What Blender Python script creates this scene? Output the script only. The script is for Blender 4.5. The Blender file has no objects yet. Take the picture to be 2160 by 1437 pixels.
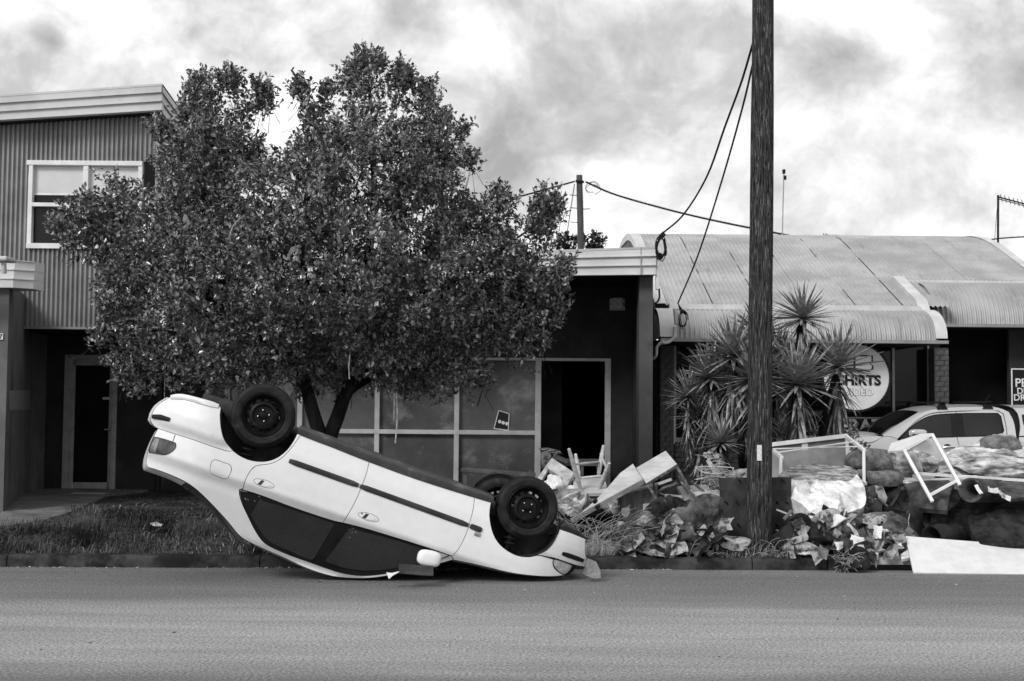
import bpy, bmesh, math, random
import numpy as np
from mathutils import Vector, Matrix, noise
from mathutils.geometry import delaunay_2d_cdt

random.seed(7); rng = np.random.default_rng(7)
scene = bpy.context.scene
rad = math.radians

# ------------------------------------------------------------------ camera
FPX = 2600.0; PITCH = math.atan(131.5/FPX); ROLL = rad(0.5)
CAM = np.array([0, 0, 1.53])
_F = np.array([0, math.cos(PITCH), math.sin(PITCH)])
_R0 = np.array([1.0, 0, 0]); _U0 = np.array([0, -math.sin(PITCH), math.cos(PITCH)])
_R = _R0*math.cos(ROLL)+_U0*math.sin(ROLL); _U = _U0*math.cos(ROLL)-_R0*math.sin(ROLL)
cd = bpy.data.cameras.new('camera'); cam = bpy.data.objects.new('camera', cd)
scene.collection.objects.link(cam)
cd.sensor_width = 36; cd.lens = FPX/2160*36; cd.clip_end = 2000; cd.clip_start = .1
cam.matrix_world = Matrix(((_R[0], _U[0], -_F[0], CAM[0]), (_R[1], _U[1], -_F[1], CAM[1]),
                           (_R[2], _U[2], -_F[2], CAM[2]), (0, 0, 0, 1)))
cd.dof.use_dof = True; cd.dof.focus_distance = 11.3; cd.dof.aperture_fstop = 4.0
scene.camera = cam

def ray(u, v): return _F+(u-1080)/FPX*_R-(v-718.5)/FPX*_U
def P(u, v, Y):
    d = ray(u, v); return CAM+d*(Y/d[1])
def G(u, v, z=0.0):
    d = ray(u, v); return CAM+d*((z-CAM[2])/d[2])

# ------------------------------------------------------------------ sky, sun, exposure
SUN_EL, SUN_AZ = rad(36), rad(217)        # azimuth from +Y clockwise: behind the camera, to the left
W = bpy.data.worlds.new('World'); scene.world = W; W.use_nodes = True
nt = W.node_tree; nt.nodes.clear()
def N(t, **kw):
    n = nt.nodes.new(t)
    for k, v in kw.items(): setattr(n, k, v)
    return n
def L(a, b): nt.links.new(a, b)
out = N('ShaderNodeOutputWorld'); bg = N('ShaderNodeBackground'); L(bg.outputs[0], out.inputs[0])
sky = N('ShaderNodeTexSky', sky_type='NISHITA'); sky.sun_disc = False
sky.sun_elevation = SUN_EL; sky.sun_rotation = SUN_AZ
bw = N('ShaderNodeRGBToBW'); L(sky.outputs[0], bw.inputs[0])
skym = N('ShaderNodeMath', operation='MULTIPLY'); L(bw.outputs[0], skym.inputs[0]); skym.inputs[1].default_value = 1.0
tc = N('ShaderNodeTexCoord')
mp = N('ShaderNodeMapping'); L(tc.outputs['Generated'], mp.inputs[0]); mp.inputs['Scale'].default_value = (1, 1, 1.2)
nwarp = N('ShaderNodeTexNoise'); nwarp.inputs['Scale'].default_value = 5; nwarp.inputs['Detail'].default_value = 5
L(mp.outputs[0], nwarp.inputs['Vector'])
wsub = N('ShaderNodeVectorMath', operation='SUBTRACT'); L(nwarp.outputs['Color'], wsub.inputs[0]); wsub.inputs[1].default_value = (.5, .5, .5)
wsc = N('ShaderNodeVectorMath', operation='SCALE'); L(wsub.outputs[0], wsc.inputs[0]); wsc.inputs['Scale'].default_value = .10
wadd = N('ShaderNodeVectorMath', operation='ADD'); L(mp.outputs[0], wadd.inputs[0]); L(wsc.outputs[0], wadd.inputs[1])
n1 = N('ShaderNodeTexNoise'); n1.inputs['Scale'].default_value = 5.2; n1.inputs['Detail'].default_value = 9; n1.inputs['Roughness'].default_value = .55
L(wadd.outputs[0], n1.inputs['Vector'])
n2 = N('ShaderNodeTexNoise'); n2.inputs['Scale'].default_value = 19; n2.inputs['Detail'].default_value = 10; n2.inputs['Roughness'].default_value = .62
L(wadd.outputs[0], n2.inputs['Vector'])
acc = N('ShaderNodeMath', operation='MULTIPLY_ADD'); L(n2.outputs[0], acc.inputs[0]); acc.inputs[1].default_value = .50; L(n1.outputs[0], acc.inputs[2])
vor = N('ShaderNodeTexVoronoi', feature='SMOOTH_F1'); vor.inputs['Scale'].default_value = 9; vor.inputs['Smoothness'].default_value = .6; L(wadd.outputs[0], vor.inputs['Vector'])
vm = N('ShaderNodeMath', operation='MULTIPLY_ADD'); L(vor.outputs['Distance'], vm.inputs[0]); vm.inputs[1].default_value = -.30; L(acc.outputs[0], vm.inputs[2])
vo = N('ShaderNodeMath', operation='ADD'); L(vm.outputs[0], vo.inputs[0]); vo.inputs[1].default_value = .105
last = vo.outputs[0]
# cloud masses: (pixel u, v, angular radius, darkness)
wd = N('ShaderNodeVectorMath', operation='ADD'); L(tc.outputs['Generated'], wd.inputs[0])
wsc2 = N('ShaderNodeVectorMath', operation='SCALE'); L(wsub.outputs[0], wsc2.inputs[0]); wsc2.inputs['Scale'].default_value = .15
L(wsc2.outputs[0], wd.inputs[1])
for (u, v, r, k) in [(1230, 90, .13, -.11), (760, 30, .09, -.05), (1790, 175, .050, -.15), (60, 130, .016, -.14), (2150, 260, .06, -.12), (250, 150, .12, .06),
                     (1060, 170, .09, .02), (1380, 330, .12, .10), (1850, 380, .13, .12), (430, 120, .07, .06), (1620, 110, .06, .08),
                     (100, 60, .10, .05), (1950, 90, .08, .05), (1750, 90, .05, .13), (1560, 480, .10, .04), (1450, 60, .05, .06)]:
    d = ray(u, v); d = d/np.linalg.norm(d)
    dist = N('ShaderNodeVectorMath', operation='DISTANCE'); L(wd.outputs[0], dist.inputs[0]); dist.inputs[1].default_value = tuple(d)
    mr = N('ShaderNodeMapRange', interpolation_type='SMOOTHSTEP'); L(dist.outputs['Value'], mr.inputs[0])
    mr.inputs[1].default_value = 0; mr.inputs[2].default_value = r; mr.inputs[3].default_value = k; mr.inputs[4].default_value = 0
    ad = N('ShaderNodeMath', operation='ADD'); L(last, ad.inputs[0]); L(mr.outputs[0], ad.inputs[1]); last = ad.outputs[0]
ramp = N('ShaderNodeValToRGB'); L(last, ramp.inputs[0])
el = ramp.color_ramp.elements
el[0].position = .47; el[0].color = (.26,)*3+(1,); el[1].position = .88; el[1].color = (.80,)*3+(1,)
e = el.new(.62); e.color = (.42,)*3+(1,); e = el.new(.71); e.color = (.57,)*3+(1,); e = el.new(.79); e.color = (.71,)*3+(1,)
skys = N('ShaderNodeMath', operation='MULTIPLY'); L(skym.outputs[0], skys.inputs[0]); skys.inputs[1].default_value = 0.10
mixs = N('ShaderNodeMixRGB'); mixs.inputs[0].default_value = .88; L(skys.outputs[0], mixs.inputs[1]); L(ramp.outputs[0], mixs.inputs[2])
L(mixs.outputs[0], bg.inputs[0]); bg.inputs[1].default_value = 1.0

sd = bpy.data.lights.new('sun', 'SUN'); sun = bpy.data.objects.new('sun', sd); scene.collection.objects.link(sun)
sd.energy = 1.5; sd.angle = rad(18); sd.color = (1, 1, 1)
_s = Vector((math.sin(SUN_AZ)*math.cos(SUN_EL), math.cos(SUN_AZ)*math.cos(SUN_EL), math.sin(SUN_EL)))
sun.rotation_euler = _s.to_track_quat('Z', 'Y').to_euler(); sun.location = (-8, -20, 25)
vs = scene.view_settings; vs.view_transform = 'Standard'; vs.look = 'None'; vs.exposure = 0.68; vs.gamma = 1.0; vs.use_curve_mapping = False

# ------------------------------------------------------------------ materials
MATS = {}
def M(name, lo, hi=None, sc=6.0, rough=.7, bump=0.0, bsc=None, metal=0.0, spec=None, stretch=(1, 1, 1), detail=5,
      stain=None, ssc=1.2, sth=.55, sstretch=(1, 1, 1), coat=0.0, rrough=0.0, fine=None):
    """grey procedural surface: two greys through noise, optional stains of their own shape, fine relief"""
    if hi is None: hi = lo
    if spec is None: spec = .5 if hi > .15 else .14          # matt dark things: dull cloth, rubber, soot, soil
    m = bpy.data.materials.new(name); m.use_nodes = True; t = m.node_tree
    b = t.nodes['Principled BSDF']; lk = t.links.new
    b.inputs['Roughness'].default_value = rough; b.inputs['Metallic'].default_value = metal
    b.inputs['Specular IOR Level'].default_value = spec; b.inputs['Coat Weight'].default_value = coat
    b.inputs['Coat Roughness'].default_value = .08
    co = t.nodes.new('ShaderNodeTexCoord'); mpn = t.nodes.new('ShaderNodeMapping'); lk(co.outputs['Object'], mpn.inputs[0])
    mpn.inputs['Scale'].default_value = stretch
    nz = t.nodes.new('ShaderNodeTexNoise'); lk(mpn.outputs[0], nz.inputs['Vector'])
    nz.inputs['Scale'].default_value = sc; nz.inputs['Detail'].default_value = detail; nz.inputs['Roughness'].default_value = .6
    r = t.nodes.new('ShaderNodeValToRGB'); lk(nz.outputs[0], r.inputs[0])
    r.color_ramp.elements[0].position = .39; r.color_ramp.elements[1].position = .61
    r.color_ramp.elements[0].color = (lo, lo, lo, 1); r.color_ramp.elements[1].color = (hi, hi, hi, 1)
    col = r.outputs[0]
    if fine is not None:
        nf = t.nodes.new('ShaderNodeTexNoise'); lk(co.outputs['Object'], nf.inputs['Vector']); nf.inputs['Scale'].default_value = fine[0]; nf.inputs['Detail'].default_value = 3
        mr = t.nodes.new('ShaderNodeMapRange'); lk(nf.outputs[0], mr.inputs[0]); mr.inputs[1].default_value = .3; mr.inputs[2].default_value = .7
        mr.inputs[3].default_value = 1-fine[1]; mr.inputs[4].default_value = 1+fine[1]
        mu = t.nodes.new('ShaderNodeMixRGB'); mu.blend_type = 'MULTIPLY'; mu.inputs[0].default_value = 1; lk(col, mu.inputs[1]); lk(mr.outputs[0], mu.inputs[2]); col = mu.outputs[0]
    if stain is not None:
        m2 = t.nodes.new('ShaderNodeMapping'); lk(co.outputs['Object'], m2.inputs[0]); m2.inputs['Scale'].default_value = sstretch
        n3 = t.nodes.new('ShaderNodeTexNoise'); lk(m2.outputs[0], n3.inputs['Vector']); n3.inputs['Scale'].default_value = ssc
        n3.inputs['Detail'].default_value = 7; n3.inputs['Roughness'].default_value = .68
        r3 = t.nodes.new('ShaderNodeValToRGB'); lk(n3.outputs[0], r3.inputs[0])
        r3.color_ramp.elements[0].position = sth; r3.color_ramp.elements[1].position = min(sth+.13, 1)
        r3.color_ramp.elements[0].color = (0, 0, 0, 1); r3.color_ramp.elements[1].color = (1, 1, 1, 1)
        mx = t.nodes.new('ShaderNodeMixRGB'); lk(r3.outputs[0], mx.inputs[0]); lk(col, mx.inputs[1]); mx.inputs[2].default_value = (stain,)*3+(1,)
        col = mx.outputs[0]
    lk(col, b.inputs['Base Color'])
    if rrough:
        mr = t.nodes.new('ShaderNodeMapRange'); lk(nz.outputs[0], mr.inputs[0]); mr.inputs[1].default_value = .3; mr.inputs[2].default_value = .7
        mr.inputs[3].default_value = rough-rrough; mr.inputs[4].default_value = rough+rrough; lk(mr.outputs[0], b.inputs['Roughness'])
    if bump:
        nb = t.nodes.new('ShaderNodeTexNoise'); lk(mpn.outputs[0], nb.inputs['Vector']); nb.inputs['Scale'].default_value = bsc or sc*4; nb.inputs['Detail'].default_value = 4
        bp = t.nodes.new('ShaderNodeBump'); lk(nb.outputs[0], bp.inputs['Height']); bp.inputs['Strength'].default_value = min(1, bump*10); bp.inputs['Distance'].default_value = .02*bump*10
        lk(bp.outputs[0], b.inputs['Normal'])
    MATS[name] = m; return m

# setting
M('kerb_concrete', .016, .060, 5, .85, .03, 60, stain=.012, ssc=3, sth=.52)
M('lintel_concrete', .30, .42, 12, .85, .02, 80)
M('path_concrete', .10, .17, 3, .9, .02, 60, stain=.05, ssc=2)
M('soil', .018, .06, 4, .95, .06, 30)
M('render_dark', .030, .045, 2.5, .85, .015, 90, stain=.055, ssc=1.1, sth=.58)
M('render_mid', .11, .15, 2.0, .85, .015, 90, stain=.05, ssc=1.5, sth=.56, sstretch=(1, 1, .3))
M('column_paint', .085, .115, 2.0, .8, .01, 90, stain=.07, ssc=1.5)
M('fascia_metal', .42, .52, 1.2, .55, .0, metal=0, stain=.36, ssc=2.2, sth=.6)
M('fascia_light', .55, .64, 1.6, .5, stain=.42, ssc=2.4, sth=.6)
M('cladding_metal', .20, .28, 1.6, .45, 0, metal=.1, stain=.16, ssc=3, sth=.6, sstretch=(1, 1, .15))
M('roof_metal', .30, .42, 1.3, .5, 0, metal=.2, stain=.20, ssc=2.6, sth=.59, sstretch=(2.4, .3, .3))
M('roof_flashing', .50, .62, 3, .5, metal=.2)
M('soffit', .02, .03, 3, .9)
M('frame_paint', .42, .52, 5, .5, stain=.25, ssc=9, sth=.64)
M('frame_dull', .30, .40, 6, .55, stain=.10, ssc=8, sth=.62)
M('frame_white', .62, .72, 5, .5)
M('pane_dusty', .070, .12, 1.1, .16, detail=8, stain=.24, ssc=1.2, sth=.50, sstretch=(1, 1, 1.3), spec=.5, fine=(60, .12))
M('pane_dark', .008, .014, 2, .06, spec=.22)
M('blind', .50, .58, 1.2, .35, coat=.6)
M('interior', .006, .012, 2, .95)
M('brick', .075, .15, 9, .9, .03, 70)
M('brick_pale', .11, .19, 9, .9, .03, 70)
M('mortar', .10, .13, 12, .95)
M('black', .008, .012, 8, .7)
M('black_gloss', .010, .014, 8, .12)
M('white_paint', .72, .8, 6, .5)
M('sign_face', .58, .64, 3, .4)
M('sign_black', .012, .016, 3, .45)
M('pvc', .50, .62, 6, .45)
M('alarm_box', .48, .62, 14, .5)
M('patch_paint', .17, .22, 12, .8)
M('pole_wood', .007, .065, 7, .95, .10, 13, stretch=(13, 13, .7), detail=9, stain=.30, ssc=9, sth=.55, sstretch=(11, 11, .7))
M('pole_far_wood', .06, .10, 7, .9, stretch=(1, 1, .2))
M('cable', .012, .016, 5, .6)
M('plate_worn', .5, .75, 60, .5, stain=.05, ssc=60, sth=.6)
M('bark', .006, .026, 9, .95, .06, 30, stretch=(1, 1, .3))
M('leaf', .022, .27, 17, .30, detail=2, spec=.8, coat=.25)
M('leaf_far', .03, .06, 20, .6)
M('yucca_leaf', .10, .36, 9, .36, detail=3, spec=.6)
M('yucca_dead', .04, .13, 20, .85)
M('grass', .016, .11, 9, .6, detail=3)
M('straw', .17, .40, 25, .7, detail=3)
M('litter', .35, .85, 40, .8)
# car
M('car_paint', .70, .74, 1.2, .33, 0, coat=.5, spec=.5, fine=(14, .03))
M('car_paint_dusty', .60, .70, 3, .42, 0, coat=.25, stain=.42, ssc=5, sth=.60)
M('car_under', .022, .055, 5, .85, .04, 30)
M('car_black', .010, .014, 8, .5)
M('car_trim', .030, .045, 6, .5, stain=.08, ssc=7, sth=.60)
M('sill_trim', .050, .075, 5, .6, stain=.16, ssc=5, sth=.57)
M('tyre', .010, .022, 10, .68, .012, 120, stain=.055, ssc=6, sth=.58)
M('rim', .005, .012, 9, .40, metal=.2, stain=.05, ssc=14, sth=.62)
M('chrome', .75, .8, 5, .25, metal=1)
M('car_glass', .020, .034, 1.0, .14, spec=.4, fine=(60, .15))
M('lamp_glass', .28, .5, 9, .1, spec=.6, stretch=(1, 1, 2))
M('tail_red', .03, .12, 6, .12, spec=.6)
M('tail_pale', .10, .26, 9, .12, spec=.6)
M('silver_paint', .54, .60, 1.0, .3, metal=.25, coat=.5)
M('ute_glass', .006, .010, 2, .04, spec=.45)
# rubbish
M('plastic_grey', .34, .52, 9, .55, .01, 40, stain=.20, ssc=7, sth=.58)
M('plastic_white', .70, .8, 6, .5, stain=.42, ssc=7, sth=.62)
M('clear_wrap', .10, .26, 14, .30, .08, 18, spec=.6, stain=.6, ssc=24, sth=.58)
M('wood_pale', .36, .50, 3, .6, .01, 30, stretch=(1, 1, 6), stain=.22, ssc=7, sth=.62)
M('wood_grey', .15, .26, 5, .75, .02, 30, stain=.08, ssc=6, sth=.58)
M('wood_box', .07, .17, 4, .8, .03, 30, stretch=(5, 5, 1), stain=.012, ssc=5, sth=.56, sstretch=(3, 3, .7))
M('chipboard', .24, .33, 22, .85, .01, 60, stain=.13, ssc=4, sth=.6)
M('worn_paint', .04, .09, 16, .6, stain=.55, ssc=24, sth=.57)
M('white_board', .60, .68, 9, .55, stain=.28, ssc=7, sth=.70, sstretch=(.35, 1, 2.5))
M('metal_sheet', .028, .055, 6, .55, .02, 50, stain=.12, ssc=26, sth=.67)
M('mattress_white', .46, .82, 5, .9, .06, 20, stain=.10, ssc=4.2, sth=.535)
M('mattress_strip', .10, .42, 7, .9, .06, 30, stretch=(1, 1, 8), stain=.07, ssc=5, sth=.56)
M('blanket_grey', .09, .19, 14, .95, .08, 50, stain=.32, ssc=9, sth=.63, sstretch=(1, 1, 2.5))
M('quilt', .12, .66, 5, .9, .06, 24, stretch=(.8, 1, 2.4), stain=.045, ssc=5.5, sth=.53, sstretch=(.6, 1, 2.8))
M('carpet_dark', .012, .040, 7, .97, .05, 90, stain=.10, ssc=9, sth=.61)
M('carpet_mid', .032, .095, 5, .97, .04, 90, stain=.17, ssc=6, sth=.60)
M('mud_cloth', .010, .12, 5, .7, .10, 16, detail=5, stain=.50, ssc=4.2, sth=.555, spec=.4)
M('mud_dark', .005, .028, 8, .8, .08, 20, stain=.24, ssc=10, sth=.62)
M('paper', .50, .84, 7, .85, .03, 30, stain=.12, ssc=7, sth=.55)
M('paper_dirty', .05, .58, 9, .85, .05, 30, stain=.02, ssc=9, sth=.52)
M('cardboard', .09, .22, 8, .85, .03, 30, stain=.10, ssc=9, sth=.55)
M('grey_panel', .15, .24, 3, .5, stain=.12, ssc=3, sth=.58)
M('foil', .35, .6, 14, .35, .05, 30)

# ------------------------------------------------------------------ mesh helpers
COL = scene.collection
WL = {}
def newobj(name, me, parent=None, loc=(0, 0, 0)):
    o = bpy.data.objects.new(name, me); COL.objects.link(o)
    if parent is not None:
        o.parent = parent; o.location = Vector(loc)-Vector(WL[parent.name]) ; WL[o.name] = tuple(loc)
    else:
        o.location = loc; WL[o.name] = tuple(loc)
    return o
def tag(o, label=None, cat=None, group=None, kind=None):
    if label: o['label'] = label
    if cat: o['category'] = cat
    if group: o['group'] = group
    if kind: o['kind'] = kind
    return o
def thing(name, label, cat, loc, group=None):
    o = newobj(name, None, None, tuple(float(x) for x in loc)); o.empty_display_size = .2
    return tag(o, label, cat, group)
def mk(name, verts, faces, mat, parent=None, smooth=False, sharp=38, loc=None, bevel=0):
    """verts in world coordinates"""
    v = np.asarray(verts, dtype=float).reshape(-1, 3)
    if loc is None:
        if parent is not None: loc = WL[parent.name]
        else: loc = ((v[:, 0].min()+v[:, 0].max())/2, (v[:, 1].min()+v[:, 1].max())/2, v[:, 2].min())
    loc = tuple(float(x) for x in loc)
    me = bpy.data.meshes.new(name)
    me.from_pydata((v-np.array(loc)).tolist(), [], [tuple(int(i) for i in f) for f in faces])
    me.materials.append(MATS[mat] if isinstance(mat, str) else mat)
    if smooth:
        me.shade_smooth()
        if sharp: me.set_sharp_from_angle(angle=rad(sharp))
    me.validate()
    o = newobj(name, me, parent, loc)
    if bevel:
        b = o.modifiers.new('bevel', 'BEVEL'); b.width = bevel; b.segments = 2; b.limit_method = 'ANGLE'; b.angle_limit = rad(40)
    return o
def fast(name, verts, tris, mat, parent=None, loc=(0, 0, 0), quads=False):
    verts = np.asarray(verts, dtype=np.float32)-np.array(loc, dtype=np.float32)
    k = 4 if quads else 3
    me = bpy.data.meshes.new(name); me.vertices.add(len(verts)); me.vertices.foreach_set('co', verts.ravel())
    tris = np.asarray(tris, dtype=np.int32).reshape(-1, k); n = len(tris)
    me.loops.add(n*k); me.loops.foreach_set('vertex_index', tris.ravel())
    me.polygons.add(n); me.polygons.foreach_set('loop_start', np.arange(0, n*k, k, dtype=np.int32))
    me.update(calc_edges=True); me.validate()
    me.materials.append(MATS[mat])
    return newobj(name, me, parent, loc)
def nrm(v):
    v = np.asarray(v, float); n = np.linalg.norm(v); return v/n if n > 1e-12 else v

class MB:
    def __init__(s): s.v = []; s.f = []
    def add(s, vs, fs):
        o = len(s.v); s.v += [tuple(map(float, p)) for p in vs]; s.f += [tuple(i+o for i in f) for f in fs]; return s
    def hexa(s, p): return s.add(p, [(0, 3, 2, 1), (4, 5, 6, 7), (0, 1, 5, 4), (1, 2, 6, 5), (2, 3, 7, 6), (3, 0, 4, 7)])
    def box(s, x0, x1, y0, y1, z0, z1):
        return s.hexa([(x0, y0, z0), (x1, y0, z0), (x1, y1, z0), (x0, y1, z0), (x0, y0, z1), (x1, y0, z1), (x1, y1, z1), (x0, y1, z1)])
    def beam(s, p, q, w, h, up=(0, 0, 1)):
        p = np.asarray(p, float); q = np.asarray(q, float); d = nrm(q-p); up = np.asarray(up, float)
        a = np.cross(d, up)
        if np.linalg.norm(a) < 1e-4: a = np.cross(d, (1, 0, 0))
        a = nrm(a)*w/2; b = nrm(np.cross(a, d))*h/2
        return s.hexa([p-a-b, p+a-b, p+a+b, p-a+b, q-a-b, q+a-b, q+a+b, q-a+b])
    def tube(s, pts, r, n=8, cap=True):
        pts = [np.asarray(p, float) for p in pts]; m = len(pts)
        rs = [r]*m if np.isscalar(r) else list(r); vs = []; fs = []; a = None
        for i in range(m):
            d = nrm(pts[min(i+1, m-1)]-pts[max(i-1, 0)])
            if a is None:
                a = np.cross(d, (0, 0, 1)); a = np.cross(d, (1, 0, 0)) if np.linalg.norm(a) < .1 else a
            a = nrm(a-d*(a@d)); b = np.cross(d, a)
            for k in range(n):
                t = 2*math.pi*k/n; vs.append(pts[i]+rs[i]*(math.cos(t)*a+math.sin(t)*b))
        for i in range(m-1):
            for k in range(n):
                k2 = (k+1) % n; fs.append((i*n+k, i*n+k2, (i+1)*n+k2, (i+1)*n+k))
        if cap: fs += [tuple(range(n))[::-1], tuple((m-1)*n+k for k in range(n))]
        return s.add(vs, fs)
    def prism(s, pts, vec):
        pts = [np.asarray(p, float) for p in pts]; n = len(pts); vec = np.asarray(vec, float)
        vs = pts+[p+vec for p in pts]
        fs = [tuple(range(n)), tuple(range(2*n-1, n-1, -1))]+[(i, i+n, (i+1) % n+n, (i+1) % n) for i in range(n)]
        return s.add(vs, fs)
    def lathe(s, prof, org, ax, n=32, skip=None, cap=False):
        org = np.asarray(org, float); ax = nrm(ax); a = np.cross(ax, (0, 0, 1)); a = np.cross(ax, (1, 0, 0)) if np.linalg.norm(a) < .1 else a
        a = nrm(a); b = np.cross(ax, a); vs = []; fs = []; m = len(prof)
        for (r, t) in prof:
            for k in range(n):
                g = 2*math.pi*k/n; vs.append(org+ax*t+r*(math.cos(g)*a+math.sin(g)*b))
        for i in range(m-1):
            for k in range(n):
                if skip and skip(i, k): continue
                k2 = (k+1) % n; fs.append((i*n+k, i*n+k2, (i+1)*n+k2, (i+1)*n+k))
        if cap: fs += [tuple((m-1)*n+k for k in range(n))]
        return s.add(vs, fs)
    def strip(s, A, B):
        A = list(A); B = list(B); n = len(A)
        return s.add(A+B, [(i, i+1, n+i+1, n+i) for i in range(n-1)])
    def grid(s, rows):
        n = len(rows[0]); vs = [p for r in rows for p in r]
        return s.add(vs, [(i*n+k, i*n+k+1, (i+1)*n+k+1, (i+1)*n+k) for i in range(len(rows)-1) for k in range(n-1)])
    def build(s, name, mat, parent=None, smooth=False, sharp=38, bevel=0, loc=None):
        return mk(name, s.v, s.f, mat, parent, smooth, sharp, loc, bevel)

def smooth_poly(pts, step, closed=True, corner=38):
    """resample a traced outline: Catmull-Rom between corners, straight corners kept"""
    p = [np.asarray(q, float) for q in pts]; n = len(p)
    def is_c(i):
        if not closed and i in (0, n-1): return True
        a = p[i]-p[i-1]; b = p[(i+1) % n]-p[i]
        c = (a@b)/(np.linalg.norm(a)*np.linalg.norm(b)+1e-12)
        return math.degrees(math.acos(max(-1, min(1, c)))) > corner
    cs = [is_c(i) for i in range(n)]; res = []
    for i in range(n if closed else n-1):
        p1, p2 = p[i], p[(i+1) % n]
        p0 = p[i-1] if not cs[i] else 2*p1-p2
        p3 = p[(i+2) % n] if not cs[(i+1) % n] else 2*p2-p1
        k = max(1, int(round(np.linalg.norm(p2-p1)/step)))
        for j in range(k):
            t = j/k
            d01 = max(np.linalg.norm(p1-p0), 1e-9)**.5; d12 = max(np.linalg.norm(p2-p1), 1e-9)**.5; d23 = max(np.linalg.norm(p3-p2), 1e-9)**.5
            m1 = (p1-p0)/d01-(p2-p0)/(d01+d12)+(p2-p1)/d12; m2 = (p2-p1)/d12-(p3-p1)/(d12+d23)+(p3-p2)/d23
            m1 = m1*d12; m2 = m2*d12
            res.append((2*t**3-3*t**2+1)*p1+(t**3-2*t**2+t)*m1+(-2*t**3+3*t**2)*p2+(t**3-t**2)*m2)
    if not closed: res.append(p[-1])
    return res
def inset(poly, d):
    n = len(poly); area = sum(poly[i][0]*poly[(i+1) % n][1]-poly[(i+1) % n][0]*poly[i][1] for i in range(n)); sg = 1 if area > 0 else -1
    r = []
    for i in range(n):
        t = nrm(poly[(i+1) % n]-poly[i-1]); r.append(poly[i]+d*sg*np.array([-t[1], t[0]]))
    return r
def dist_poly(pts, poly):
    pts = np.asarray(pts); A = np.asarray(poly); B = np.roll(A, -1, axis=0); best = np.full(len(pts), 1e9)
    for a, b in zip(A, B):
        ab = b-a; t = np.clip(((pts-a)@ab)/(ab@ab+1e-12), 0, 1); best = np.minimum(best, np.linalg.norm(pts-(a+t[:, None]*ab), axis=1))
    return best
def in_poly(pts, poly):
    pts = np.asarray(pts); x, y = pts[:, 0], pts[:, 1]; r = np.zeros(len(pts), bool); n = len(poly)
    for i in range(n):
        x1, y1 = poly[i]; x2, y2 = poly[(i+1) % n]
        if y1 == y2: continue
        c = ((y1 > y) != (y2 > y)) & (x < (x2-x1)*(y-y1)/(y2-y1)+x1); r ^= c
    return r
def fill(poly, sp):
    """triangulate a 2-D outline with interior points; first len(poly) verts are the outline"""
    A = np.asarray(poly); lo = A.min(0); hi = A.max(0)
    gx = np.arange(lo[0], hi[0], sp); gy = np.arange(lo[1], hi[1], sp*.87)
    pts = np.array([(x+(sp/2 if j % 2 else 0), y) for j, y in enumerate(gy) for x in gx])
    if len(pts):
        pts = pts[in_poly(pts, poly)]
        if len(pts): pts = pts[dist_poly(pts, poly) > sp*.5]
    n = len(poly); allp = [Vector((float(q[0]), float(q[1]))) for q in poly]+[Vector((float(q[0]), float(q[1]))) for q in pts]
    r = delaunay_2d_cdt(allp, [(i, (i+1) % n) for i in range(n)], [], 1, 1e-6)
    v2 = np.array([(q.x, q.y) for q in r[0]]); tri = [tuple(f) for f in r[2]]
    om = {}
    for j, og in enumerate(r[3]):
        for q in og: om[q] = j
    ring = [om[i] for i in range(n) if i in om]
    return v2, tri, ring
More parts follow.
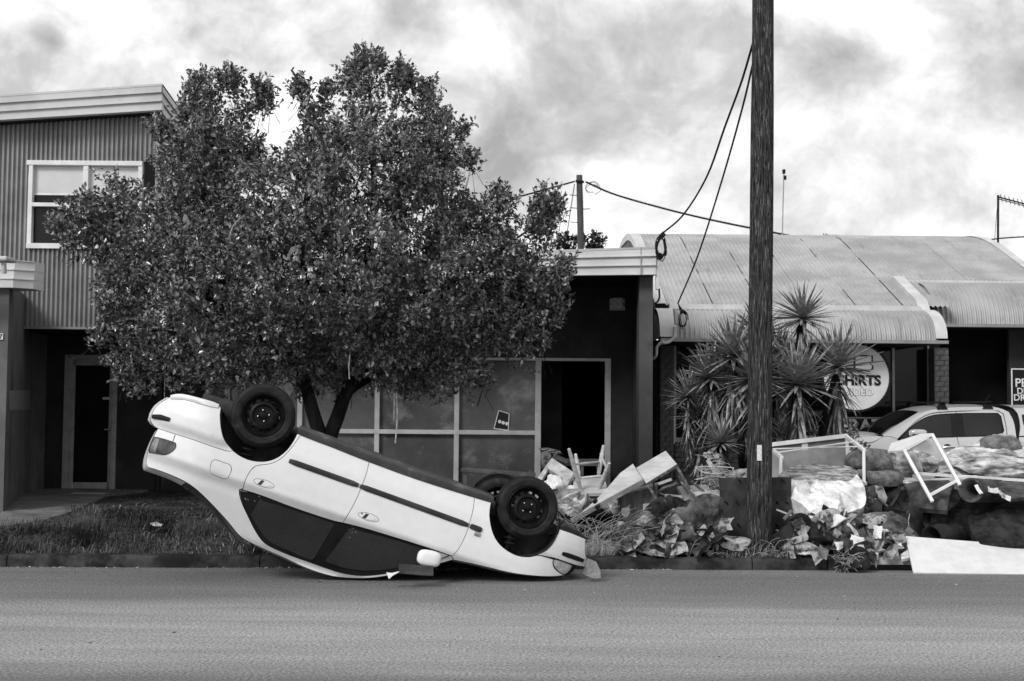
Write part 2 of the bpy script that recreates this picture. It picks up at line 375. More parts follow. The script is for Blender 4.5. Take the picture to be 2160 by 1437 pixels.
def sheet(name, outline, mat, parent=None, th=.02, sp=.05, amp=0.0, nsc=6.0, puff=0.0, pw=.08, seed=0, smooth=True, step=None, corner=38, ridge=False, an=(1, 1)):
    """solid body with a traced 3-D outline: front skin displaced (folds, stuffing), thickness, back skin"""
    o = np.array([np.asarray(p, float) for p in outline]); c = o.mean(0); n = np.zeros(3)
    for i in range(len(o)): n += np.cross(o[i]-c, o[(i+1) % len(o)]-c)
    n = nrm(n)
    if n@(CAM-c) < 0: n = -n
    e1 = np.cross((0, 0, 1), n); e1 = np.array([1., 0, 0]) if np.linalg.norm(e1) < .05 else nrm(e1); e2 = np.cross(n, e1)
    fl = np.stack([(o-c)@e1, (o-c)@e2, (o-c)@n], 1)
    s3 = np.array(smooth_poly(list(fl), step or sp, True, corner))
    v2, tri, ring = fill([q[:2] for q in s3], sp)
    d = dist_poly(v2, s3[:, :2])
    h = np.zeros(len(v2))
    wts = 1/(np.linalg.norm(v2[:, None]-s3[None, :, :2], axis=2)**2+1e-6); h = (wts*s3[None, :, 2]).sum(1)/wts.sum(1)
    off = Vector((seed*13.7, seed*7.1, seed*3.3))
    for i, (x, y) in enumerate(v2):
        q = Vector((x*an[0]+.12*noise.noise(Vector((x*3, y*3, seed))), y*an[1]+.12*noise.noise(Vector((x*3, y*3, seed+9))), 0))*nsc+off
        if ridge: k = .55-1.5*abs(noise.noise(q))-.7*abs(noise.noise(q*2.3))-.30*abs(noise.noise(q*4.9))+.5*noise.noise(q*.5)
        else: k = noise.noise(q)+.5*noise.noise(q*2.1)+.25*noise.noise(q*4.3)
        h[i] += amp*k*min(1, .35+d[i]/.05)+puff*(1-math.exp(-d[i]/pw))
    front = c+v2[:, :1]*e1+v2[:, 1:]*e2+h[:, None]*n
    sh = np.minimum(1, .4+d/.06)
    back = c+v2[:, :1]*e1+v2[:, 1:]*e2+(h-2*puff*(1-np.exp(-d/pw))*.6-th)[:, None]*n
    m = len(v2); a = np.array([v2[i] for i in ring]); ar = sum(a[i][0]*a[(i+1) % len(a)][1]-a[(i+1) % len(a)][0]*a[i][1] for i in range(len(a)))
    fs = []
    for t in tri:
        p, q, r_ = v2[t[0]], v2[t[1]], v2[t[2]]; cw = (q[0]-p[0])*(r_[1]-p[1])-(q[1]-p[1])*(r_[0]-p[0]) < 0
        t = t[::-1] if cw else t
        fs += [t, tuple(i+m for i in t[::-1])]
    R = ring if ar > 0 else ring[::-1]
    fs += [(R[i], R[i]+m, R[(i+1) % len(R)]+m, R[(i+1) % len(R)]) for i in range(len(R))]
    return mk(name, np.vstack([front, back]), fs, mat, parent, smooth, 50)
def px(poly, Y):
    """traced outline on an upright plane at distance Y (or one distance per point)"""
    return [P(q[0], q[1], q[2] if len(q) > 2 else Y) for q in poly]
def lump(name, c, size, mat, parent=None, seed=0, amp=.35, nsc=1.6, sub=3, flat=False, rz=0, facets=False):
    bm = bmesh.new(); bmesh.ops.create_icosphere(bm, subdivisions=sub, radius=1)
    off = Vector((seed*5.3, seed*9.1, seed*2.7)); vs = []
    for v in bm.verts:
        q = v.co*nsc+off
        k = 1+amp*(abs(noise.noise(q))*2-.5+.6*abs(noise.noise(q*2.2))*2-.3+.25*noise.noise(q*5))
        p = v.co*k; x, y, z = p.x*size[0], p.y*size[1], p.z*size[2]
        ca, sa = math.cos(rz), math.sin(rz); vs.append((c[0]+x*ca-y*sa, c[1]+x*sa+y*ca, c[2]+z))
    fs = [tuple(v.index for v in f.verts) for f in bm.faces]; bm.free()
    return mk(name, vs, fs, mat, parent, not flat, 60)
def text(body, size, loc, mat, parent, ext=.004, bold=0.0, align='CENTER', rz=0.0, shear=0.0, name='lettering'):
    cu = bpy.data.curves.new(name, 'FONT'); cu.body = body; cu.size = size; cu.extrude = ext; cu.offset = bold*size; cu.align_x = align; cu.shear = shear
    cu.resolution_u = 4
    t = bpy.data.objects.new(name, cu); COL.objects.link(t); bpy.context.view_layer.update()
    me = bpy.data.meshes.new_from_object(t.evaluated_get(bpy.context.evaluated_depsgraph_get()))
    bpy.data.objects.remove(t); bpy.data.curves.remove(cu)
    me.name = name; me.materials.clear(); me.materials.append(MATS[mat])
    me.transform(Matrix.Rotation(rz, 4, 'Z') @ Matrix.Rotation(rad(90), 4, 'X'))
    return newobj(name, me, parent, tuple(float(x) for x in loc))
def X_(u, v, Y): return float(P(u, v, Y)[0])
def Z_(u, v, Y): return float(P(u, v, Y)[2])
def corr_sheet(path, x0, x1, pitch, amp, nper=6, trap=False):
    """corrugated sheet: corrugations run along path [(y, z)...], spread over x0..x1"""
    n = max(2, int((x1-x0)/pitch*nper)); xs = np.linspace(x0, x1, n+1); pth = np.array(path); rows = []
    for i in range(len(pth)):
        t = nrm(pth[min(i+1, len(pth)-1)]-pth[max(i-1, 0)]); nn = np.array([-t[1], t[0]])
        row = []
        for x in xs:
            ph = (x/pitch) % 1.0
            if trap: k = max(-1, min(1, (abs(ph-.5)*4-1)*2.2))
            else: k = math.cos(2*math.pi*ph)
            row.append((x, pth[i][0]+nn[0]*amp*k, pth[i][1]+nn[1]*amp*k))
        rows.append(row)
    return MB().grid(rows)
# ------------------------------------------------------------------ ground
def kerb_y(x): return 12.02+.035*x
def zg(x, y):
    t = y-kerb_y(x)
    if t <= -1.5: return 0.0
    if t <= 0.02: return -.077*(t+1.5)/1.52
    if t <= .16: return .038
    return .038+min(1, (t-.16)/6.8)*.09
def road_material():
    m = bpy.data.materials.new('asphalt'); m.use_nodes = True; t = m.node_tree; lk = t.links.new; b = t.nodes['Principled BSDF']
    co = t.nodes.new('ShaderNodeTexCoord'); sep = t.nodes.new('ShaderNodeSeparateXYZ'); lk(co.outputs['Object'], sep.inputs[0])
    def noise_(sc, scale, det=6, rough=.6):
        mp_ = t.nodes.new('ShaderNodeMapping'); lk(co.outputs['Object'], mp_.inputs[0]); mp_.inputs['Scale'].default_value = scale
        n = t.nodes.new('ShaderNodeTexNoise'); lk(mp_.outputs[0], n.inputs['Vector']); n.inputs['Scale'].default_value = sc; n.inputs['Detail'].default_value = det; n.inputs['Roughness'].default_value = rough
        return n.outputs[0]
    def mth(op, a, b_):
        n = t.nodes.new('ShaderNodeMath'); n.operation = op
        for i, q in enumerate((a, b_)):
            if isinstance(q, (int, float)): n.inputs[i].default_value = q
            else: lk(q, n.inputs[i])
        return n.outputs[0]
    # silt swept along the wheel tracks: bands along the street, broken up by noise
    warp = mth('MULTIPLY', mth('SUBTRACT', noise_(.55, (.35, 1, 1), 4), .5), 1.3)
    yy = mth('ADD', sep.outputs[1], warp)
    r = t.nodes.new('ShaderNodeValToRGB'); mr = t.nodes.new('ShaderNodeMapRange'); lk(yy, mr.inputs[0]); mr.inputs[1].default_value = 4; mr.inputs[2].default_value = 13
    lk(mr.outputs[0], r.inputs[0]); e = r.color_ramp.elements
    e[0].position = .20; e[0].color = (.10,)*3+(1,); e[1].position = 1; e[1].color = (.16,)*3+(1,)
    for p_, g in ((.32, .15), (.37, .46), (.48, .58), (.57, .42), (.63, .14), (.80, .06), (.88, .14)):
        q = e.new(p_); q.color = (g,)*3+(1,)
    silt = mth('MULTIPLY', r.outputs[0], mth('ADD', mth('MULTIPLY', noise_(2.2, (.22, 1.6, 1), 7), 1.5), .22))
    silt = mth('ADD', silt, mth('MULTIPLY', mth('SUBTRACT', noise_(1.1, (.10, 2.6, 1), 7), .5), .34))
    grain = noise_(52, (1, 1, 1), 4, .85); patch = noise_(.9, (.5, 1, 1), 5)
    basec = mth('ADD', mth('MULTIPLY', patch, .08), .145)
    col = mth('ADD', basec, mth('MULTIPLY', silt, .58))
    col = mth('MULTIPLY', col, mth('ADD', mth('MULTIPLY', mth('SUBTRACT', grain, .5), 5.6), 1.0))
    st = t.nodes.new('ShaderNodeMapRange'); lk(noise_(260, (1, 1, 1), 1), st.inputs[0]); st.inputs[1].default_value = .66; st.inputs[2].default_value = .74; st.inputs[3].default_value = 0; st.inputs[4].default_value = .16
    col = mth('ADD', col, st.outputs[0])
    cl = t.nodes.new('ShaderNodeMath'); cl.operation = 'MAXIMUM'; lk(col, cl.inputs[0]); cl.inputs[1].default_value = .02
    lk(cl.outputs[0], b.inputs['Base Color']); b.inputs['Roughness'].default_value = .72; b.inputs['Specular IOR Level'].default_value = .4
    bp = t.nodes.new('ShaderNodeBump'); lk(noise_(48, (1, 1, 1), 5, .85), bp.inputs['Height']); bp.inputs['Strength'].default_value = 1.0; bp.inputs['Distance'].default_value = .035
    lk(bp.outputs[0], b.inputs['Normal']); MATS['asphalt'] = m
road_material()
mb = MB(); ts = [-44, -30, -20, -12, -6, -3, -1.5, -.7, 0.02]
rows = []
for t in ts:
    rows.append([(x, kerb_y(x)+t, zg(x, kerb_y(x)+t)) for x in np.linspace(-90, 90, 41)])
tag(mb.grid(rows).build('road', 'asphalt', loc=(0, 0, 0)), kind='structure')
# verge and the ground behind it
ys = list(np.arange(.10, 9.5, .30))+[12, 18, 30, 60, 120, 300, 700]
xs = [-700, -200, -90, -50, -30, -20]+list(np.arange(-14, 14.1, .35))+[20, 30, 50, 90, 200, 700]
rows = []
for t in ys:
    row = []
    for x in xs:
        y = kerb_y(max(-90, min(90, x)))+t; z = zg(max(-90, min(90, x)), y)-.012
        if abs(x) < 14 and .5 < t < 6.6: z += .035*noise.noise(Vector((x*1.3, y*1.3, 0)))+.02*noise.noise(Vector((x*4, y*4, 3)))
        row.append((x, y, z))
    rows.append(row)
tag(MB().grid(rows).build('verge', 'soil', smooth=True, loc=(0, 0, 0)), kind='structure')
# kerb of separate stones with worn edges
kerb = thing('kerb', None, None, (0, 12.02, -.08)); del_keys = [k for k in ('label', 'category') if k in kerb.keys()]
tag(kerb, kind='structure')
def kerb_stone(x0, x1, seed):
    n = max(3, int((x1-x0)/.12)); prof = [(-.004, -.12), (.0, .0), (.006, .022), (.02, .035), (.045, .040), (.16, .040), (.16, -.12)]
    rows = []
    for i in range(n+1):
        x = x0+(x1-x0)*i/n; row = []
        for (dy, z) in prof:
            k = .006*noise.noise(Vector((x*5, z*20, seed)))+.004*noise.noise(Vector((x*17, z*40, seed)))
            row.append((x, kerb_y(x)+dy+k, z+(k if z > 0 else 0)))
        rows.append(row)
    mb = MB().grid(rows)
    m = len(prof); mb.f.append(tuple(range(m))); mb.f.append(tuple(n*m+k for k in range(m))[::-1])
    mb.build('kerb_stone', 'kerb_concrete', kerb, True, 50)
kx = [-60, -40, -25, -14.4, -12, -9.6, -7.2, -4.8, -2.405, -.02, 2.36, 3.10]
for i in range(len(kx)-1): kerb_stone(kx[i]+.005, kx[i+1]-.006, i)
for a, b in ((6.1, 8.5), (8.5, 20), (20, 60)): kerb_stone(a+.005, b-.006, int(a))
# drain inlet: concrete lintel over a dark slot
dr = thing('kerb_drain', 'pale concrete drain lintel over a dark gutter slot beside the white board', 'drain', (4.5, 12.2, -.08))
mb = MB()
def kbx(mb, x0, x1, dy0, dy1, z0, z1):
    mb.hexa([(x0, kerb_y(x0)+dy0, z0), (x1, kerb_y(x1)+dy0, z0), (x1, kerb_y(x1)+dy1, z0), (x0, kerb_y(x0)+dy1, z0),
             (x0, kerb_y(x0)+dy0, z1), (x1, kerb_y(x1)+dy0, z1), (x1, kerb_y(x1)+dy1, z1), (x0, kerb_y(x0)+dy1, z1)])
kbx(mb, 3.42, 6.09, -.02, .40, -.018, .045); mb.build('lintel', 'lintel_concrete', dr, bevel=.008)
mb = MB(); kbx(mb, 3.105, 3.415, -.012, .40, -.12, .04); mb.build('end_block', 'kerb_concrete', dr, bevel=.01)
mb = MB(); kbx(mb, 3.42, 6.09, .36, .42, -.16, -.022); mb.build('back_wall', 'interior', dr)
# concrete path at the corner door
pp = [(-40, 1100), (3, 1081), (64, 1039), (131, 1034.5), (245, 1034.5), (322, 1036), (300, 1042), (225, 1050), (150, 1080), (90, 1096), (20, 1106), (-40, 1108)]
pts = [G(u, v, .10) for u, v in pp]; pts = [np.array((p[0], min(p[1], 19.24), zg(p[0], p[1])+.018)) for p in pts]
mb = MB(); mb.prism(pts, (0, 0, -.05)); tag(mb.build('footpath', 'path_concrete'), kind='structure')

# ------------------------------------------------------------------ buildings
def wall_panel(mb, x0, x1, z0, z1, Y, ops, depth=.12, ex=0):
    """front skin of a wall at Y with openings (xa, xb, za, zb) and their reveals"""
    xs = sorted({x0, x1, *[o[0] for o in ops], *[o[1] for o in ops]}); zs = sorted({z0, z1, *[o[2] for o in ops], *[o[3] for o in ops]})
    xs = [x for x in xs if x0 <= x <= x1]; zs = [z for z in zs if z0 <= z <= z1]
    for i in range(len(xs)-1):
        for j in range(len(zs)-1):
            cx, cz = (xs[i]+xs[i+1])/2, (zs[j]+zs[j+1])/2
            if any(o[0] < cx < o[1] and o[2] < cz < o[3] for o in ops): continue
            mb.add([(xs[i], Y, zs[j]), (xs[i+1], Y, zs[j]), (xs[i+1], Y, zs[j+1]), (xs[i], Y, zs[j+1])], [(0, 1, 2, 3)])
    for (a, b, c, d) in ops:
        for q in ([(a, Y, c), (a, Y+depth, c), (a, Y+depth, d), (a, Y, d)], [(b, Y, d), (b, Y+depth, d), (b, Y+depth, c), (b, Y, c)],
                  [(a, Y, d), (a, Y+depth, d), (b, Y+depth, d), (b, Y, d)], [(a, Y, c), (b, Y, c), (b, Y+depth, c), (a, Y+depth, c)]):
            mb.add(q, [(0, 1, 2, 3)])
YW = 19.2
ZB = .05                                                        # wall foot, a little below the ground
# --- two-storey corner building
ob = thing('two_storey_building', 'two-storey dark rendered building with ribbed metal upper floor and a glass corner door', 'building', (-6.5, 18.5, .1))
YU = 17.4
xr = X_(328, 460, YU); zt = Z_(330, 231, YU)+.1; zb = Z_(200, 690, YU)
wx0, wx1, wz0, wz1 = X_(58, 430, YU), X_(300, 430, YU), Z_(150, 524, YU), Z_(150, 340, YU)
zside = lambda x: 0
def clad(x0, x1, z0, z1): return corr_sheet([(YU, z0), (YU, z1)], x0, x1, .0672, .019, 12, True)
# cladding sheets, each about 0.8 m wide; those over the window are cut around it
edges = [wx0-.005]
xs_ = list(np.arange(wx0, -14, -.8064)); prev = wx0
for x in xs_[1:]+[-14]:
    clad(x, prev, zb, zt).build('cladding_sheet', 'cladding_metal', ob); prev = x
prev = wx0
while prev < xr-.02:
    nx = min(prev+.8064, xr)
    if nx > wx1 > prev+.05: nx = wx1
    if prev < wx1-.01:
        clad(prev, nx, zb, wz0).build('cladding_sheet', 'cladding_metal', ob); clad(prev, nx, wz1, zt).build('cladding_sheet', 'cladding_metal', ob)
    else: clad(prev, nx, zb, zt).build('cladding_sheet', 'cladding_metal', ob)
    prev = nx
mb = MB(); mb.box(xr-.01, xr+.05, YU-.03, YU+.05, zb-.01, zt); mb.build('corner_flashing', 'cladding_metal', ob)
mb = MB(); mb.add([(xr+.045, YU+.04, 2.9), (xr+.045, 26, 2.9), (xr+.045, 26, zt-1.0), (xr+.045, YU+.04, zt)], [(0, 1, 2, 3)]); mb.build('side_wall', 'cladding_metal', ob)
mb = MB(); mb.box(-14, xr, YU-.035, YU+.03, zb-.035, zb-.002); mb.build('base_flashing', 'cladding_metal', ob)
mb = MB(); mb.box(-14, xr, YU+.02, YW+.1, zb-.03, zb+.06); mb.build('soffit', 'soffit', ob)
# upper window
def bar(mb, u0, u1, v0, v1, Y, y0, y1):
    um, vm = (u0+u1)/2, (v0+v1)/2
    mb.box(X_(u0, vm, Y), X_(u1, vm, Y), y0, y1, Z_(um, v1, Y), Z_(um, v0, Y))
m_ = YU-.03; win = MB(); bar(win, 58, 302, 340, 350, YU, m_-.012, YU+.055); wo = win.build('window', 'frame_white', ob, bevel=.006)
for r in ((60, 69, 341, 524), (291, 300, 348, 527), (175, 186, 345, 525)): win = MB(); bar(win, *r, YU, m_, YU+.06); win.build('mullion', 'frame_white', wo, bevel=.006)
mb = MB(); bar(mb, 58, 302, 515, 526, YU, m_-.03, YU+.055); mb.build('window_sill', 'frame_white', wo, bevel=.004)
mb = MB(); bar(mb, 66, 296, 429, 437, YU, m_-.004, YU+.05); mb.build('window_rail', 'frame_white', wo, bevel=.004)
for (a, b) in ((69, 175), (186, 291)):
    q = MB(); bar(q, a-2, b+2, 436, 517, YU, YU+.05, YU+.055); q.build('pane', 'pane_dark', wo)
    q = MB(); bar(q, a-2, b+2, 409, 432, YU, YU+.05, YU+.055); q.build('pane', 'pane_dark', wo)
    q = MB(); bar(q, a-2, b+2, 348, 409, YU, YU+.04, YU+.055); q.build('blind', 'blind', wo)
    q = MB(); bar(q, a-1, b+1, 407, 411, YU, YU+.034, YU+.039); q.build('blind_rail', 'frame_white', wo)
# parapet fascia: three stepped bands, rising to the right
def fascia(parent, A, B, hts, Y, mat, ret=None, cap=True):
    """A, B: (x, ztop, zbottom) at both ends; bands step out upwards; ret = depth of the return on the right"""
    for i in range(3):
        f0, f1 = i/3, (i+1)/3; y = Y+.018*i; mb = MB()
        def z(e, f): return e[1]+(e[2]-e[1])*f
        p = [(A[0], y, z(A, f1)), (B[0], y, z(B, f1)), (B[0], y, z(B, f0)), (A[0], y, z(A, f0))]
        q = [(a, y+.09, c) for a, b, c in p]
        mb.hexa([p[0], p[1], q[1], q[0], p[3], p[2], q[2], q[3]])
        lip = .014
        mb.hexa([(A[0], y-.016, z(A, f1)), (B[0], y-.016, z(B, f1)), (B[0], y-.001, z(B, f1)), (A[0], y-.001, z(A, f1)),
                 (A[0], y-.016, z(A, f1)+lip), (B[0], y-.016, z(B, f1)+lip), (B[0], y-.001, z(B, f1)+lip), (A[0], y-.001, z(A, f1)+lip)])
        if ret:
            x = B[0]+.012-.018*i; k = ret[1]
            mb.add([(x, y+.002, z(B, f1)), (x, y+ret[0], z(B, f1)-k), (x, y+ret[0], z(B, f0)-k), (x, y+.002, z(B, f0))], [(0, 1, 2, 3)])
            mb.add([(x+.014, y, z(B, f1)), (x+.014, y+ret[0], z(B, f1)-k), (x+.014, y+ret[0], z(B, f1)-k+.02), (x+.014, y, z(B, f1)+.02)], [(0, 1, 2, 3)])
        mb.build('fascia_band', mat, parent)
    if cap:
        mb = MB(); t = [(A[0], Y-.005, A[1]+.004), (B[0]+.012, Y-.005, B[1]+.004), (B[0]+.012, Y+8, B[1]+.004-(ret[1]*8/ret[0] if ret else 0)), (A[0], Y+8, A[1]+.004)]
        mb.prism(t, (0, 0, -.03)); mb.build('roof', 'fascia_metal', parent)
YF = 17.05
A = (X_(-250, 212, YF), Z_(-250, 218, YF), Z_(-250, 268, YF)); B = (X_(341, 177, YF), Z_(341, 177, YF), Z_(341, 231, YF))
fascia(ob, A, B, 3, YF, 'fascia_metal', ret=(3.0, .42))
mb = MB(); mb.box(A[0], B[0]-.05, YF+.07, YU+.05, B[2]+.004, B[2]+.03); mb.v = [(x, y, z+(A[2]-B[2])*(B[0]-x)/(B[0]-A[0])) for x, y, z in mb.v]; mb.build('eave_lining', 'soffit', ob)
# lower wall with the corner door
dx0, dx1, dz1 = X_(134, 890, YW), X_(246, 890, YW), Z_(190, 749, YW)
xwl, xwr = X_(20, 900, YW), X_(345, 900, YW)
mb = MB(); wall_panel(mb, xwl-.5, xwr, ZB, zb+.02, YW, [(dx0, dx1, ZB, dz1)], .10); mb.build('lower_wall', 'render_dark', ob)
do = thing_door = MB()
bar(do, 134, 146, 749, 1036, YW, YW-.02, YW+.08); bar(do, 236, 246, 749, 1036, YW, YW-.02, YW+.08); bar(do, 145.5, 236.5, 749, 757, YW, YW-.02, YW+.08)
dob = do.build('door', 'frame_dull', ob, bevel=.004)
mb = MB(); Yd = YW+.03
bar(mb, 147, 155, 757, 1033, YW, YW+.02, YW+.07); bar(mb, 228, 235, 757, 1033, YW, YW+.02, YW+.07); bar(mb, 155, 228, 757, 771, YW, YW+.02, YW+.07); bar(mb, 155, 228, 1018, 1032, YW, YW+.02, YW+.07)
mb.build('door_leaf', 'frame_dull', dob, bevel=.004)
mb = MB(); bar(mb, 154, 229, 770, 1019, YW, YW+.04, YW+.046); mb.build('pane', 'pane_dark', dob)
mb = MB(); bar(mb, 233, 238, 887, 916, YW, YW-.0, YW+.019); bar(mb, 222, 236, 905, 908, YW, YW-.04, YW-.025); bar(mb, 233, 236, 904, 909, YW, YW-.04, YW-.001); mb.build('handle', 'chrome', dob)
mb = MB(); bar(mb, 215, 230, 838, 843, YW, YW+.034, YW+.038); mb.build('sticker', 'white_paint', dob)
mb = MB(); bar(mb, 243.5, 247.5, 845, 856, YW, YW-.03, YW-.021); mb.build('lock_plate', 'chrome', dob)
# angled pier at the left edge with its own fascia
c0 = G(-120, 1088, .09); c1 = G(6, 1081, .09); c2 = G(62, 1038.5, .12)
zp = Z_(50, 600, 15.5); c1 = np.array((c1[0], c1[1], 0)); c2 = np.array((c2[0], min(c2[1], 19.0), 0)); c0 = np.array((-14., c1[1]+.02, 0))
mb = MB()
for a, b in ((c0, c1), (c1, c2), (c2, np.array((c2[0]+.02, 19.25, 0)))):
    mb.add([(a[0], a[1], ZB-.05), (b[0], b[1], ZB-.05), (b[0], b[1], zp+.02), (a[0], a[1], zp+.02)], [(0, 1, 2, 3)])
mb.build('pier', 'render_mid', ob)
fa = np.array((X_(35, 570, c1[1]), c1[1], 0)); fb_ = np.array((X_(78, 570, c1[1]+.16), c1[1]+.16, 0))
for i in range(3):
    za = Z_(40, 601-i*20, 15.2); zc = Z_(40, 582-i*20, 15.2); o = .10-.018*i; mb = MB()
    d = nrm(c2-c1); nv = np.array((d[1], -d[0], 0))
    p = [c0+(0, -o, 0), fa-(0, o, 0), fb_-(0, o, 0), fb_+(0, .25, 0), c0+(0, .4, 0)]
    p = [np.array((q[0], q[1], za)) for q in p]; mb.prism(p, (0, 0, zc-za-.006))
    p2 = [c0+(0, -o-.016, 0), fa-(0, o+.016, 0), fb_-(0, o+.016, 0), fb_+(0, .25, 0), c0+(0, .4, 0)]
    mb.prism([np.array((q[0], q[1], zc-.005)) for q in p2], (0, 0, .013)); mb.build('pier_fascia', 'fascia_light', ob)
mb = MB(); mb.box(-13.9, X_(25, 548, 15.0), 14.85, 15.15, Z_(10, 553, 15), Z_(10, 543, 15)); mb.build('gutter', 'fascia_metal', ob, bevel=.02)
mb = MB(); q = P(8, 556, 14.95); mb.tube([q, q+(0, 0, -.05), q+(0, .02, -.12)], [.03, .035, .03], 10); mb.build('gutter_outlet', 'fascia_metal', ob, True)
d = nrm(c2-c1); nv = np.array((d[1], -d[0], 0))
def pier_pt(u, v, off):
    r = ray(u, v); t = ((c1+nv*off-CAM)@nv)/(r@nv); return CAM+r*t
mb = MB(); q = [pier_pt(20, 865, .004), pier_pt(64, 864, .004), pier_pt(64, 823, .004), pier_pt(20, 824, .004)]; mb.prism(q, -nv*.003); mb.build('paint_patch', 'patch_paint', ob)
nb = P(1, 710, c1[1]-.02); mb = MB(); mb.box(nb[0]-.14, nb[0]+.03, c1[1]-.02, c1[1]+.0, nb[2]-.04, nb[2]+.04); pl = mb.build('number_plate', 'white_paint', ob)
text('7', .085, (nb[0]+.002, c1[1]-.024, nb[2]-.03), 'black', pl, .002, .01)
mb = MB(); q = G(190, 1042, .14); mb.box(q[0]-.25, q[0]+.25, q[1]-.08, q[1]+.08, zg(q[0], q[1])+.02, zg(q[0], q[1])+.035)
tag(mb.build('door_mat', 'chipboard'), 'small pale flat board lying on the path in front of the corner door', 'board')

# --- single-storey shopfront
sb = thing('shopfront_building', 'single-storey dark rendered shop with grey framed windows, an open doorway and a pale metal fascia', 'building', (-.5, 19, .1))
YS = 17.35; xc = X_(1352, 548, YS); xe = X_(1384, 548, YS); zs0 = Z_(1300, 579, YS)
A = (xr+.08, Z_(420, 556, YS), Z_(420, 590, YS)); B = (xe, Z_(1384, 521, YS), Z_(1384, 579, YS))
fascia(sb, A, B, 3, YS, 'fascia_light', ret=(2.2, .05))
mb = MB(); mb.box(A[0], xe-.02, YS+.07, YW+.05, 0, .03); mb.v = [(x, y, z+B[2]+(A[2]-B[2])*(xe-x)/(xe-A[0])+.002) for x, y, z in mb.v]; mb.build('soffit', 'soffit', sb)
mb = MB(); a_ = X_(1351.2, 548, YS); mb.box(a_, a_+.006, YS-.012, YS+.02, B[2], B[1]-.01); mb.build('fascia_joint', 'cladding_metal', sb)
# openings
wz_t = Z_(1000, 754, YW); wz_b = ZB+.05
ux = [437, 478, 632, 795, 963, 1134]
xo0 = X_(432, 850, YW); xo1 = X_(1140, 850, YW); xd1 = X_(1288, 880, YW)
xw1 = X_(1336, 800, YW)
mb = MB(); wall_panel(mb, xwr+.002, xw1+.03, ZB, zs0+.25, YW, [(xo0, xd1, ZB+.02, wz_t)], .14); mb.build('front_wall', 'render_dark', sb)
fr = MB()
zt_ = wz_t; fr.box(xo0, xd1, YW-.02, YW+.10, zt_-.045, zt_)
fo = fr.build('shop_window', 'frame_paint', sb, bevel=.005)
for u, w in ((436.5, 4.5), (478, 5.2), (632, 5.2), (795, 5.2), (963, 5.2), (1134.7, 6.3), (1282, 6)):
    fr = MB(); bar(fr, u-w, u+w, 757 if u < 1270 else 762, 1054, YW, YW-.017, YW+.10); fr.build('mullion', 'frame_paint', fo, bevel=.005)
fr = MB(); fr.box(xo0+.02, X_(1128.6, 910, YW), YW-.02, YW+.085, Z_(800, 915, YW), Z_(800, 906, YW)); fr.box(xo0+.02, X_(1128.6, 1040, YW), YW-.02, YW+.085, ZB+.05, ZB+.13)
fr.build('window_rail', 'frame_paint', fo, bevel=.005)
zm = Z_(800, 910, YW)
for i in range(5):
    x0, x1 = X_(ux[i], 850, YW), X_(ux[i+1], 850, YW)
    mt = 'pane_dark' if i == 0 else 'pane_dusty'
    for a, b in ((ZB+.1, zm), (zm, zt_-.03)):
        q = MB(); q.box(x0, x1, YW+.05+.002*i, YW+.056+.002*i, a, b); q.build('pane', mt, fo)
# dark room behind the open doorway
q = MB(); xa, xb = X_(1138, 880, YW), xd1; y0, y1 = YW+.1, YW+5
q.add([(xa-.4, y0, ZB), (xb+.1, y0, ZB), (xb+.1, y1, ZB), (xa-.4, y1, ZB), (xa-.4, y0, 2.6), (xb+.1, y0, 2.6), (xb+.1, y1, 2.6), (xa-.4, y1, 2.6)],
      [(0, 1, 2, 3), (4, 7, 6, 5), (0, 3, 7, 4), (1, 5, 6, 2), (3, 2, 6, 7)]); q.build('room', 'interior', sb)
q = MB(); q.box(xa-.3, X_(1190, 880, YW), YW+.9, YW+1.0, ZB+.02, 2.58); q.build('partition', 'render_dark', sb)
# column and return wall
xk0, xk1 = X_(1348, 800, YS+.25), X_(1377, 800, YS+.25)
mb = MB(); mb.box(xk0, xk1, YS+.25, YS+.60, ZB-.02, zs0+.02); mb.build('column', 'column_paint', sb, bevel=.006)
mb = MB(); mb.box(xk0+.06, xk1-.02, YS+.605, YW+5.5, ZB-.02, zs0+.02); mb.build('return_wall', 'render_dark', sb)
# downpipe, alarm box, vent, conduit
mb = MB(); x_ = X_(335, 900, YW-.06); mb.tube([(x_, YW-.06, ZB), (x_, YW-.06, 2.5)], .035, 10); mb.build('downpipe', 'render_dark', sb, True)
def dxb(parent, name, u0, u1, v0, v1, Y, d, mat, bevel=.004):
    mb = MB(); bar(mb, u0, u1, v0, v1, Y, Y-d, Y-.001); return mb.build(name, mat, parent, bevel=bevel)
al = thing('alarm_box', 'square alarm siren box mounted on the dark wall above the open doorway', 'alarm', (X_(1302, 655, YW), YW, Z_(1302, 655, YW)))
dxb(al, 'back_plate', 1286, 1318, 630, 655, YW, .02, 'alarm_box'); dxb(al, 'cover', 1292, 1313, 629, 653, YW-.02, .10, 'alarm_box', .012); dxb(al, 'label_plate', 1297, 1309, 633, 649, YW-.121, .004, 'pvc')
mb = MB(); q = P(1303, 641, YW-.13); mb.tube([q+(-.03, 0, .03), q+(0, 0, -.035), q+(.03, 0, .03)], .007, 6); mb.build('emblem', 'cladding_metal', al)
for u in (1288.5, 1315.5):
    mb = MB(); q = P(u, 642, YW-.022); mb.lathe([(.012, 0), (.009, .008), (0, .009)], q, (0, -1, 0), 8); mb.build('screw', 'black', al)
dxb(sb, 'soffit_vent', 1205, 1222, 589, 595, YW-.6, .05, 'pvc')
cn = thing('meter_conduit', 'vertical white conduit box running down the end of the shop fascia', 'conduit', (xe+.05, YS+.3, Z_(1388, 640, YS)))
mb = MB(); bar(mb, 1384.5, 1392, 545, 610, YS, YS+.05, YS+.13); mb.build('cover', 'pvc', cn, bevel=.006)
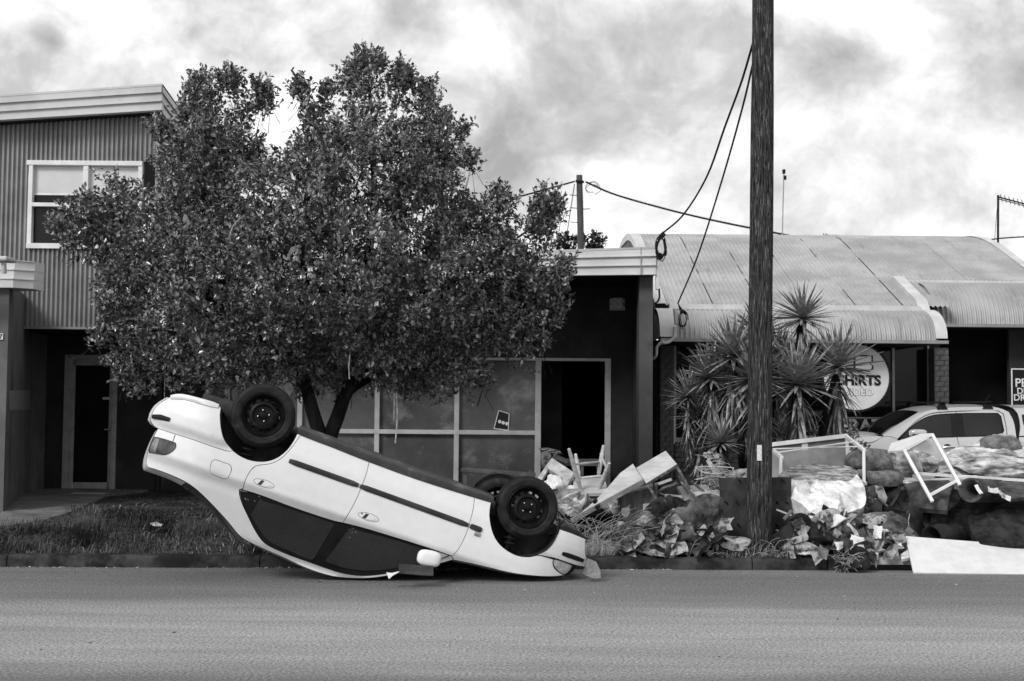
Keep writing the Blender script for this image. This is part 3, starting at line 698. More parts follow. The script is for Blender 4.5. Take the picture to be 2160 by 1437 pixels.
mb = MB(); p = [P(1390, 608, YS+.1), P(1391, 628, YS+.1), P(1387, 637, YS+.12), P(1381, 640, YS+.14)]; mb.tube(smooth_poly(p, .04, False), .014, 8); mb.build('bent_pipe', 'cable', cn, True)

# --- curved-roof shop on the right
rb = thing('curved_roof_building', 'brick shop with a long barrel-curved corrugated iron roof and bullnose awnings', 'building', (6, 20.6, .1))
YR0, YR1 = 19.7, 25.0
zr0 = Z_(1700, 645, YR0); zr1 = Z_(1680, 502, YR1)
def rf(t):
    return (1.16*t if t < .62 else .7192+1.16*((t-.62)-(t-.62)**2/.76))/.9396
def roof_path(n=22, t0=0.0):
    r = []
    for i in range(n):
        t = t0+(1-t0)*i/(n-1); r.append((YR0+(YR1-YR0)*t, zr0+(zr1-zr0)*rf(t)))
    r += [(YR1+.8, zr1+.02), (YR1+3, zr1-.35), (YR1+5.5, zr1-1.8)]
    return r
xl = X_(1403, 640, YR0); xstep = X_(1985, 640, YR0); xend = X_(2290, 640, YR0)
rp = roof_path(); x = xl; i = 0
while x < xend-.05:
    x1 = min(x+.762, xend); y_off = .004*(i % 2)
    path = rp
    if x1 > xstep+.2: path = roof_path(18, .25)
    corr_sheet([(a, b+y_off) for a, b in path], x, x1+.03, .0762, .015, 6).build('roof_sheet', 'roof_metal', rb, True, 0)
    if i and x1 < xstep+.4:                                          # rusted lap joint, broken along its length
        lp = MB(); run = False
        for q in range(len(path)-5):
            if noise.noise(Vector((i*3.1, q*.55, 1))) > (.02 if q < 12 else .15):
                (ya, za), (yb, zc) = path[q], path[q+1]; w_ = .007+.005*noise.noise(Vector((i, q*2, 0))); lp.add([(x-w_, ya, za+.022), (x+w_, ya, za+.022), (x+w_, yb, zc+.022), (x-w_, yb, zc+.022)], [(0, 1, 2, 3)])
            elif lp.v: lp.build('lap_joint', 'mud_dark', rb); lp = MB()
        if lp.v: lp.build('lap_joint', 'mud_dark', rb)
    x = x1; i += 1
# left gable rim and right rim flashing
mb = MB(); mb.strip([(xl-.16, y, z+.015) for y, z in rp], [(xl+.02, y, z+.02) for y, z in rp]); mb.strip([(xl-.16, y, z-.12) for y, z in rp], [(xl-.16, y, z+.015) for y, z in rp]); mb.build('barge_flashing', 'roof_flashing', rb)
mb = MB(); mb.strip([(xend+.02, y, z-.16) for y, z in rp], [(xend+.02, y, z+.02) for y, z in rp]); mb.strip([(xend-.14, y, z+.022) for y, z in rp], [(xend+.022, y, z+.02) for y, z in rp]); mb.build('barge_flashing', 'roof_flashing', rb)
mb = MB(); mb.add([(xl-.14, y, z) for y, z in [(YR0, .1)]+rp+[(YR1+5.5, .1)]], [tuple(range(len(rp)+2))]); mb.build('gable_wall', 'render_mid', rb)
mb = MB(); mb.add([(xend-.02, y, z) for y, z in [(YR0+1, .1)]+rp+[(YR1+5.5, .1)]], [tuple(range(len(rp)+2))]); mb.build('gable_wall', 'render_mid', rb)
mb = MB(); q = P(1461, 517, 24.2); mb.tube([q+(0, 0, -.15), q+(0, 0, .06)], .045, 10); mb.tube([q+(0, 0, .04), q+(0, 0, .11)], .06, 10); mb.build('roof_vent', 'cladding_metal', rb, True)
def bullnose(x0, x1, Yb, zbm, Yt, ztp, capL=None):
    pth = []
    for k in range(11):
        a = math.pi/2*k/10; pth.append((Yt+(Yb-Yt)*math.sin(math.pi/2-a)**1.0 if False else Yb+(Yt-Yb)*(1-math.cos(a)), zbm+(ztp-zbm)*math.sin(a)))
    x = x0
    while x < x1-.03:
        xn = min(x+.762, x1); corr_sheet(pth, x, xn+.02, .0762, .021, 8).build('awning_sheet', 'roof_metal', rb, True, 0); x = xn
    return pth
Yb1 = 18.85; zb1 = Z_(1700, 716, Yb1); zt1 = Z_(1700, 653, 19.55)
xb0 = X_(1425, 700, Yb1); xb1 = X_(1976, 700, Yb1)
pth1 = bullnose(xb0, xb1, Yb1, zb1, 19.62, zt1-.02)
def rim(pth, x0, x1, lift, mat, name='awning_cap'):
    mb = MB(); mb.strip([(x0, y-.02, z+lift) for y, z in pth], [(x1, y-.02, z+lift) for y, z in pth])
    mb.strip([(x1, y-.02, z+lift) for y, z in pth], [(x1, y+.06, z-.05) for y, z in pth]); mb.strip([(x0, y+.06, z-.05) for y, z in pth], [(x0, y-.02, z+lift) for y, z in pth]); mb.build(name, mat, rb, True)
topx = [(19.62+k*.15, zr0+(zr1-zr0)*rf(k*.15/5.3)+.02) for k in range(1, 10)]
rim(pth1+topx, xb1-.02, xb1+.16, .03, 'roof_flashing')
rim(pth1, xb0-.24, xb0+.02, .02, 'roof_flashing')
mb = MB(); mb.add([(xb0-.24, y, z) for y, z in pth1]+[(xb0-.24, 19.7, zb1)], [tuple(range(len(pth1)+1))]); mb.add([(xb1+.16, y, z) for y, z in pth1]+[(xb1+.16, 20.6, zb1), (xb1+.16, 20.6, zt1)], [tuple(range(len(pth1)+2))]); mb.build('awning_end', 'roof_flashing', rb)
mb = MB(); mb.box(xb0-.23, xb1+.17, Yb1-.03, Yb1+.05, zb1-.05, zb1-.002); mb.build('awning_rail', 'cladding_metal', rb)
mb = MB(); mb.box(xb0, xb1, 19.58, 19.68, zt1-.01, zt1+.075); mb.build('roof_gutter', 'roof_flashing', rb)
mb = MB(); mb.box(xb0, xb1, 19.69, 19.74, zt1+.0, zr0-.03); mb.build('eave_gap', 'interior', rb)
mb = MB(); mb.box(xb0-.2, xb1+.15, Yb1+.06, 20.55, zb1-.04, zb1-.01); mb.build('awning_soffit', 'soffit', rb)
Yb2 = 20.0; zb2 = Z_(2100, 684, Yb2); zt2 = Z_(2100, 600, 21.02); xc0 = X_(1972, 690, Yb2)
pth2 = bullnose(xc0, 12.0, Yb2, zb2, 21.0, zt2)
mb = MB(); mb.box(xc0, 12, Yb2-.03, Yb2+.05, zb2-.05, zb2-.002); mb.build('awning_rail', 'cladding_metal', rb)
mb = MB(); mb.box(xc0-.2, 12, 20.92, 21.0, zt2-.01, zt2+.055); mb.build('roof_gutter', 'roof_flashing', rb)
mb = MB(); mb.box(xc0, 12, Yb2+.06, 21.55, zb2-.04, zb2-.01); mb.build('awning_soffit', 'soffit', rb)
# front wall: window, pillars of separate bricks, doorway
YB = 20.6
xp0, xp1 = X_(1391, 800, YB), X_(1421, 800, YB); xq0, xq1 = X_(1971, 800, 20.2), X_(2002, 800, 20.2)
zsill = Z_(1600, 925, YB)
mb = MB(); wall_panel(mb, xp0-.7, xq0, ZB-.1, zb1+.06, YB+.02, [(xp1, X_(1962, 800, YB), zsill, zb1+.05)], .10); wall_panel(mb, xq0, 12, ZB-.1, zb2+.3, YB+.02, [(xq1, X_(2130, 800, YB), ZB, zb2)], .10); mb.build('front_wall', 'render_dark', rb)
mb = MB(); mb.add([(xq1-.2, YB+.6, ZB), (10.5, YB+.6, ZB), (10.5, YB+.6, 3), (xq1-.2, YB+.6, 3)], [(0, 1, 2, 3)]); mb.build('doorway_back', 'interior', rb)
sw = MB(); sw.box(xp1, X_(1962, 800, YB), YB-.03, YB+.08, zsill-.07, zsill); swo = sw.build('shop_window', 'frame_dull', rb)
for u in (1424, 1498, 1885): sw = MB(); bar(sw, u-2.5, u+2.5, 716, 925, YB, YB-.0, YB+.07); sw.build('mullion', 'frame_dull', swo)
sw = MB(); bar(sw, 1955.5, 1958.5, 716, 925, YB, YB-.05, YB-.02); sw.build('corner_bead', 'frame_white', swo)
us = [1421, 1498, 1885, 1962]
for a, b in zip(us[:-1], us[1:]):
    q = MB(); q.box(X_(a, 820, YB), X_(b, 820, YB), YB+.05, YB+.056, zsill-.02, zb1+.06); q.build('pane', 'pane_dark', swo)
# half-open lower hopper frame with a thin white edge
q = MB()
for r in ((1420, 1422.5, 878, 936), (1422.5, 1452, 934, 936.5), (1422.5, 1440, 878, 880)): bar(q, *r, YB, YB-.08, YB-.05)
q.build('hopper_frame', 'frame_white', swo)
bm_ = MB(); bm_.box(-.113, .113, -.05, .05, -.037, .037)
proto = {}
for nm in ('brick', 'brick_pale'):
    me = bpy.data.meshes.new('brick'); me.from_pydata(bm_.v, [], bm_.f); me.materials.append(MATS[nm]); proto[nm] = me
def brick_pillar(x0, x1, Y, z0, z1, mat, host, seed):
    n = 0; z = z0+.043; r = random.Random(seed); k = 0
    back = MB(); back.box(x0+.004, x1-.004, Y+.012, Y+.30, z0, z1); back.build('mortar_core', 'mortar', host)
    while z < z1-.02:
        w = x1-x0; xs = [(x0, x0+w*.66), (x0+w*.66, x1)] if k % 2 else [(x0, x0+w*.34), (x0+w*.34, x1)]
        for a, b in xs:
            o = newobj('brick', proto[mat], host, ((a+b)/2, Y+.05+r.uniform(-.004, .004), z)); o.scale = ((b-a-.009)/.226, 1, 1); o.rotation_euler = (0, 0, r.uniform(-.012, .012))
        z += .086; k += 1
brick_pillar(xp0, xp1, YB-.08, ZB, Z_(1400, 712, YB), 'brick', rb, 1)
brick_pillar(xq0, xq1, 20.2, ZB, zb1-.05, 'brick_pale', rb, 2)
# low brick wall under the window
xw = xp1+.004; z = ZB+.043; k = 0; xe_ = X_(1560, 950, YB)
while z < zsill-.1:
    x = xw-(.12 if k % 2 else 0)
    while x < xe_:
        a, b = max(x, xw), x+.235
        if b-a > .05:
            o = newobj('brick', proto['brick'], rb, ((a+b)/2, YB-.03+random.uniform(-.003, .003), z)); o.scale = ((b-a-.01)/.226, 1, 1)
        x += .235
    z += .086; k += 1
# round shop sign
sc_ = P(1806, 796, 19.35); rs = 69/FPX*19.35
si = thing('round_shop_sign', 'round pale shirts sign with a dark rim hanging behind the spiky plant', 'sign', sc_)
mb = MB(); mb.tube([sc_+np.array((-.25, .03, rs*.85)), sc_+np.array((-.25, .03, 2.47-sc_[2]))], .008, 5); mb.tube([sc_+np.array((.25, .03, rs*.85)), sc_+np.array((.25, .03, 2.47-sc_[2]))], .008, 5); mb.build('hanger', 'cable', si)
mb = MB(); mb.lathe([(rs, .03), (rs, -.01), (0, -.01)], sc_, (0, 1, 0), 48); mb.build('face', 'sign_face', si, True, 30)
mb = MB(); mb.lathe([(rs+.002, .03), (rs+.035, .03), (rs+.035, -.025), (rs+.002, -.025), (rs+.002, .03)], sc_, (0, 1, 0), 48); mb.build('rim', 'sign_black', si, True, 30)
yl = sc_[1]-.016
def logo(d, mat, yy):
    pts = [(1802, 751), (1839, 751), (1839, 763), (1817, 763), (1817, 766), (1833, 766), (1840, 772), (1840, 778), (1833, 782), (1802, 782)]
    c = np.array((1821., 767.)); v = [P(*(c+(np.array(p)-c)*d), sc_[1]) for p in pts]
    mb = MB(); mb.prism([(p[0], yy, p[2]) for p in v], (0, .004, 0)); return mb.build('emblem', mat, si)
logo(1.10, 'sign_black', yl); logo(.90, 'white_paint', yl-.004)
q = P(1813, 812, yl); text('SHIRTS', .215, (q[0], yl, q[2]), 'sign_black', si, .003, .045)
q = P(1812, 834, yl); text('VIDEO', .155, (q[0], yl, q[2]), 'sign_black', si, .002, .034)
text('VIDEO', .155, (q[0], yl-.004, q[2]), 'white_paint', si, .002, .012)
# long black sign with heavy white letters under the window
YB_ = YB; YB = 19.95; a = P(1764, 906, YB-.02); b = P(1905, 884, YB-.02)
ls = thing('long_shop_sign', 'long black sign with heavy white letters below the shop window, left of the parked pickup', 'sign', ((a[0]+b[0])/2, YB-.05, a[2]))
mb = MB(); mb.box(a[0]-.05, X_(1950, 900, YB), YB-.06, YB-.035, Z_(1800, 918, YB), Z_(1800, 883, YB)); mb.build('board', 'sign_black', ls)
mb = MB(); mb.box(a[0]-.08, X_(1950, 900, YB), YB-.075, YB-.032, Z_(1800, 883, YB)+.001, Z_(1800, 880, YB)); mb.build('trim', 'frame_dull', ls)
q = P(1767, 911.5, YB); text('ERAT', .30, (q[0], YB-.066, q[2]), 'white_paint', ls, .003, .03, 'LEFT')
YB = YB_
# black sign at the right edge
a = P(2133, 866, YB-.02); b = P(2215, 778, YB-.02)
rs_ = thing('drycleaner_sign', 'black notice board with a thin white border and white capitals at the right edge', 'sign', (a[0], YB-.03, a[2]))
mb = MB(); mb.box(a[0], b[0], YB-.03, YB-.005, a[2]-.1, b[2]); mb.build('board', 'sign_black', rs_)
mb = MB(); mb.box(a[0], a[0]+.02, YB-.036, YB-.0305, a[2]-.1, b[2]); mb.box(a[0]+.0205, b[0], YB-.036, YB-.0305, b[2]-.02, b[2]); mb.build('border', 'white_paint', rs_)
for s, v, sz, u in (('PE', 816, .20, 2139), ('DRIV', 831, .145, 2143), ('DRYC', 845, .15, 2136)):
    q = P(u, v, YB); text(s, sz, (q[0], YB-.034, q[2]), 'white_paint', rs_, .002, .012, 'LEFT')
# bent conduit at the awning corner
bc = thing('awning_conduit', 'white bent conduit pipe curling around the left end of the awning', 'conduit', P(1400, 745, 19.0))
p = [P(1423, 690, 18.8), P(1422, 712, 18.8), P(1410, 722, 18.8), P(1393, 724, 18.82), P(1386, 732, 18.85), P(1384, 750, 18.9), P(1378, 757, 18.95)]
mb = MB(); mb.tube(smooth_poly(p, .03, False), .022, 8); mb.build('pipe', 'pvc', bc, True)
mb = MB(); q = P(1399, 722.5, 18.8); mb.tube([q+(-.012, 0, 0), q+(.012, 0, 0)], .03, 8); mb.build('clip', 'pvc', bc)
# ------------------------------------------------------------------ overturned white car
PSI, RL, TH = rad(10), rad(3), rad(19.0822)
CO = P(1115, 1071, 10.69)
cn_ = np.array([math.sin(PSI)*math.cos(RL), -math.cos(PSI)*math.cos(RL), math.sin(RL)])
cf = np.array([math.cos(TH)*math.cos(PSI), math.cos(TH)*math.sin(PSI), -math.sin(TH)]); cf = nrm(cf-cn_*(cf@cn_)); cu_ = np.cross(cf, cn_)
CW = 1.62                                                        # car width
DROP = np.array([0, 0, -.016])
def W3(a, b, c): return CO+cf*a+cn_*b+cu_*c+DROP
def side_b(a, c):
    b = float(np.interp(c, [-.14, -.02, .06, .14, .20, .34, .45, .552, .566, .63, .65, .70, 1.0, 1.06], [-.085, -.058, -.030, -.010, 0, 0, -.004, -.014, -.022, -.084, -.096, -.115, -.27, -.33]))
    t = max(0., (-2.62-a)/.53); b -= .15*t**2.2
    t = max(0., (a-.12)/.52); b -= .20*t**2.0
    return b
def carpx(u, v, off=0.0, bfix=None):
    b = 0.0; r = ray(u, v); org = CO+DROP
    for _ in range(4):
        t = ((org+cn_*b-CAM)@cn_)/(r@cn_); q = CAM+r*t-org; a, c = q@cf, q@cu_
        b = bfix if bfix is not None else side_b(a, c)+off
    return np.array([a, c])
def cpoly(pts, off=0.0): return [carpx(u, v, off) for u, v in pts]
FARX = 0
car = thing('overturned_car', 'white four-door saloon car lying upside down on its roof, tail raised, at the kerb', 'car', W3(-1.2, -.7, 1.03)*[1, 1, 0])
def car_panel(name, outline, mat, off=0.0, gap=.0025, fl=.02, sp=.021, step=.03, corner=40, parent=None, raw=False, smooth=True, offf=None):
    ol = outline if raw else cpoly(outline, off)
    s = smooth_poly(ol, step, True, corner)
    if gap: s = inset(s, gap)
    v2, tri, ring = fill(s, sp)
    V = [W3(a, side_b(a, c)+off+(offf(a, c) if offf else 0), c) for a, c in v2]; fs = []
    for t in tri:
        p, q, r_ = v2[t[0]], v2[t[1]], v2[t[2]]
        cw = (q[0]-p[0])*(r_[1]-p[1])-(q[1]-p[1])*(r_[0]-p[0]) < 0
        fs.append(t if cw else t[::-1])
    m = len(V); R = ring
    V += [W3(v2[i][0], side_b(*v2[i])+off+(offf(*v2[i]) if offf else 0)-fl, v2[i][1]) for i in R]
    fs += [(R[i], R[(i+1) % len(R)], m+(i+1) % len(R), m+i) for i in range(len(R))]
    return mk(name, V, fs, mat, parent or car, smooth, 45)
# traced panel outlines
bumper_r = [(357.6, 839), (366.8, 834.2), (383.5, 835), (420, 843.5), (460.3, 854.2), (466.2, 860), (464.5, 875), (467, 906.8), (473.7, 928.6), (491.2, 951.1),
            (482, 952), (450.3, 942.8), (400.2, 925.2), (370.1, 916), (350.1, 909.4), (333.4, 904.3), (322.5, 896.8), (317.2, 888.5), (320.9, 874), (331.7, 856.7), (341.8, 848.4)]
quarter = [(333.4, 904.3), (350.1, 909.4), (370.1, 916), (400.2, 925.2), (450.3, 942.8), (482, 952), (491.2, 951.1), (504.5, 961), (522.6, 969.5), (543.5, 973.7), (564.4, 973), (585.3, 965.4), (606, 948.7),
           (620, 929), (627, 915.3), (634, 918), (613, 947), (592, 968), (571.3, 977.9), (543.5, 982), (538, 984), (529.8, 991.3), (518.6, 1010.5), (512.2, 1031), (505.0, 1032.5),
           (504.5, 1040), (510.5, 1062), (523.4, 1090), (538, 1119), (553.9, 1141.9), (568, 1152.4), (612, 1171.8), (656, 1187.6), (691, 1200), (726.3, 1210.5), (761.5, 1214.9), (796.7, 1213), (823, 1208.7), (842.4, 1204.5), (870, 1197),
           (899, 1190.5), (948.9, 1172.5), (953.2, 1174), (955.3, 1180.9), (936, 1186.5), (913.7, 1191.3), (899, 1192.6), (842.4, 1208.5), (814.3, 1215), (779, 1219.4), (743.9, 1219.7), (708.7, 1216.8), (673.5, 1208), (638.3, 1194.8), (594.4, 1174.5), (550.4, 1155), (510, 1134),
           (478.5, 1098), (442, 1058.8), (413.6, 1032), (391.9, 1017), (360, 1002), (333, 992), (311.5, 985.3), (308.4, 975.3), (310, 963.6), (316.7, 940.3), (325, 920)]
door_r = [(634, 918), (700, 941), (778.9, 969), (778.9, 972), (773, 997.7), (760.3, 1033), (744.3, 1068), (725, 1100), (723.5, 1103), (707, 1099.6), (620.7, 1071.5), (550.4, 1045), (512.2, 1033), (518.6, 1010.5), (529.8, 991.3), (538, 984), (543.5, 982), (571.3, 977.9), (592, 968), (613, 947)]
door_f = [(778.9, 969), (880, 1005), (960, 1034), (1000.6, 1047), (1000.6, 1049.6), (998.5, 1072), (991.3, 1100.8), (987.3, 1115.3), (976, 1142.5), (963.3, 1163.3), (953, 1173.2), (948.9, 1171.5), (904, 1156), (840, 1136), (760, 1112), (723.5, 1103), (725, 1100), (744.3, 1068), (760.3, 1033), (773, 997.7), (778.9, 972)]
fender = [(1000.6, 1047), (1036.5, 1060), (1035.6, 1061.8), (1032.6, 1086.9), (1038.4, 1120.3), (1050, 1143.7), (1070.2, 1162), (1093.6, 1173), (1117, 1175.2), (1137, 1172), (1152, 1175.5), (1168.7, 1180.5), (1167, 1187), (1172, 1198.8), (1185.4, 1209.7), (1192, 1213.5), (1167, 1216), (1133.6, 1215.2),
          (1083.5, 1209.3), (1033.4, 1198), (1000, 1190), (973, 1184.5), (957, 1181.5), (953, 1173.2), (963.3, 1163.3), (976, 1142.5), (987.3, 1115.3), (991.3, 1100.8), (998.5, 1072), (1000.6, 1049.6)]
bumper_f = [(1181.3, 1117), (1205, 1125), (1233.9, 1137), (1233, 1150.4), (1233.9, 1170.4), (1236.4, 1177.1), (1231.4, 1195.5), (1217.2, 1193), (1183.8, 1182), (1168.7, 1177), (1152, 1174), (1137, 1171), (1153.7, 1162), (1167, 1148.7), (1175.4, 1133.7)]
glass_r = [(506.5, 1037), (550.4, 1047), (620.7, 1073.5), (707, 1101.6), (722, 1106), (691, 1199), (656, 1186.2), (612, 1170.5), (568, 1151), (555, 1140.5), (540, 1118), (525.5, 1090), (513, 1062)]
glass_f = [(722, 1106), (760, 1114), (840, 1138), (904, 1158), (946, 1172), (899, 1189), (870, 1195.5), (842, 1203), (823, 1207), (796.7, 1211.5), (761.5, 1213.4), (726.3, 1209), (691, 1199)]
_bs = np.array([carpx(u, v) for u, v in ((322, 897), (333.4, 904.3), (350.1, 909.4), (400.2, 925.2), (450.3, 942.8), (491.2, 951.1))])
def bump_off(a, c):
    t = (float(np.interp(a, _bs[:, 0], _bs[:, 1]))-c)/.085; t = max(0, min(1, t)); return .045*(t*t*(3-2*t))-.02
car_panel('rear_bumper', bumper_r, 'car_paint_dusty', .008, fl=.05, offf=bump_off)
qp = car_panel('rear_quarter', quarter, 'car_paint', 0, corner=32, step=.025)
dr_ = car_panel('rear_door', door_r, 'car_paint', 0)
df_ = car_panel('front_door', door_f, 'car_paint', 0)
fe = car_panel('front_fender', fender, 'car_paint', 0)
fb = car_panel('front_bumper', bumper_f, 'car_paint', .010, fl=.05, offf=lambda a, c: .03*max(0, min(1, (.335+.02-c+.25*(a-.3)*0)/.05))-.012)
# black under-skin behind the shut lines, and around the glass
mbk = []
for pl in (bumper_r, quarter, door_r, door_f, fender, bumper_f):
    car_panel('inner_panel', pl, 'car_black', -.022, gap=-.004, fl=.01, sp=.09, corner=32)
for gp, dpart in ((glass_r, dr_), (glass_f, df_)):
    car_panel('window_surround', gp, 'car_black', -.012, gap=-.004, fl=.02, sp=.08, parent=dpart)
gr = [(549, 1052), (620.7, 1077.5), (705, 1105), (700, 1115), (661, 1180), (656, 1181), (612, 1163), (580, 1149), (562, 1136), (545, 1113), (529.5, 1086)]
gf = [(738, 1113.5), (840, 1141.5), (904, 1161.5), (930, 1170), (899, 1185), (870, 1191), (842, 1197.5), (823, 1200), (796.7, 1203), (761.5, 1203), (726, 1198), (686, 1184)]
car_panel('side_window', gr, 'car_glass', -.008, gap=0, fl=.004, sp=.07, parent=dr_)
car_panel('side_window', gf, 'car_glass', -.008, gap=0, fl=.004, sp=.07, parent=df_)
r_ = random.Random(4); chips = MB()
for k in range(15):                                                # chips of broken glass and paint caught on the windows
    u, v = (r_.gauss(742, 9), r_.gauss(1118, 12)) if k < 9 else (r_.gauss(531, 14), r_.gauss(1052, 7)); q = carpx(u, v, -.006); s = r_.uniform(.0015, .005); a, c = q; b = side_b(a, c)-.004; g_ = r_.uniform(0, 6.28)
    chips.add([W3(a+s*math.cos(g_+t), b, c+s*math.sin(g_+t)*.6) for t in (0, 2.1, 4.2)], [(0, 1, 2)])
chips.build('glass_chips', 'white_paint', df_)['kind'] = 'stuff'
# strips that follow the side: rub strip, markers, sill trim
def car_strip(name, line, w, th, mat, off=.001, parent=None, step=.06, taper=True):
    pts = smooth_poly([carpx(u, v, off) for u, v in line], step, False); n = len(pts); prof = [(-.5, 0), (-.5, .55), (-.34, 1), (.34, 1), (.5, .55), (.5, 0)]
    rows = []
    for i, p in enumerate(pts):
        t = nrm(pts[min(i+1, n-1)]-pts[max(i-1, 0)]); nn = np.array([-t[1], t[0]]); k = 1.0
        if taper and i in (0, n-1): k = .72
        rows.append([W3(p[0]+nn[0]*w*k*s, side_b(*p)+off+th*h*(.75 if taper and i in (0, n-1) else 1), p[1]+nn[1]*w*k*s) for s, h in prof])
    mb = MB().grid(rows); m = len(prof); mb.f.append(tuple(range(m))); mb.f.append(tuple((n-1)*m+k for k in range(m))[::-1])
    return mb.build(name, mat, parent or car, True, 50)
rub = lambda a, b: [(u, 972+(u-609.8)*.3605-((u-609.8)*(1015.5-u))*.0000126) for u in np.linspace(a, b, 7)]
car_strip('rub_strip', rub(609.8, 756), .046, .016, 'car_trim', parent=dr_)
car_strip('rub_strip', rub(759.5, 987.5), .046, .016, 'car_trim', parent=df_)
car_strip('rub_strip', rub(991.5, 1016), .046, .016, 'car_trim', parent=fe)
car_strip('bumper_strip', [(320.5, 878.5), (338, 880.2), (357.8, 885.5)], .046, .012, 'car_black', .036)
car_strip('bumper_strip', [(1186, 1167.5), (1207, 1174.5), (1231, 1183.2)], .040, .008, 'car_black', .030)
car_strip('side_repeater', [(1001, 1124.5), (1012, 1128.5)], .036, .012, 'tail_pale', parent=fe, taper=False)
# sill skirt: rounded dark plastic along the bottom edge (uppermost here)
def skirt(name, top, bot, mat, bulge=.03, off=.0):
    A_ = smooth_poly([carpx(u, v, -.03) for u, v in top], .12, False); B_ = smooth_poly([carpx(u, v, 0) for u, v in bot], .12, False)
    n = max(len(A_), len(B_)); ra = [A_[int(round(i*(len(A_)-1)/(n-1)))] for i in range(n)]; rb_ = [B_[int(round(i*(len(B_)-1)/(n-1)))] for i in range(n)]
    rows = []
    for i in range(n):
        row = []
        for s in np.linspace(0, 1, 9):
            p = rb_[i]*(1-s)+ra[i]*s; p = p+(ra[i]-rb_[i])*(.0 if s < .8 else 0)
            b = side_b(rb_[i][0], rb_[i][1])+.006+bulge*math.sin(min(1, s*1.25)*math.pi*.5)-max(0, s-.55)**2*.42
            row.append(W3(p[0], b, p[1]))
        q = row[-1]; row.append(q-cn_*.09-cu_*.004); rows.append(row)
    mb = MB().grid(rows); m = len(rows[0]); mb.f.append(tuple(range(m))); mb.f.append(tuple((n-1)*m+k for k in range(m))[::-1])
    return mb.build(name, mat, car, True, 50)
skirt('sill_skirt', [(629, 903), (635.4, 897.5), (700, 921), (760, 944), (880, 986), (995.5, 1029), (1036, 1043.5), (1039.5, 1047)],
      [(626.5, 914), (634.7, 919), (700, 944), (760, 968), (880, 1012), (1000.5, 1050), (1034, 1060), (1038.6, 1062)], 'sill_trim')
skirt('front_spoiler', [(1182, 1107), (1192, 1099.5), (1217, 1115), (1238.9, 1135)], [(1181, 1118), (1192, 1120.5), (1215, 1129.5), (1237, 1139)], 'car_trim', .012)
mb = MB(); p = [W3(*(lambda q: (q[0], side_b(*q)-.02, q[1]))(carpx(u, v))) for u, v in ((1183, 1103), (1178, 1117), (1180, 1135), (1172, 1152))]; mb.tube(smooth_poly(p, .03, False), .014, 6); mb.build('bumper_seal', 'car_black', fb, True)
# raised lip along the bumper foot
car_strip('bumper_lip', [(360, 838.5), (383.5, 837.5), (420, 846), (461, 857.5)], .05, .022, 'car_paint_dusty', .032)
# fuel flap, lamps, handles
def plate(name, pts, off, mat, parent, gap=0, fl=.006, sp=.05, corner=50, step=.02): return car_panel(name, pts, mat, off, gap, fl, sp, step, corner, parent)
ff = [(447.5, 973), (453, 970), (470, 975.5), (484, 980.5), (488, 986), (484.5, 1001), (479, 1009), (473, 1010), (459, 1004.5), (446, 998.5), (443, 992), (445, 980)]
plate('fuel_flap_gap', ff, .0012, 'car_black', qp, -.003, fl=.002)
plate('fuel_flap', ff, .0026, 'car_paint', qp, .0012, fl=.002)
tl = [(325.9, 921.9), (345, 926.5), (361.8, 931.9), (370, 935), (371, 941), (367.5, 948), (358.5, 955.3), (350, 959), (338, 959), (314.6, 954.8), (314.4, 951), (318, 938.6)]
plate('tail_lamp_seal', tl, .0015, 'car_black', qp, -.004, fl=.003)
tlo = plate('tail_lamp', tl, .008, 'tail_red', qp, .001)
plate('lamp_segment', [(327, 924.5), (336, 926.5), (328, 955), (316.5, 952.5), (319, 940)], .0105, 'tail_pale', tlo, 0, .003)
car_strip('panel_seam', [(369.5, 917.5), (364.3, 932.5)], .006, .001, 'car_black', .001, qp, taper=False)
hl = [(1167, 1188), (1168.2, 1182.5), (1171, 1180.2), (1185, 1184.2), (1203.8, 1191.5), (1207, 1194), (1203, 1201), (1193.5, 1211), (1189, 1211.5), (1180, 1206.5), (1172, 1199)]
plate('lamp_seal', [(1165.5, 1187), (1167.5, 1180), (1171, 1178), (1203.8, 1191), (1215, 1195), (1211, 1203), (1196, 1213.2), (1189, 1213), (1170, 1200)], .004, 'car_black', fe, 0)
plate('corner_lamp', hl, .010, 'lamp_glass', fe, .002)
def ell(u, v, ru, rv, ang, n=18, a0=0, a1=360):
    r = []
    for k in range(n):
        t = rad(a0+(a1-a0)*k/n); x, y = ru*math.cos(t), rv*math.sin(t); s = rad(ang); r.append((u+x*math.cos(s)-y*math.sin(s), v+x*math.sin(s)+y*math.cos(s)))
    return r
for (u, v, par) in ((556.8, 1020, dr_), (777.3, 1090.7, df_)):
    plate('handle_gap', ell(u, v, 23.2, 8.1, 17), .0010, 'car_trim', par, 0, .001, corner=80)
    hb = plate('door_handle', ell(u, v, 22.2, 7.2, 17), .0035, 'car_paint', par, 0, .003, corner=80)
    plate('handle_recess', [(u-14, v+1.5), (u-5, v-7.2), (u+1.5, v-5.6), (u-6.5, v+3.8)], .0050, 'car_trim', hb, 0, .001, sp=.02, step=.01)
    plate('handle_flap', [(u-6, v+3.8), (u+1.8, v-5.4), (u+9, v-2.6), (u+15, v+3), (u+14, v+6.4), (u+5, v+6.5)], .0085, 'car_paint', hb, 0, .005, sp=.02, step=.01)
plate('keyhole', ell(763.5, 1083.2, 1.7, 1.7, 0, 8), .0065, 'car_black', df_, 0, .002, corner=90)
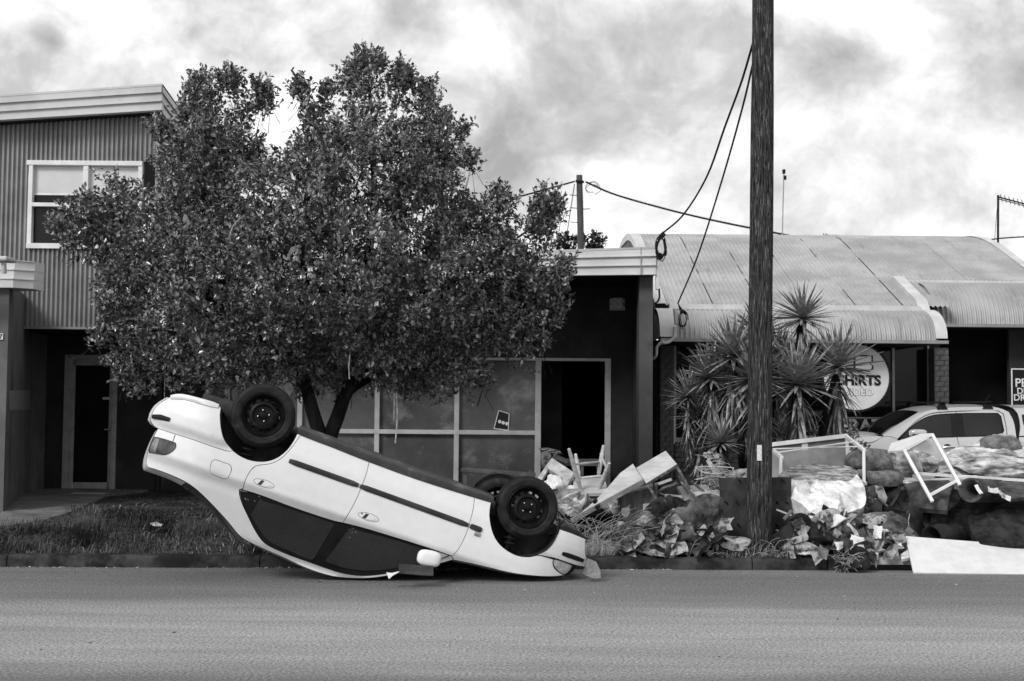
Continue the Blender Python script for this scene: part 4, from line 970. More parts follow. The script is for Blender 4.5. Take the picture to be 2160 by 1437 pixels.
# door mirror
mo = thing  # (mirror is a part)
def blob(c, s, mat, name, parent, axes, pw=2.6, n=20):
    V = []; F_ = []
    for i in range(n+1):
        t = -math.pi/2+math.pi*i/n
        for j in range(2*n):
            g = math.pi*j/n
            f = lambda x: math.copysign(abs(x)**(2/pw), x)
            V.append(c+axes[0]*s[0]*f(math.cos(t))*f(math.cos(g))+axes[1]*s[1]*f(math.cos(t))*f(math.sin(g))+axes[2]*s[2]*f(math.sin(t)))
    for i in range(n):
        for j in range(2*n): F_.append((i*2*n+j, i*2*n+(j+1) % (2*n), (i+1)*2*n+(j+1) % (2*n), (i+1)*2*n+j))
    return mk(name, V, F_, mat, parent, True, 0)
q = carpx(905, 1178, 0, .06)
mir = blob(W3(q[0], .055, q[1]), (.102, .055, .068), 'car_paint', 'door_mirror', df_, (nrm(cf*.97-cu_*.12), cn_, nrm(cu_*.97+cf*.12)), 3.0)
car_panel('mirror_base', [(908, 1160), (925, 1165), (945, 1171.8), (925, 1180), (903, 1187)], 'car_paint', .012, 0, .02, sp=.05, parent=df_)
car_panel('mirror_recess', [(910, 1172), (922, 1174), (928, 1176.5), (908, 1184)], 'car_trim', .020, 0, .004, sp=.05, parent=mir)
# skins across the width (far edge mirrored): boot, glass, roof, bonnet, ends
def cross(name, prof, mat, bulge=(0, 0), n=11, e0=-.012, parent=None, flat=.0, edge=None):
    rows = []
    for (a, c) in prof:
        b0 = (side_b(a, c) if edge is None else edge)+e0; b1 = -CW-b0; row = []
        for s in np.linspace(0, 1, n):
            k = 1-abs(2*s-1)**2.6
            row.append(W3(a+bulge[0]*k, b0+(b1-b0)*s, c+bulge[1]*k))
        rows.append(row)
    return MB().grid(rows).build(name, mat, parent or car, True, 50)
cp = lambda pts, off=0: smooth_poly([carpx(u, v, off) for u, v in pts], .05, False)
cross('boot_lid', cp([(333, 905), (325, 920), (316.7, 940.3), (310, 963.6), (308.8, 976), (311.5, 985.8), (333, 993), (360, 1003), (391, 1018), (396, 1022)]), 'car_paint', (-.06, .055))
cross('bumper_face', cp([(357.6, 839), (341.8, 848.4), (331.7, 856.7), (320.9, 874), (317.2, 888.5), (322.5, 896.8), (333.4, 905)]), 'car_paint_dusty', (-.07, 0))
cross('rear_windscreen', cp([(394, 1020), (414, 1033), (442, 1059.5), (478.5, 1099), (510, 1134.5)]), 'car_glass', (-.03, .07), e0=-.016)
cross('windscreen_trim', cp([(391, 1018.5), (396, 1023)]), 'car_black', (-.06, .058), e0=-.012)
cross('roof', cp([(510, 1134), (550.4, 1155), (594.4, 1174.5), (638.3, 1194.8), (673.5, 1208), (708.7, 1216.8), (743.9, 1219.7), (779, 1219.4), (814.3, 1215), (842, 1208.5)]), 'car_paint', (0, .03), e0=-.004)
cross('windscreen', cp([(842, 1208), (899, 1192), (936, 1186), (957, 1181)]), 'car_glass', (.05, .03), e0=-.02)
cross('bonnet', cp([(957, 1181.5), (1000, 1190), (1033.4, 1198), (1083.5, 1209.3), (1133.6, 1215.2), (1167, 1216), (1192, 1213.5), (1205, 1206)]), 'car_paint', (0.03, .035))
cross('front_grille', cp([(1205, 1206), (1216, 1196), (1232, 1195)]), 'car_black', (.06, 0))
cross('bumper_face', cp([(1231.5, 1195.5), (1236.4, 1177.1), (1233.9, 1170.4), (1233, 1150.4), (1234, 1138)]), 'car_paint', (.08, 0))
# underside, wheel wells, running gear
cross('floor_pan', [(-3.05, .10), (-2.72, .07), (-2.62, .16), (-2.15, .16), (-2.0, .03), (-1.2, .02), (-.40, .03), (-.33, .14), (.30, .14), (.40, .05), (.58, .07)], 'car_under', (0, 0), 9, -.14, edge=-.12)
cross('floor_pan', [(-2.03, .012), (-1.2, .012), (-.36, .012)], 'car_under', (0, 0), 5, -.03, edge=-.05)
def well(pts):
    s = smooth_poly([carpx(u, v, -.01) for u, v in pts], .03, False)
    mb = MB(); mb.strip([W3(a, side_b(a, c)-.006, c) for a, c in s], [W3(a, -.36, c) for a, c in s])
    mb.add([W3(a, -.355, c) for a, c in s], [tuple(range(len(s)))]); mb.build('wheel_well', 'car_under', car, True, 60)
arch_r = [(463, 860), (464.5, 875), (467, 906.8), (473.7, 928.6), (491.2, 951.1), (504.5, 961), (522.6, 969.5), (543.5, 973.7), (564.4, 973), (585.3, 965.4), (606, 948.7), (620, 929), (628, 912)]
arch_f = [(1036, 1052), (1035.6, 1061.8), (1032.6, 1086.9), (1038.4, 1120.3), (1050, 1143.7), (1070.2, 1162), (1093.6, 1173), (1117, 1175.2), (1137, 1172), (1153.7, 1162), (1167, 1148.7), (1175.4, 1133.7), (1183, 1110)]
well(arch_r); well(arch_f)
def rod(name, pts, r, mat='car_under', n=8): mb = MB(); mb.tube([W3(*p) for p in pts], r, n); return mb.build(name, mat, car, True)
rod('rear_axle', [(-2.39, -.12, .0), (-2.39, -1.5, .0)], .035); rod('drive_shaft', [(0, -.12, .0), (0, -1.5, .0)], .022)
rod('trailing_arm', [(-2.39, -.28, .0), (-1.95, -.32, .06)], .03); rod('control_arm', [(0, -.2, .0), (.05, -.6, .06)], .03)
rod('exhaust_pipe', [(-.2, -.8, -.02), (-1.4, -.75, -.03), (-2.2, -.6, .0), (-2.6, -.5, .0)], .03); rod('muffler', [(-2.55, -.5, .02), (-2.95, -.5, .04)], .085, n=12)
for (a0, w) in ((-2.40, .30), (.0, .28)):
    mb = MB(); pts = []
    for k in range(61): g = k/60*2*math.pi*6; pts.append(W3(a0-.03+.055*math.cos(g), -.26+.055*math.sin(g), .08+w*k/60))
    mb.tube(pts, .009, 5); mb.build('coil_spring', 'car_trim', car, True)
rod('strut', [(-.03, -.26, .0), (-.03, -.28, .42)], .024, 'car_trim')
# wheels: tyre, rim with slots, hub, nuts
def wheel_parts():
    T = [(.178, -.016), (.186, -.004), (.196, .001), (.200, .003), (.203, .001), (.215, .005), (.232, .003), (.236, .004), (.240, -.002), (.254, -.014), (.262, -.024), (.2655, -.032), (.2675, -.045), (.2675, -.072), (.264, -.073), (.264, -.079), (.2675, -.080), (.2675, -.110), (.264, -.111), (.264, -.117), (.2675, -.118), (.2675, -.14), (.262, -.155), (.25, -.165), (.215, -.175), (.178, -.160)]
    tyre = MB(); tyre.lathe(T, (0, 0, 0), (0, -1, 0), 72)
    n = 72
    blocks = MB()
    for k in range(n):                                                    # shoulder blocks of the tread
        g = 2*math.pi*k/n; g2 = g+2*math.pi/n*.72
        for (t0, t1) in ((-.030, -.055), (-.125, -.150)):
            p = [(r*math.cos(x), -t, r*math.sin(x)) for (x, t, r) in ((g, t0, .2685), (g2, t0, .2685), (g2, t1, .2700), (g, t1, .2700))]
            blocks.add(p+[(x*.975, y, z*.975) for x, y, z in p], [(0, 1, 2, 3), (0, 4, 5, 1), (1, 5, 6, 2), (2, 6, 7, 3), (3, 7, 4, 0)])
    tyre.add(blocks.v, blocks.f)
    Rm = [(.181, -.020), (.182, -.006), (.177, -.002), (.172, -.012), (.166, -.026), (.158, -.032), (.153, -.052), (.146, -.066), (.138, -.064), (.118, -.050), (.100, -.040), (.092, -.040), (.086, -.052), (.080, -.062), (.062, -.064), (.034, -.062), (.031, -.046), (.026, -.042), (.0, -.042)]
    rim = MB(); rim.lathe(Rm, (0, 0, 0), (0, -1, 0), 72, skip=lambda i, k: i == 8 and (k % 6) in (0, 1, 2))
    disc = MB(); disc.lathe([(.09, -.17), (.10, -.15), (.10, -.10), (.05, -.09), (0, -.09)], (0, 0, 0), (0, -1, 0), 36)
    nuts = MB()
    for k in range(4):
        g = math.pi/4+math.pi/2*k+.15; nuts.lathe([(.0085, -.063), (.0085, -.050), (.006, -.046), (0, -.046)], (.047*math.cos(g), 0, .047*math.sin(g)), (0, -1, 0), 6)
    return tyre, rim, disc, nuts
wp = wheel_parts(); WM = {}
def make_wheel(pos, far=False, spin=0.0, dirt=None):
    ax = -cn_ if far else cn_                                             # outward
    z_ = nrm(np.cross(cf, -ax)); M3 = Matrix((tuple(cf), tuple(-ax), tuple(z_))).transposed().to_4x4()
    M3 = Matrix.Translation(Vector(np.asarray(pos)-np.array(WL[car.name]))) @ M3 @ Matrix.Rotation(spin, 4, 'Y')
    w = bpy.data.objects.new('wheel', None); COL.objects.link(w); w.empty_display_size = .2
    objs = []
    for nm, mbx, mt in zip(('tyre', 'rim', 'brake_drum', 'wheel_nut'), wp, ('tyre', 'rim', 'car_under', 'chrome')):
        if nm not in WM:
            me = bpy.data.meshes.new(nm); me.from_pydata(mbx.v, [], mbx.f); me.materials.append(MATS[mt]); me.shade_smooth(); me.set_sharp_from_angle(angle=rad(42)); WM[nm] = me
        o = bpy.data.objects.new(nm, WM[nm]); COL.objects.link(o); o.parent = w; objs.append(o)
    w.parent = car; w.matrix_local = M3; return w
q = carpx(555.3, 876, 0, -.045); make_wheel(W3(q[0], -.045, q[1]), spin=.5); RQ = q
q = carpx(1114.5, 1071, 0, -.045); make_wheel(W3(q[0], -.045, q[1]), spin=0)
make_wheel(W3(RQ[0], -CW+.045, RQ[1]), True, .2); make_wheel(W3(q[0]-.02, -CW+.045, q[1]+.03), True, .9)
# far side of the body
def far_panel(name, pl, mat, parent, off=0):
    s = smooth_poly(cpoly(pl), .08, True, 32); v2, tri, ring = fill(s, .12)
    mk(name, [W3(a, -CW-side_b(a, c)-off, c) for a, c in v2], tri, mat, parent, True, 60)
for nm, pl in (('rear_bumper', bumper_r), ('rear_quarter', quarter), ('rear_door', door_r), ('front_door', door_f), ('front_fender', fender), ('front_bumper', bumper_f)): far_panel(nm, pl, 'car_paint', car)
for pl in (glass_r, glass_f): far_panel('side_window', pl, 'car_glass', car, -.01)
# torn scraps hanging at the nose and under the mirror
# ------------------------------------------------------------------ silver pickup by the shop
YU1 = 18.0
ut = thing('pickup_truck', 'silver double-cab pickup with roof bars and a canopy, parked behind the rubbish pile', 'pickup truck', (X_(1960, 950, YU1), YU1+.9, .1))
UW = 1.72
def ub(z): return float(np.interp(z, [.2, .5, .85, .98, 1.06, 1.5], [.05, .0, .0, .012, .03, .20]))   # set-back of the side with height
def utepx(u, v, off=0.0):
    b = 0
    for _ in range(4): q = P(u, v, YU1+b-off); b = ub(q[2])
    return np.array([q[0], q[2]])
def ute_panel(name, outline, mat, off=0.0, gap=.003, fl=.02, sp=.10, corner=35, parent=None, far=False, pts2=None):
    s = smooth_poly(pts2 if pts2 is not None else [utepx(u, v, off) for u, v in outline], .05, True, corner)
    if gap: s = inset(s, gap)
    v2, tri, ring = fill(s, sp); yy = (lambda z: YU1+UW-ub(z)+off) if far else (lambda z: YU1+ub(z)-off)
    V = [(x, yy(z), z) for x, z in v2]; m = len(V); fs = [tuple(t) for t in tri]
    V += [(v2[i][0], yy(v2[i][1])+(-fl if far else fl), v2[i][1]) for i in ring]
    fs += [(ring[i], ring[(i+1) % len(ring)], m+(i+1) % len(ring), m+i) for i in range(len(ring))]
    return mk(name, V, fs, mat, parent or ut, True, 45)
xw = lambda u, v: utepx(u, v)
low = .42
def dn(u): return (utepx(u, 950)[0], low)
nose = utepx(1665, 960)[0]; belt_l = [utepx(u, v) for u, v in ((1899, 927), (1870, 923), (1848, 926), (1788, 934))]
fend = [utepx(1899, 934), utepx(1893, 927), utepx(1880, 922), utepx(1862, 921.5), utepx(1843, 933), utepx(1788, 938.5), utepx(1730, 946), (nose+.12, .80), (nose, .66), (nose+.02, low), (nose+.40, low)]
fx = nose+.82
for k in range(9):
    a = math.pi-k*math.pi/8; fend.append((fx+.40*math.cos(a), low+.40*math.sin(a)))
fend += [(dn(1899)[0]-.02, low)]
ute_panel('front_wing', None, 'silver_paint', pts2=fend, corner=50)
bonnet_side = [utepx(1862, 921), utepx(1843, 932), utepx(1788, 937.5), utepx(1730, 945), utepx(1700, 953), utepx(1720, 936), utepx(1787, 925), utepx(1845, 919.5)]
ute_panel('bonnet_edge', None, 'silver_paint', pts2=bonnet_side, corner=50)
fdoor = [utepx(1900, 928), utepx(1912, 909), utepx(1936, 887), utepx(1962, 874), utepx(2016, 868.5), utepx(2018, 922), utepx(2023.5, 942), dn(2023), (dn(1899)[0], low), utepx(1899, 940)]
rdoor = [utepx(2017, 868.5), utepx(2105, 867.5), utepx(2116, 874), utepx(2123, 908), utepx(2122, 945), utepx(2112, 975), (utepx(2085, 950)[0], low), dn(2023.8), utepx(2024, 942), utepx(2018.6, 922)]
fd = ute_panel('front_door', None, 'silver_paint', pts2=fdoor); rd = ute_panel('rear_door', None, 'silver_paint', pts2=rdoor)
cab = [utepx(1862, 921), utepx(1880, 921.5), utepx(1893, 926.5), utepx(1912, 908), utepx(1936, 886), utepx(1962, 873), utepx(2016, 867.5), utepx(2105, 866.5), utepx(2117, 873), utepx(2124, 908), utepx(2123, 945), utepx(2112, 976), (utepx(2086, 950)[0], low), (utepx(2144, 950)[0], low),
       utepx(2144, 921), utepx(2138, 888), utepx(2128, 869), utepx(2107, 860.5), utepx(2025, 858.5), utepx(1974, 862.5), utepx(1942, 871), utepx(1915, 887)]
ute_panel('cab_side', None, 'silver_paint', pts2=cab, corner=28, sp=.08)
ute_panel('inner_panel', None, 'car_black', pts2=[utepx(1895, 930), utepx(1914, 905), utepx(1962, 871), utepx(2110, 865), utepx(2126, 905), (utepx(2140, 950)[0], low), (utepx(1890, 950)[0], low)], off=-.02, gap=0)
bed = [utepx(2147, 869), utepx(2152, 888), utepx(2149, 921), (utepx(2149, 950)[0], low), (utepx(2149, 950)[0]+.5, low)]
bx = utepx(2149, 950)[0]+.95
for k in range(9):
    a = math.pi-k*math.pi/8; bed.append((bx+.40*math.cos(a), low+.40*math.sin(a)))
bed2 = [utepx(2149, 922), (utepx(2149, 950)[0], low)]+bed[4:]+[(bx+.95, low), (bx+1.0, .7), (bx+1.0, utepx(2149, 922)[1])]
ute_panel('tray_side', None, 'silver_paint', pts2=bed2, corner=50)
can = [utepx(2136, 860.5), utepx(2146, 872), utepx(2152, 900), utepx(2150, 920), (bx+1.0, utepx(2149, 920)[1]), (bx+.9, utepx(2140, 861)[1])]
cno = ute_panel('canopy', None, 'silver_paint', pts2=can, corner=40)
x0 = utepx(2156, 880)[0]; ute_panel('canopy_window', None, 'ute_glass', .006, parent=cno, pts2=[(x0, utepx(2156, 874)[1]), (x0-.01, utepx(2156, 888)[1]), (x0+.03, utepx(2150, 914)[1]), (x0+1.2, utepx(2150, 914)[1]), (x0+1.1, utepx(2156, 872)[1])], corner=60)
ute_panel('window_surround', [(1897, 927), (1909, 911), (1936, 888.5), (1964, 876), (2008, 871.5), (2105, 870.5), (2112.5, 878), (2119, 909), (2112, 920.5), (2010, 923), (1910, 926.5)], 'car_black', .004, parent=fd, corner=30)
ute_panel('side_window', [(1902, 924), (1911, 911.5), (1937, 890.5), (1965, 878.2), (2005.5, 874.5), (2008, 921)], 'ute_glass', .007, parent=fd, corner=30)
ute_panel('side_window', [(2029, 873.5), (2102, 873), (2108.5, 879), (2114.5, 908), (2109, 917.5), (2035, 920.5)], 'ute_glass', .007, parent=rd, corner=30)
mb = MB(); a = utepx(1988, 944); b = utepx(2014, 943.5); mb.tube([(a[0], YU1-.03, a[1]), (a[0]+.04, YU1-.05, a[1]+.004), (b[0]-.04, YU1-.05, b[1]+.004), (b[0], YU1-.03, b[1])], .020, 8); mb.build('door_handle', 'chrome', fd, True)
a = utepx(1998, 941); blob(np.array((a[0], YU1+.0, a[1])), (.05, .012, .03), 'car_black', 'handle_recess', fd, (np.array((1., 0, 0)), np.array((0, 1., 0)), np.array((0, 0, 1.))), 2)
a = utepx(1926, 914); mo_ = blob(np.array((a[0], YU1-.16, a[1])), (.125, .07, .062), 'silver_paint', 'door_mirror', fd, (np.array((1., 0, 0)), np.array((0, 1., 0)), np.array((0, 0, 1.))), 3.2)
mb = MB(); mb.box(a[0]-.10, a[0]+.03, YU1-.232, YU1-.222, a[1]-.045, a[1]-.005); mb.build('mirror_shade', 'car_trim', mo_)
def ucross(name, prof, mat, crown=.03, n=9, inset_=.0):
    rows = []
    for (x, z) in prof:
        y0 = YU1+ub(z)+inset_; y1 = YU1+UW-ub(z)-inset_; rows.append([(x, y0+(y1-y0)*s, z+crown*(1-abs(2*s-1)**2.5)) for s in np.linspace(0, 1, n)])
    return MB().grid(rows).build(name, mat, ut, True, 50)
up = lambda pts: smooth_poly([utepx(u, v) for u, v in pts], .08, False)
ucross('roof', up([(1942, 871), (1974, 862.5), (2025, 858.5), (2107, 860.5), (2128, 869), (2138, 888)]), 'silver_paint', .035, inset_=.004)
ucross('windscreen', up([(1866, 921), (1905, 894), (1942, 871)]), 'ute_glass', .02, inset_=.035)
mb = MB(); pa = up([(1862, 921.5), (1905, 893), (1944, 869.5)]); mb.strip([(x-.035, YU1+ub(z)+.06, z-.004) for x, z in pa], [(x+.03, YU1+ub(z)-.004, z+.004) for x, z in pa]); mb.build('windscreen_pillar', 'silver_paint', ut, True)
bn = up([(1862, 921), (1845, 919.5), (1787, 925), (1720, 936), (1690, 950)])
ucross('bonnet', bn, 'silver_paint', .05); ucross('front_end', [(bn[-1][0], bn[-1][1]), (nose+.04, .70), (nose, .62), (nose+.03, low)], 'silver_paint', .0)
mb = MB(); a = utepx(1859, 921); mb.beam((a[0], YU1+.05, a[1]+.014), (a[0]-.16, YU1+1.2, a[1]+.03), .06, .02); mb.build('wiper_cowl', 'car_black', ut)
ucross('canopy_roof', [(utepx(2137, 861)[0], utepx(2137, 861)[1]), (bx+.9, utepx(2140, 861)[1]), (bx+1.0, utepx(2149, 920)[1])], 'silver_paint', .05)
mb = MB(); gp = up([(2130, 865), (2142, 880), (2148, 921)]); mb.strip([(x-.02, YU1+.05+ub(z), z) for x, z in gp], [(x+.06, YU1+.05+ub(z), z) for x, z in gp]); mb.add([(gp[-1][0], YU1+.08, gp[-1][1]), (gp[-1][0]+.05, YU1+.08, gp[-1][1]), (gp[-1][0]+.05, YU1+.08, low), (gp[-1][0], YU1+.08, low)], [(0, 1, 2, 3)]); mb.build('cab_gap', 'car_black', ut)
for nm, pts in (('far_side', cab), ('far_wing', fend), ('far_tray', bed2), ('far_canopy', can)): ute_panel(nm, None, 'silver_paint', pts2=pts, far=True, corner=40, sp=.2)
ucross('underbody', [(nose+.05, low), (bx+.9, low)], 'car_under', 0)
# roof bars
for u0, v0, u1, v1 in ((1928, 847.5, 1990, 851), (2016, 845.5, 2086, 850)):
    a = utepx(u1, v1); zb_ = a[1]; rbm = MB(); rbm.beam((a[0]-.02, YU1+.14, zb_+.012), (a[0]-.02, YU1+UW-.14, zb_+.012), .075, .028); ro = rbm.build('roof_bar', 'car_black', ut, bevel=.01)
    for y in (YU1+.22, YU1+UW-.22):
        q = MB(); q.hexa([(a[0]-.10, y-.04, zb_-.09), (a[0]+.06, y-.04, zb_-.09), (a[0]+.06, y+.04, zb_-.09), (a[0]-.10, y+.04, zb_-.09), (a[0]-.05, y-.03, zb_), (a[0]+.015, y-.03, zb_), (a[0]+.015, y+.03, zb_), (a[0]-.05, y+.03, zb_)]); q.build('bar_foot', 'car_black', ro)
mb = MB(); a = P(2078, 846, YU1+.9); mb.tube([a, P(2088, 833, YU1+.95)], .006, 5); mb.build('aerial', 'car_black', ut)
for xx in (fx, bx):
    for y, s in ((YU1+.02, 1), (YU1+UW-.02, -1)):
        T = MB(); T.lathe([(.19, -.02), (.22, .0), (.30, .0), (.335, -.03), (.335, -.19), (.30, -.21), (.2, -.21)], (xx, y, .36), (0, -s, 0), 32); w_ = T.build('wheel', 'tyre', ut, True)
        T = MB(); T.lathe([(.2, -.02), (.18, -.05), (.06, -.03), (0, -.03)], (xx, y, .36), (0, -s, 0), 20); T.build('rim', 'silver_paint', w_, True)
mb = MB(); mb.box(fx-.5, fx+.5, YU1+.2, YU1+.24, low, .84); mb.box(bx-.5, bx+.5, YU1+.2, YU1+.24, low, .84); mb.build('inner_arch', 'car_black', ut)

# ------------------------------------------------------------------ power pole in front, cables
YP = 12.74
def pole(name, ax, radii, n, mat, parent, seed, rough_=.012):
    rows = []
    ax = smooth_poly(ax, .25, False); m = len(ax)
    for i, p in enumerate(ax):
        t = i/(m-1); r = radii[0]+(radii[1]-radii[0])*t; row = []
        for k in range(n+1):
            g = 2*math.pi*(k % n)/n; q = Vector((math.cos(g)*7, math.sin(g)*7, p[2]*.35+seed)); d = noise.noise(q)*rough_+noise.noise(q*3)*rough_*.5
            row.append((p[0]+(r+d)*math.cos(g), p[1]+(r+d)*math.sin(g), p[2]))
        rows.append(row)
    return MB().grid(rows).build(name, mat, parent, True, 0)
b_ = P(1602, 1158, YP); pp_ = thing('power_pole', 'thick dark weathered timber power pole at the kerb in front of the spiky plant', 'power pole', (b_[0], YP, b_[2]-.05))
ax = [P(1602.5, 1175, YP), P(1602.5, 1000, YP), P(1604, 700, YP), P(1607, 350, YP), P(1609, 0, YP), P(1611, -700, YP)]; ax = [np.array((a[0], YP, a[2])) for a in ax]
pole('trunk', ax, (.128, .100), 40, 'pole_wood', pp_, 3.0)
mb = MB(); a = P(1601.5, 939, YP-.137); b = P(1601.5, 972, YP-.137); mb.box(a[0]-.022, a[0]+.026, YP-.136, YP-.130, b[2], a[2]); mb.build('tag_plate', 'plate_worn', pp_)
def cable(name, label, pts, r, group=None, step=.25, n=6):
    mb = MB(); mb.tube(smooth_poly(pts, step, False, 60), r, n); o = mb.build(name, 'cable', None, True); return tag(o, label, 'cable', group)
cable('service_cable', 'loosely hanging service cable from the power pole to the corner of the shop fascia', [P(1590, 85, YP), P(1565, 170, 13.4), P(1530, 265, 14.2), P(1490, 375, 15.3), P(1440, 455, 16.3), P(1398, 492, 17.2)], .013)
cable('service_cable', 'straighter dark service cable from the power pole down to the awning corner', [P(1588, 135, YP), P(1568, 220, 13.8), P(1520, 390, 15.8), P(1470, 545, 17.4), P(1430, 640, 18.6)], .012)
def coil(name, label, u, v, Y, rx, rz, n, seed, mat='cable', ends=()):
    r = random.Random(seed); t = thing(name, label, 'cable', P(u, v, Y))
    for k in range(n):
        c = P(u+r.uniform(-3, 3), v+r.uniform(-4, 4), Y-.02*k); a0 = r.uniform(0, 6.28); sp = r.uniform(3.2, 5.4); pts = []
        for j in range(12):
            g = a0+sp*j/11; pts.append(c+np.array((rx*r.uniform(.85, 1.05)*math.cos(g), .02*math.sin(3*g), rz*r.uniform(.9, 1.05)*math.sin(g))))
        mb = MB(); mb.tube(smooth_poly(pts, .03, False, 80), .0075, 5); mb.build('wire', mat, t, True)
    return t
tcl = coil('cable_tails', 'tangle of dark cable tails hanging at the corner of the shop fascia', 1394, 524, YS-.1, .065, .16, 7, 3)
mb = MB()
for (u, v) in ((1396, 494), (1391, 502), (1399, 498)): mb.tube([P(u-4, v+4, YS-.1), P(u+4, v-4, YS-.1)], .022, 6)
mb.build('clamp', 'cable', tcl)
mb = MB(); mb.lathe([(.0, -.03), (.05, -.03), (.05, .03), (0, .03)], P(1391, 541, YS-.15), (0, 1, 0), 10); mb.build('bracket', 'cable', tcl)
tc2 = coil('cable_loops', 'small dark cable loops hanging under the bracket at the left end of the awning', 1441, 672, 18.7, .06, .13, 5, 8)
mb = MB(); mb.tube(smooth_poly([P(1430, 678, 18.7), P(1434, 690, 18.7), P(1442, 691, 18.7), P(1447, 680, 18.7)], .03, False), .022, 7); mb.build('insulator', 'pvc', tc2, True)
mb = MB(); mb.beam(P(1424, 652, 18.75), P(1427, 684, 18.7), .05, .05); mb.build('bracket', 'pvc', tc2)
mb = MB(); [mb.tube([P(1430, 640, 18.6), P(1436+3*k, 662, 18.68)], .006, 5) for k in range(4)]; mb.build('strand', 'cable', tc2)
# far pole with rungs, cables and stay
YF2 = 34.
fp = thing('far_power_pole', 'distant slim timber power pole with climbing rungs above the shop roof', 'power pole', (X_(1223, 520, YF2), YF2, .1))
ax = [np.array((P(1225, v, YF2)[0], YF2, P(1225, v, YF2)[2])) for v in (900, 520, 370)]; ax[2][0] -= .04
pole('trunk', ax, (.12, .085), 14, 'pole_far_wood', fp, 1.0, .004)
mb = MB()
for v, s in ((413, -1), (440, -1), (442, 1), (470, -1)): q = P(1223, v, YF2); mb.tube([q, q+(s*.28, 0, .02)], .012, 5)
mb.build('rung', 'cable', fp)
mb = MB(); mb.tube([P(1214, 382, YF2-.1), P(1232, 384, YF2-.1)], .04, 6); mb.build('clamp', 'cable', fp)
cable('overhead_cable', 'thin overhead cable sloping from the distant pole behind the thick pole', [P(1236, 384, YF2-.2), P(1290, 408, 33), P(1400, 440, 32), P(1500, 464, 31), P(1680, 500, 29.5), P(1790, 520, 29)], .028)
cable('overhead_cable', 'thin overhead cable from the distant pole to the left behind the tree', [P(1212, 383, YF2-.2), P(1150, 400, 33.5), P(1090, 416, 33), P(900, 452, 32)], .026)
cable('stay_wire', 'thin stay wire leaning against the distant pole', [P(1212, 388, YF2-.1), P(1192, 520, YF2-.3)], .012)
ml = coil('cable_loop', 'small loop of cable beside the top of the distant pole', 1250, 398, YF2-.3, .20, .14, 3, 5)
cable('overhead_cable', 'thin overhead cable sagging into the right edge above the curved roof', [P(2060, 510, 30), P(2110, 503, 30), P(2300, 494, 30)], .018)
# aerials on the roof
ra = thing('whip_aerial', 'tall thin whip aerial with two small boxes rising behind the thick pole', 'aerial', P(1651, 500, 27))
mb = MB(); mb.tube([P(1650, 510, 27), P(1651.5, 440, 27), P(1653.5, 362, 27)], .013, 6); mb.build('mast', 'cladding_metal', ra)
mb = MB(); [mb.box(q[0]-.03, q[0]+.03, 26.97, 27.03, q[2]-.045, q[2]+.045) for q in (P(1653.5, 362, 27), P(1655.5, 375, 27))]; mb.build('receiver', 'cable', ra)
ya = thing('small_aerial', 'small low television aerial lying along the curved roof ridge', 'aerial', P(1740, 505, 26))
mb = MB(); mb.tube([P(1737, 492, 26), P(1737, 508, 26)], .012, 5); mb.tube([P(1737, 496, 26), P(1773, 497, 26)], .008, 5); [mb.tube([P(1745+4*k, 494.5, 26), P(1745+4*k, 499, 26)], .006, 4) for k in range(7)]; mb.tube([P(1742, 492, 26), P(1746, 501, 26)], .01, 4); mb.build('boom', 'cladding_metal', ya)
ba = thing('mast_aerial', 'television aerial on a tall mast at the right end of the curved roof', 'aerial', P(2105, 540, 24.5))
mb = MB(); mb.tube([P(2105, 545, 24.5), P(2105.5, 412, 24.5)], .022, 6); mb.build('mast', 'cable', ba)
mb = MB(); mb.tube([P(2103, 415, 24.5), P(2200, 441, 24.5)], .016, 5); mb.tube([P(2103, 419, 24.5), P(2200, 445, 24.5)], .010, 5)
for k in range(9): q = P(2112+9*k, 418+2.4*k, 24.5); mb.tube([q+(-.12, -.25, .03), q+(.12, .25, -.03)], .007, 4)
mb.build('boom', 'cable', ba); mb = MB(); mb.tube([P(2104, 430, 24.5), P(2096, 530, 24.6)], .006, 4); mb.build('stay_wire', 'cable', ba)

# ------------------------------------------------------------------ street tree
YT = 14.0
tb = P(690, 1110, YT); tree = thing('street_tree', 'broad leafy street tree with a forked trunk on the verge behind the overturned car', 'tree', (tb[0], YT, .05))
limbs = MB(); R_ = random.Random(11)
def T3(u, v, dy=0.0): return P(u, v, YT+dy)
limbs.tube(smooth_poly([T3(690, 1130), T3(688, 1060), T3(683, 985)], .12, False), [.20]+[.16]*20, 12) if False else None
def limb(pts, r0, r1, n=9):
    s = smooth_poly([T3(*p) for p in pts], .10, False, 70); m = len(s); rs = [r0+(r1-r0)*(i/(m-1)) for i in range(m)]
    s = [q+np.array((noise.noise(Vector(q*3)), noise.noise(Vector(q*3)+Vector((9, 0, 0))), 0))*.02 for q in s]; limbs.tube(s, rs, n)
limb([(690, 1135), (689, 1060), (686, 990), (683, 950)], .145, .10, 14)
limb([(684, 985), (678, 930), (664, 880), (645, 815), (632, 770), (610, 700)], .092, .06)
limb([(684, 985), (694, 930), (712, 880), (735, 825), (775, 795), (830, 765)], .092, .065)
limb([(632, 770), (560, 640), (500, 480), (470, 300)], .07, .02); limb([(632, 770), (540, 700), (400, 620), (260, 520)], .06, .015)
limb([(620, 730), (640, 560), (650, 400), (650, 260)], .07, .02); limb([(735, 825), (760, 640), (790, 420), (780, 190)], .075, .02)
limb([(775, 795), (860, 620), (930, 460), (900, 300)], .06, .02); limb([(830, 765), (950, 680), (1060, 600), (1120, 560)], .05, .012); limb([(950, 680), (1040, 540), (1110, 490), (1160, 450)], .03, .008)
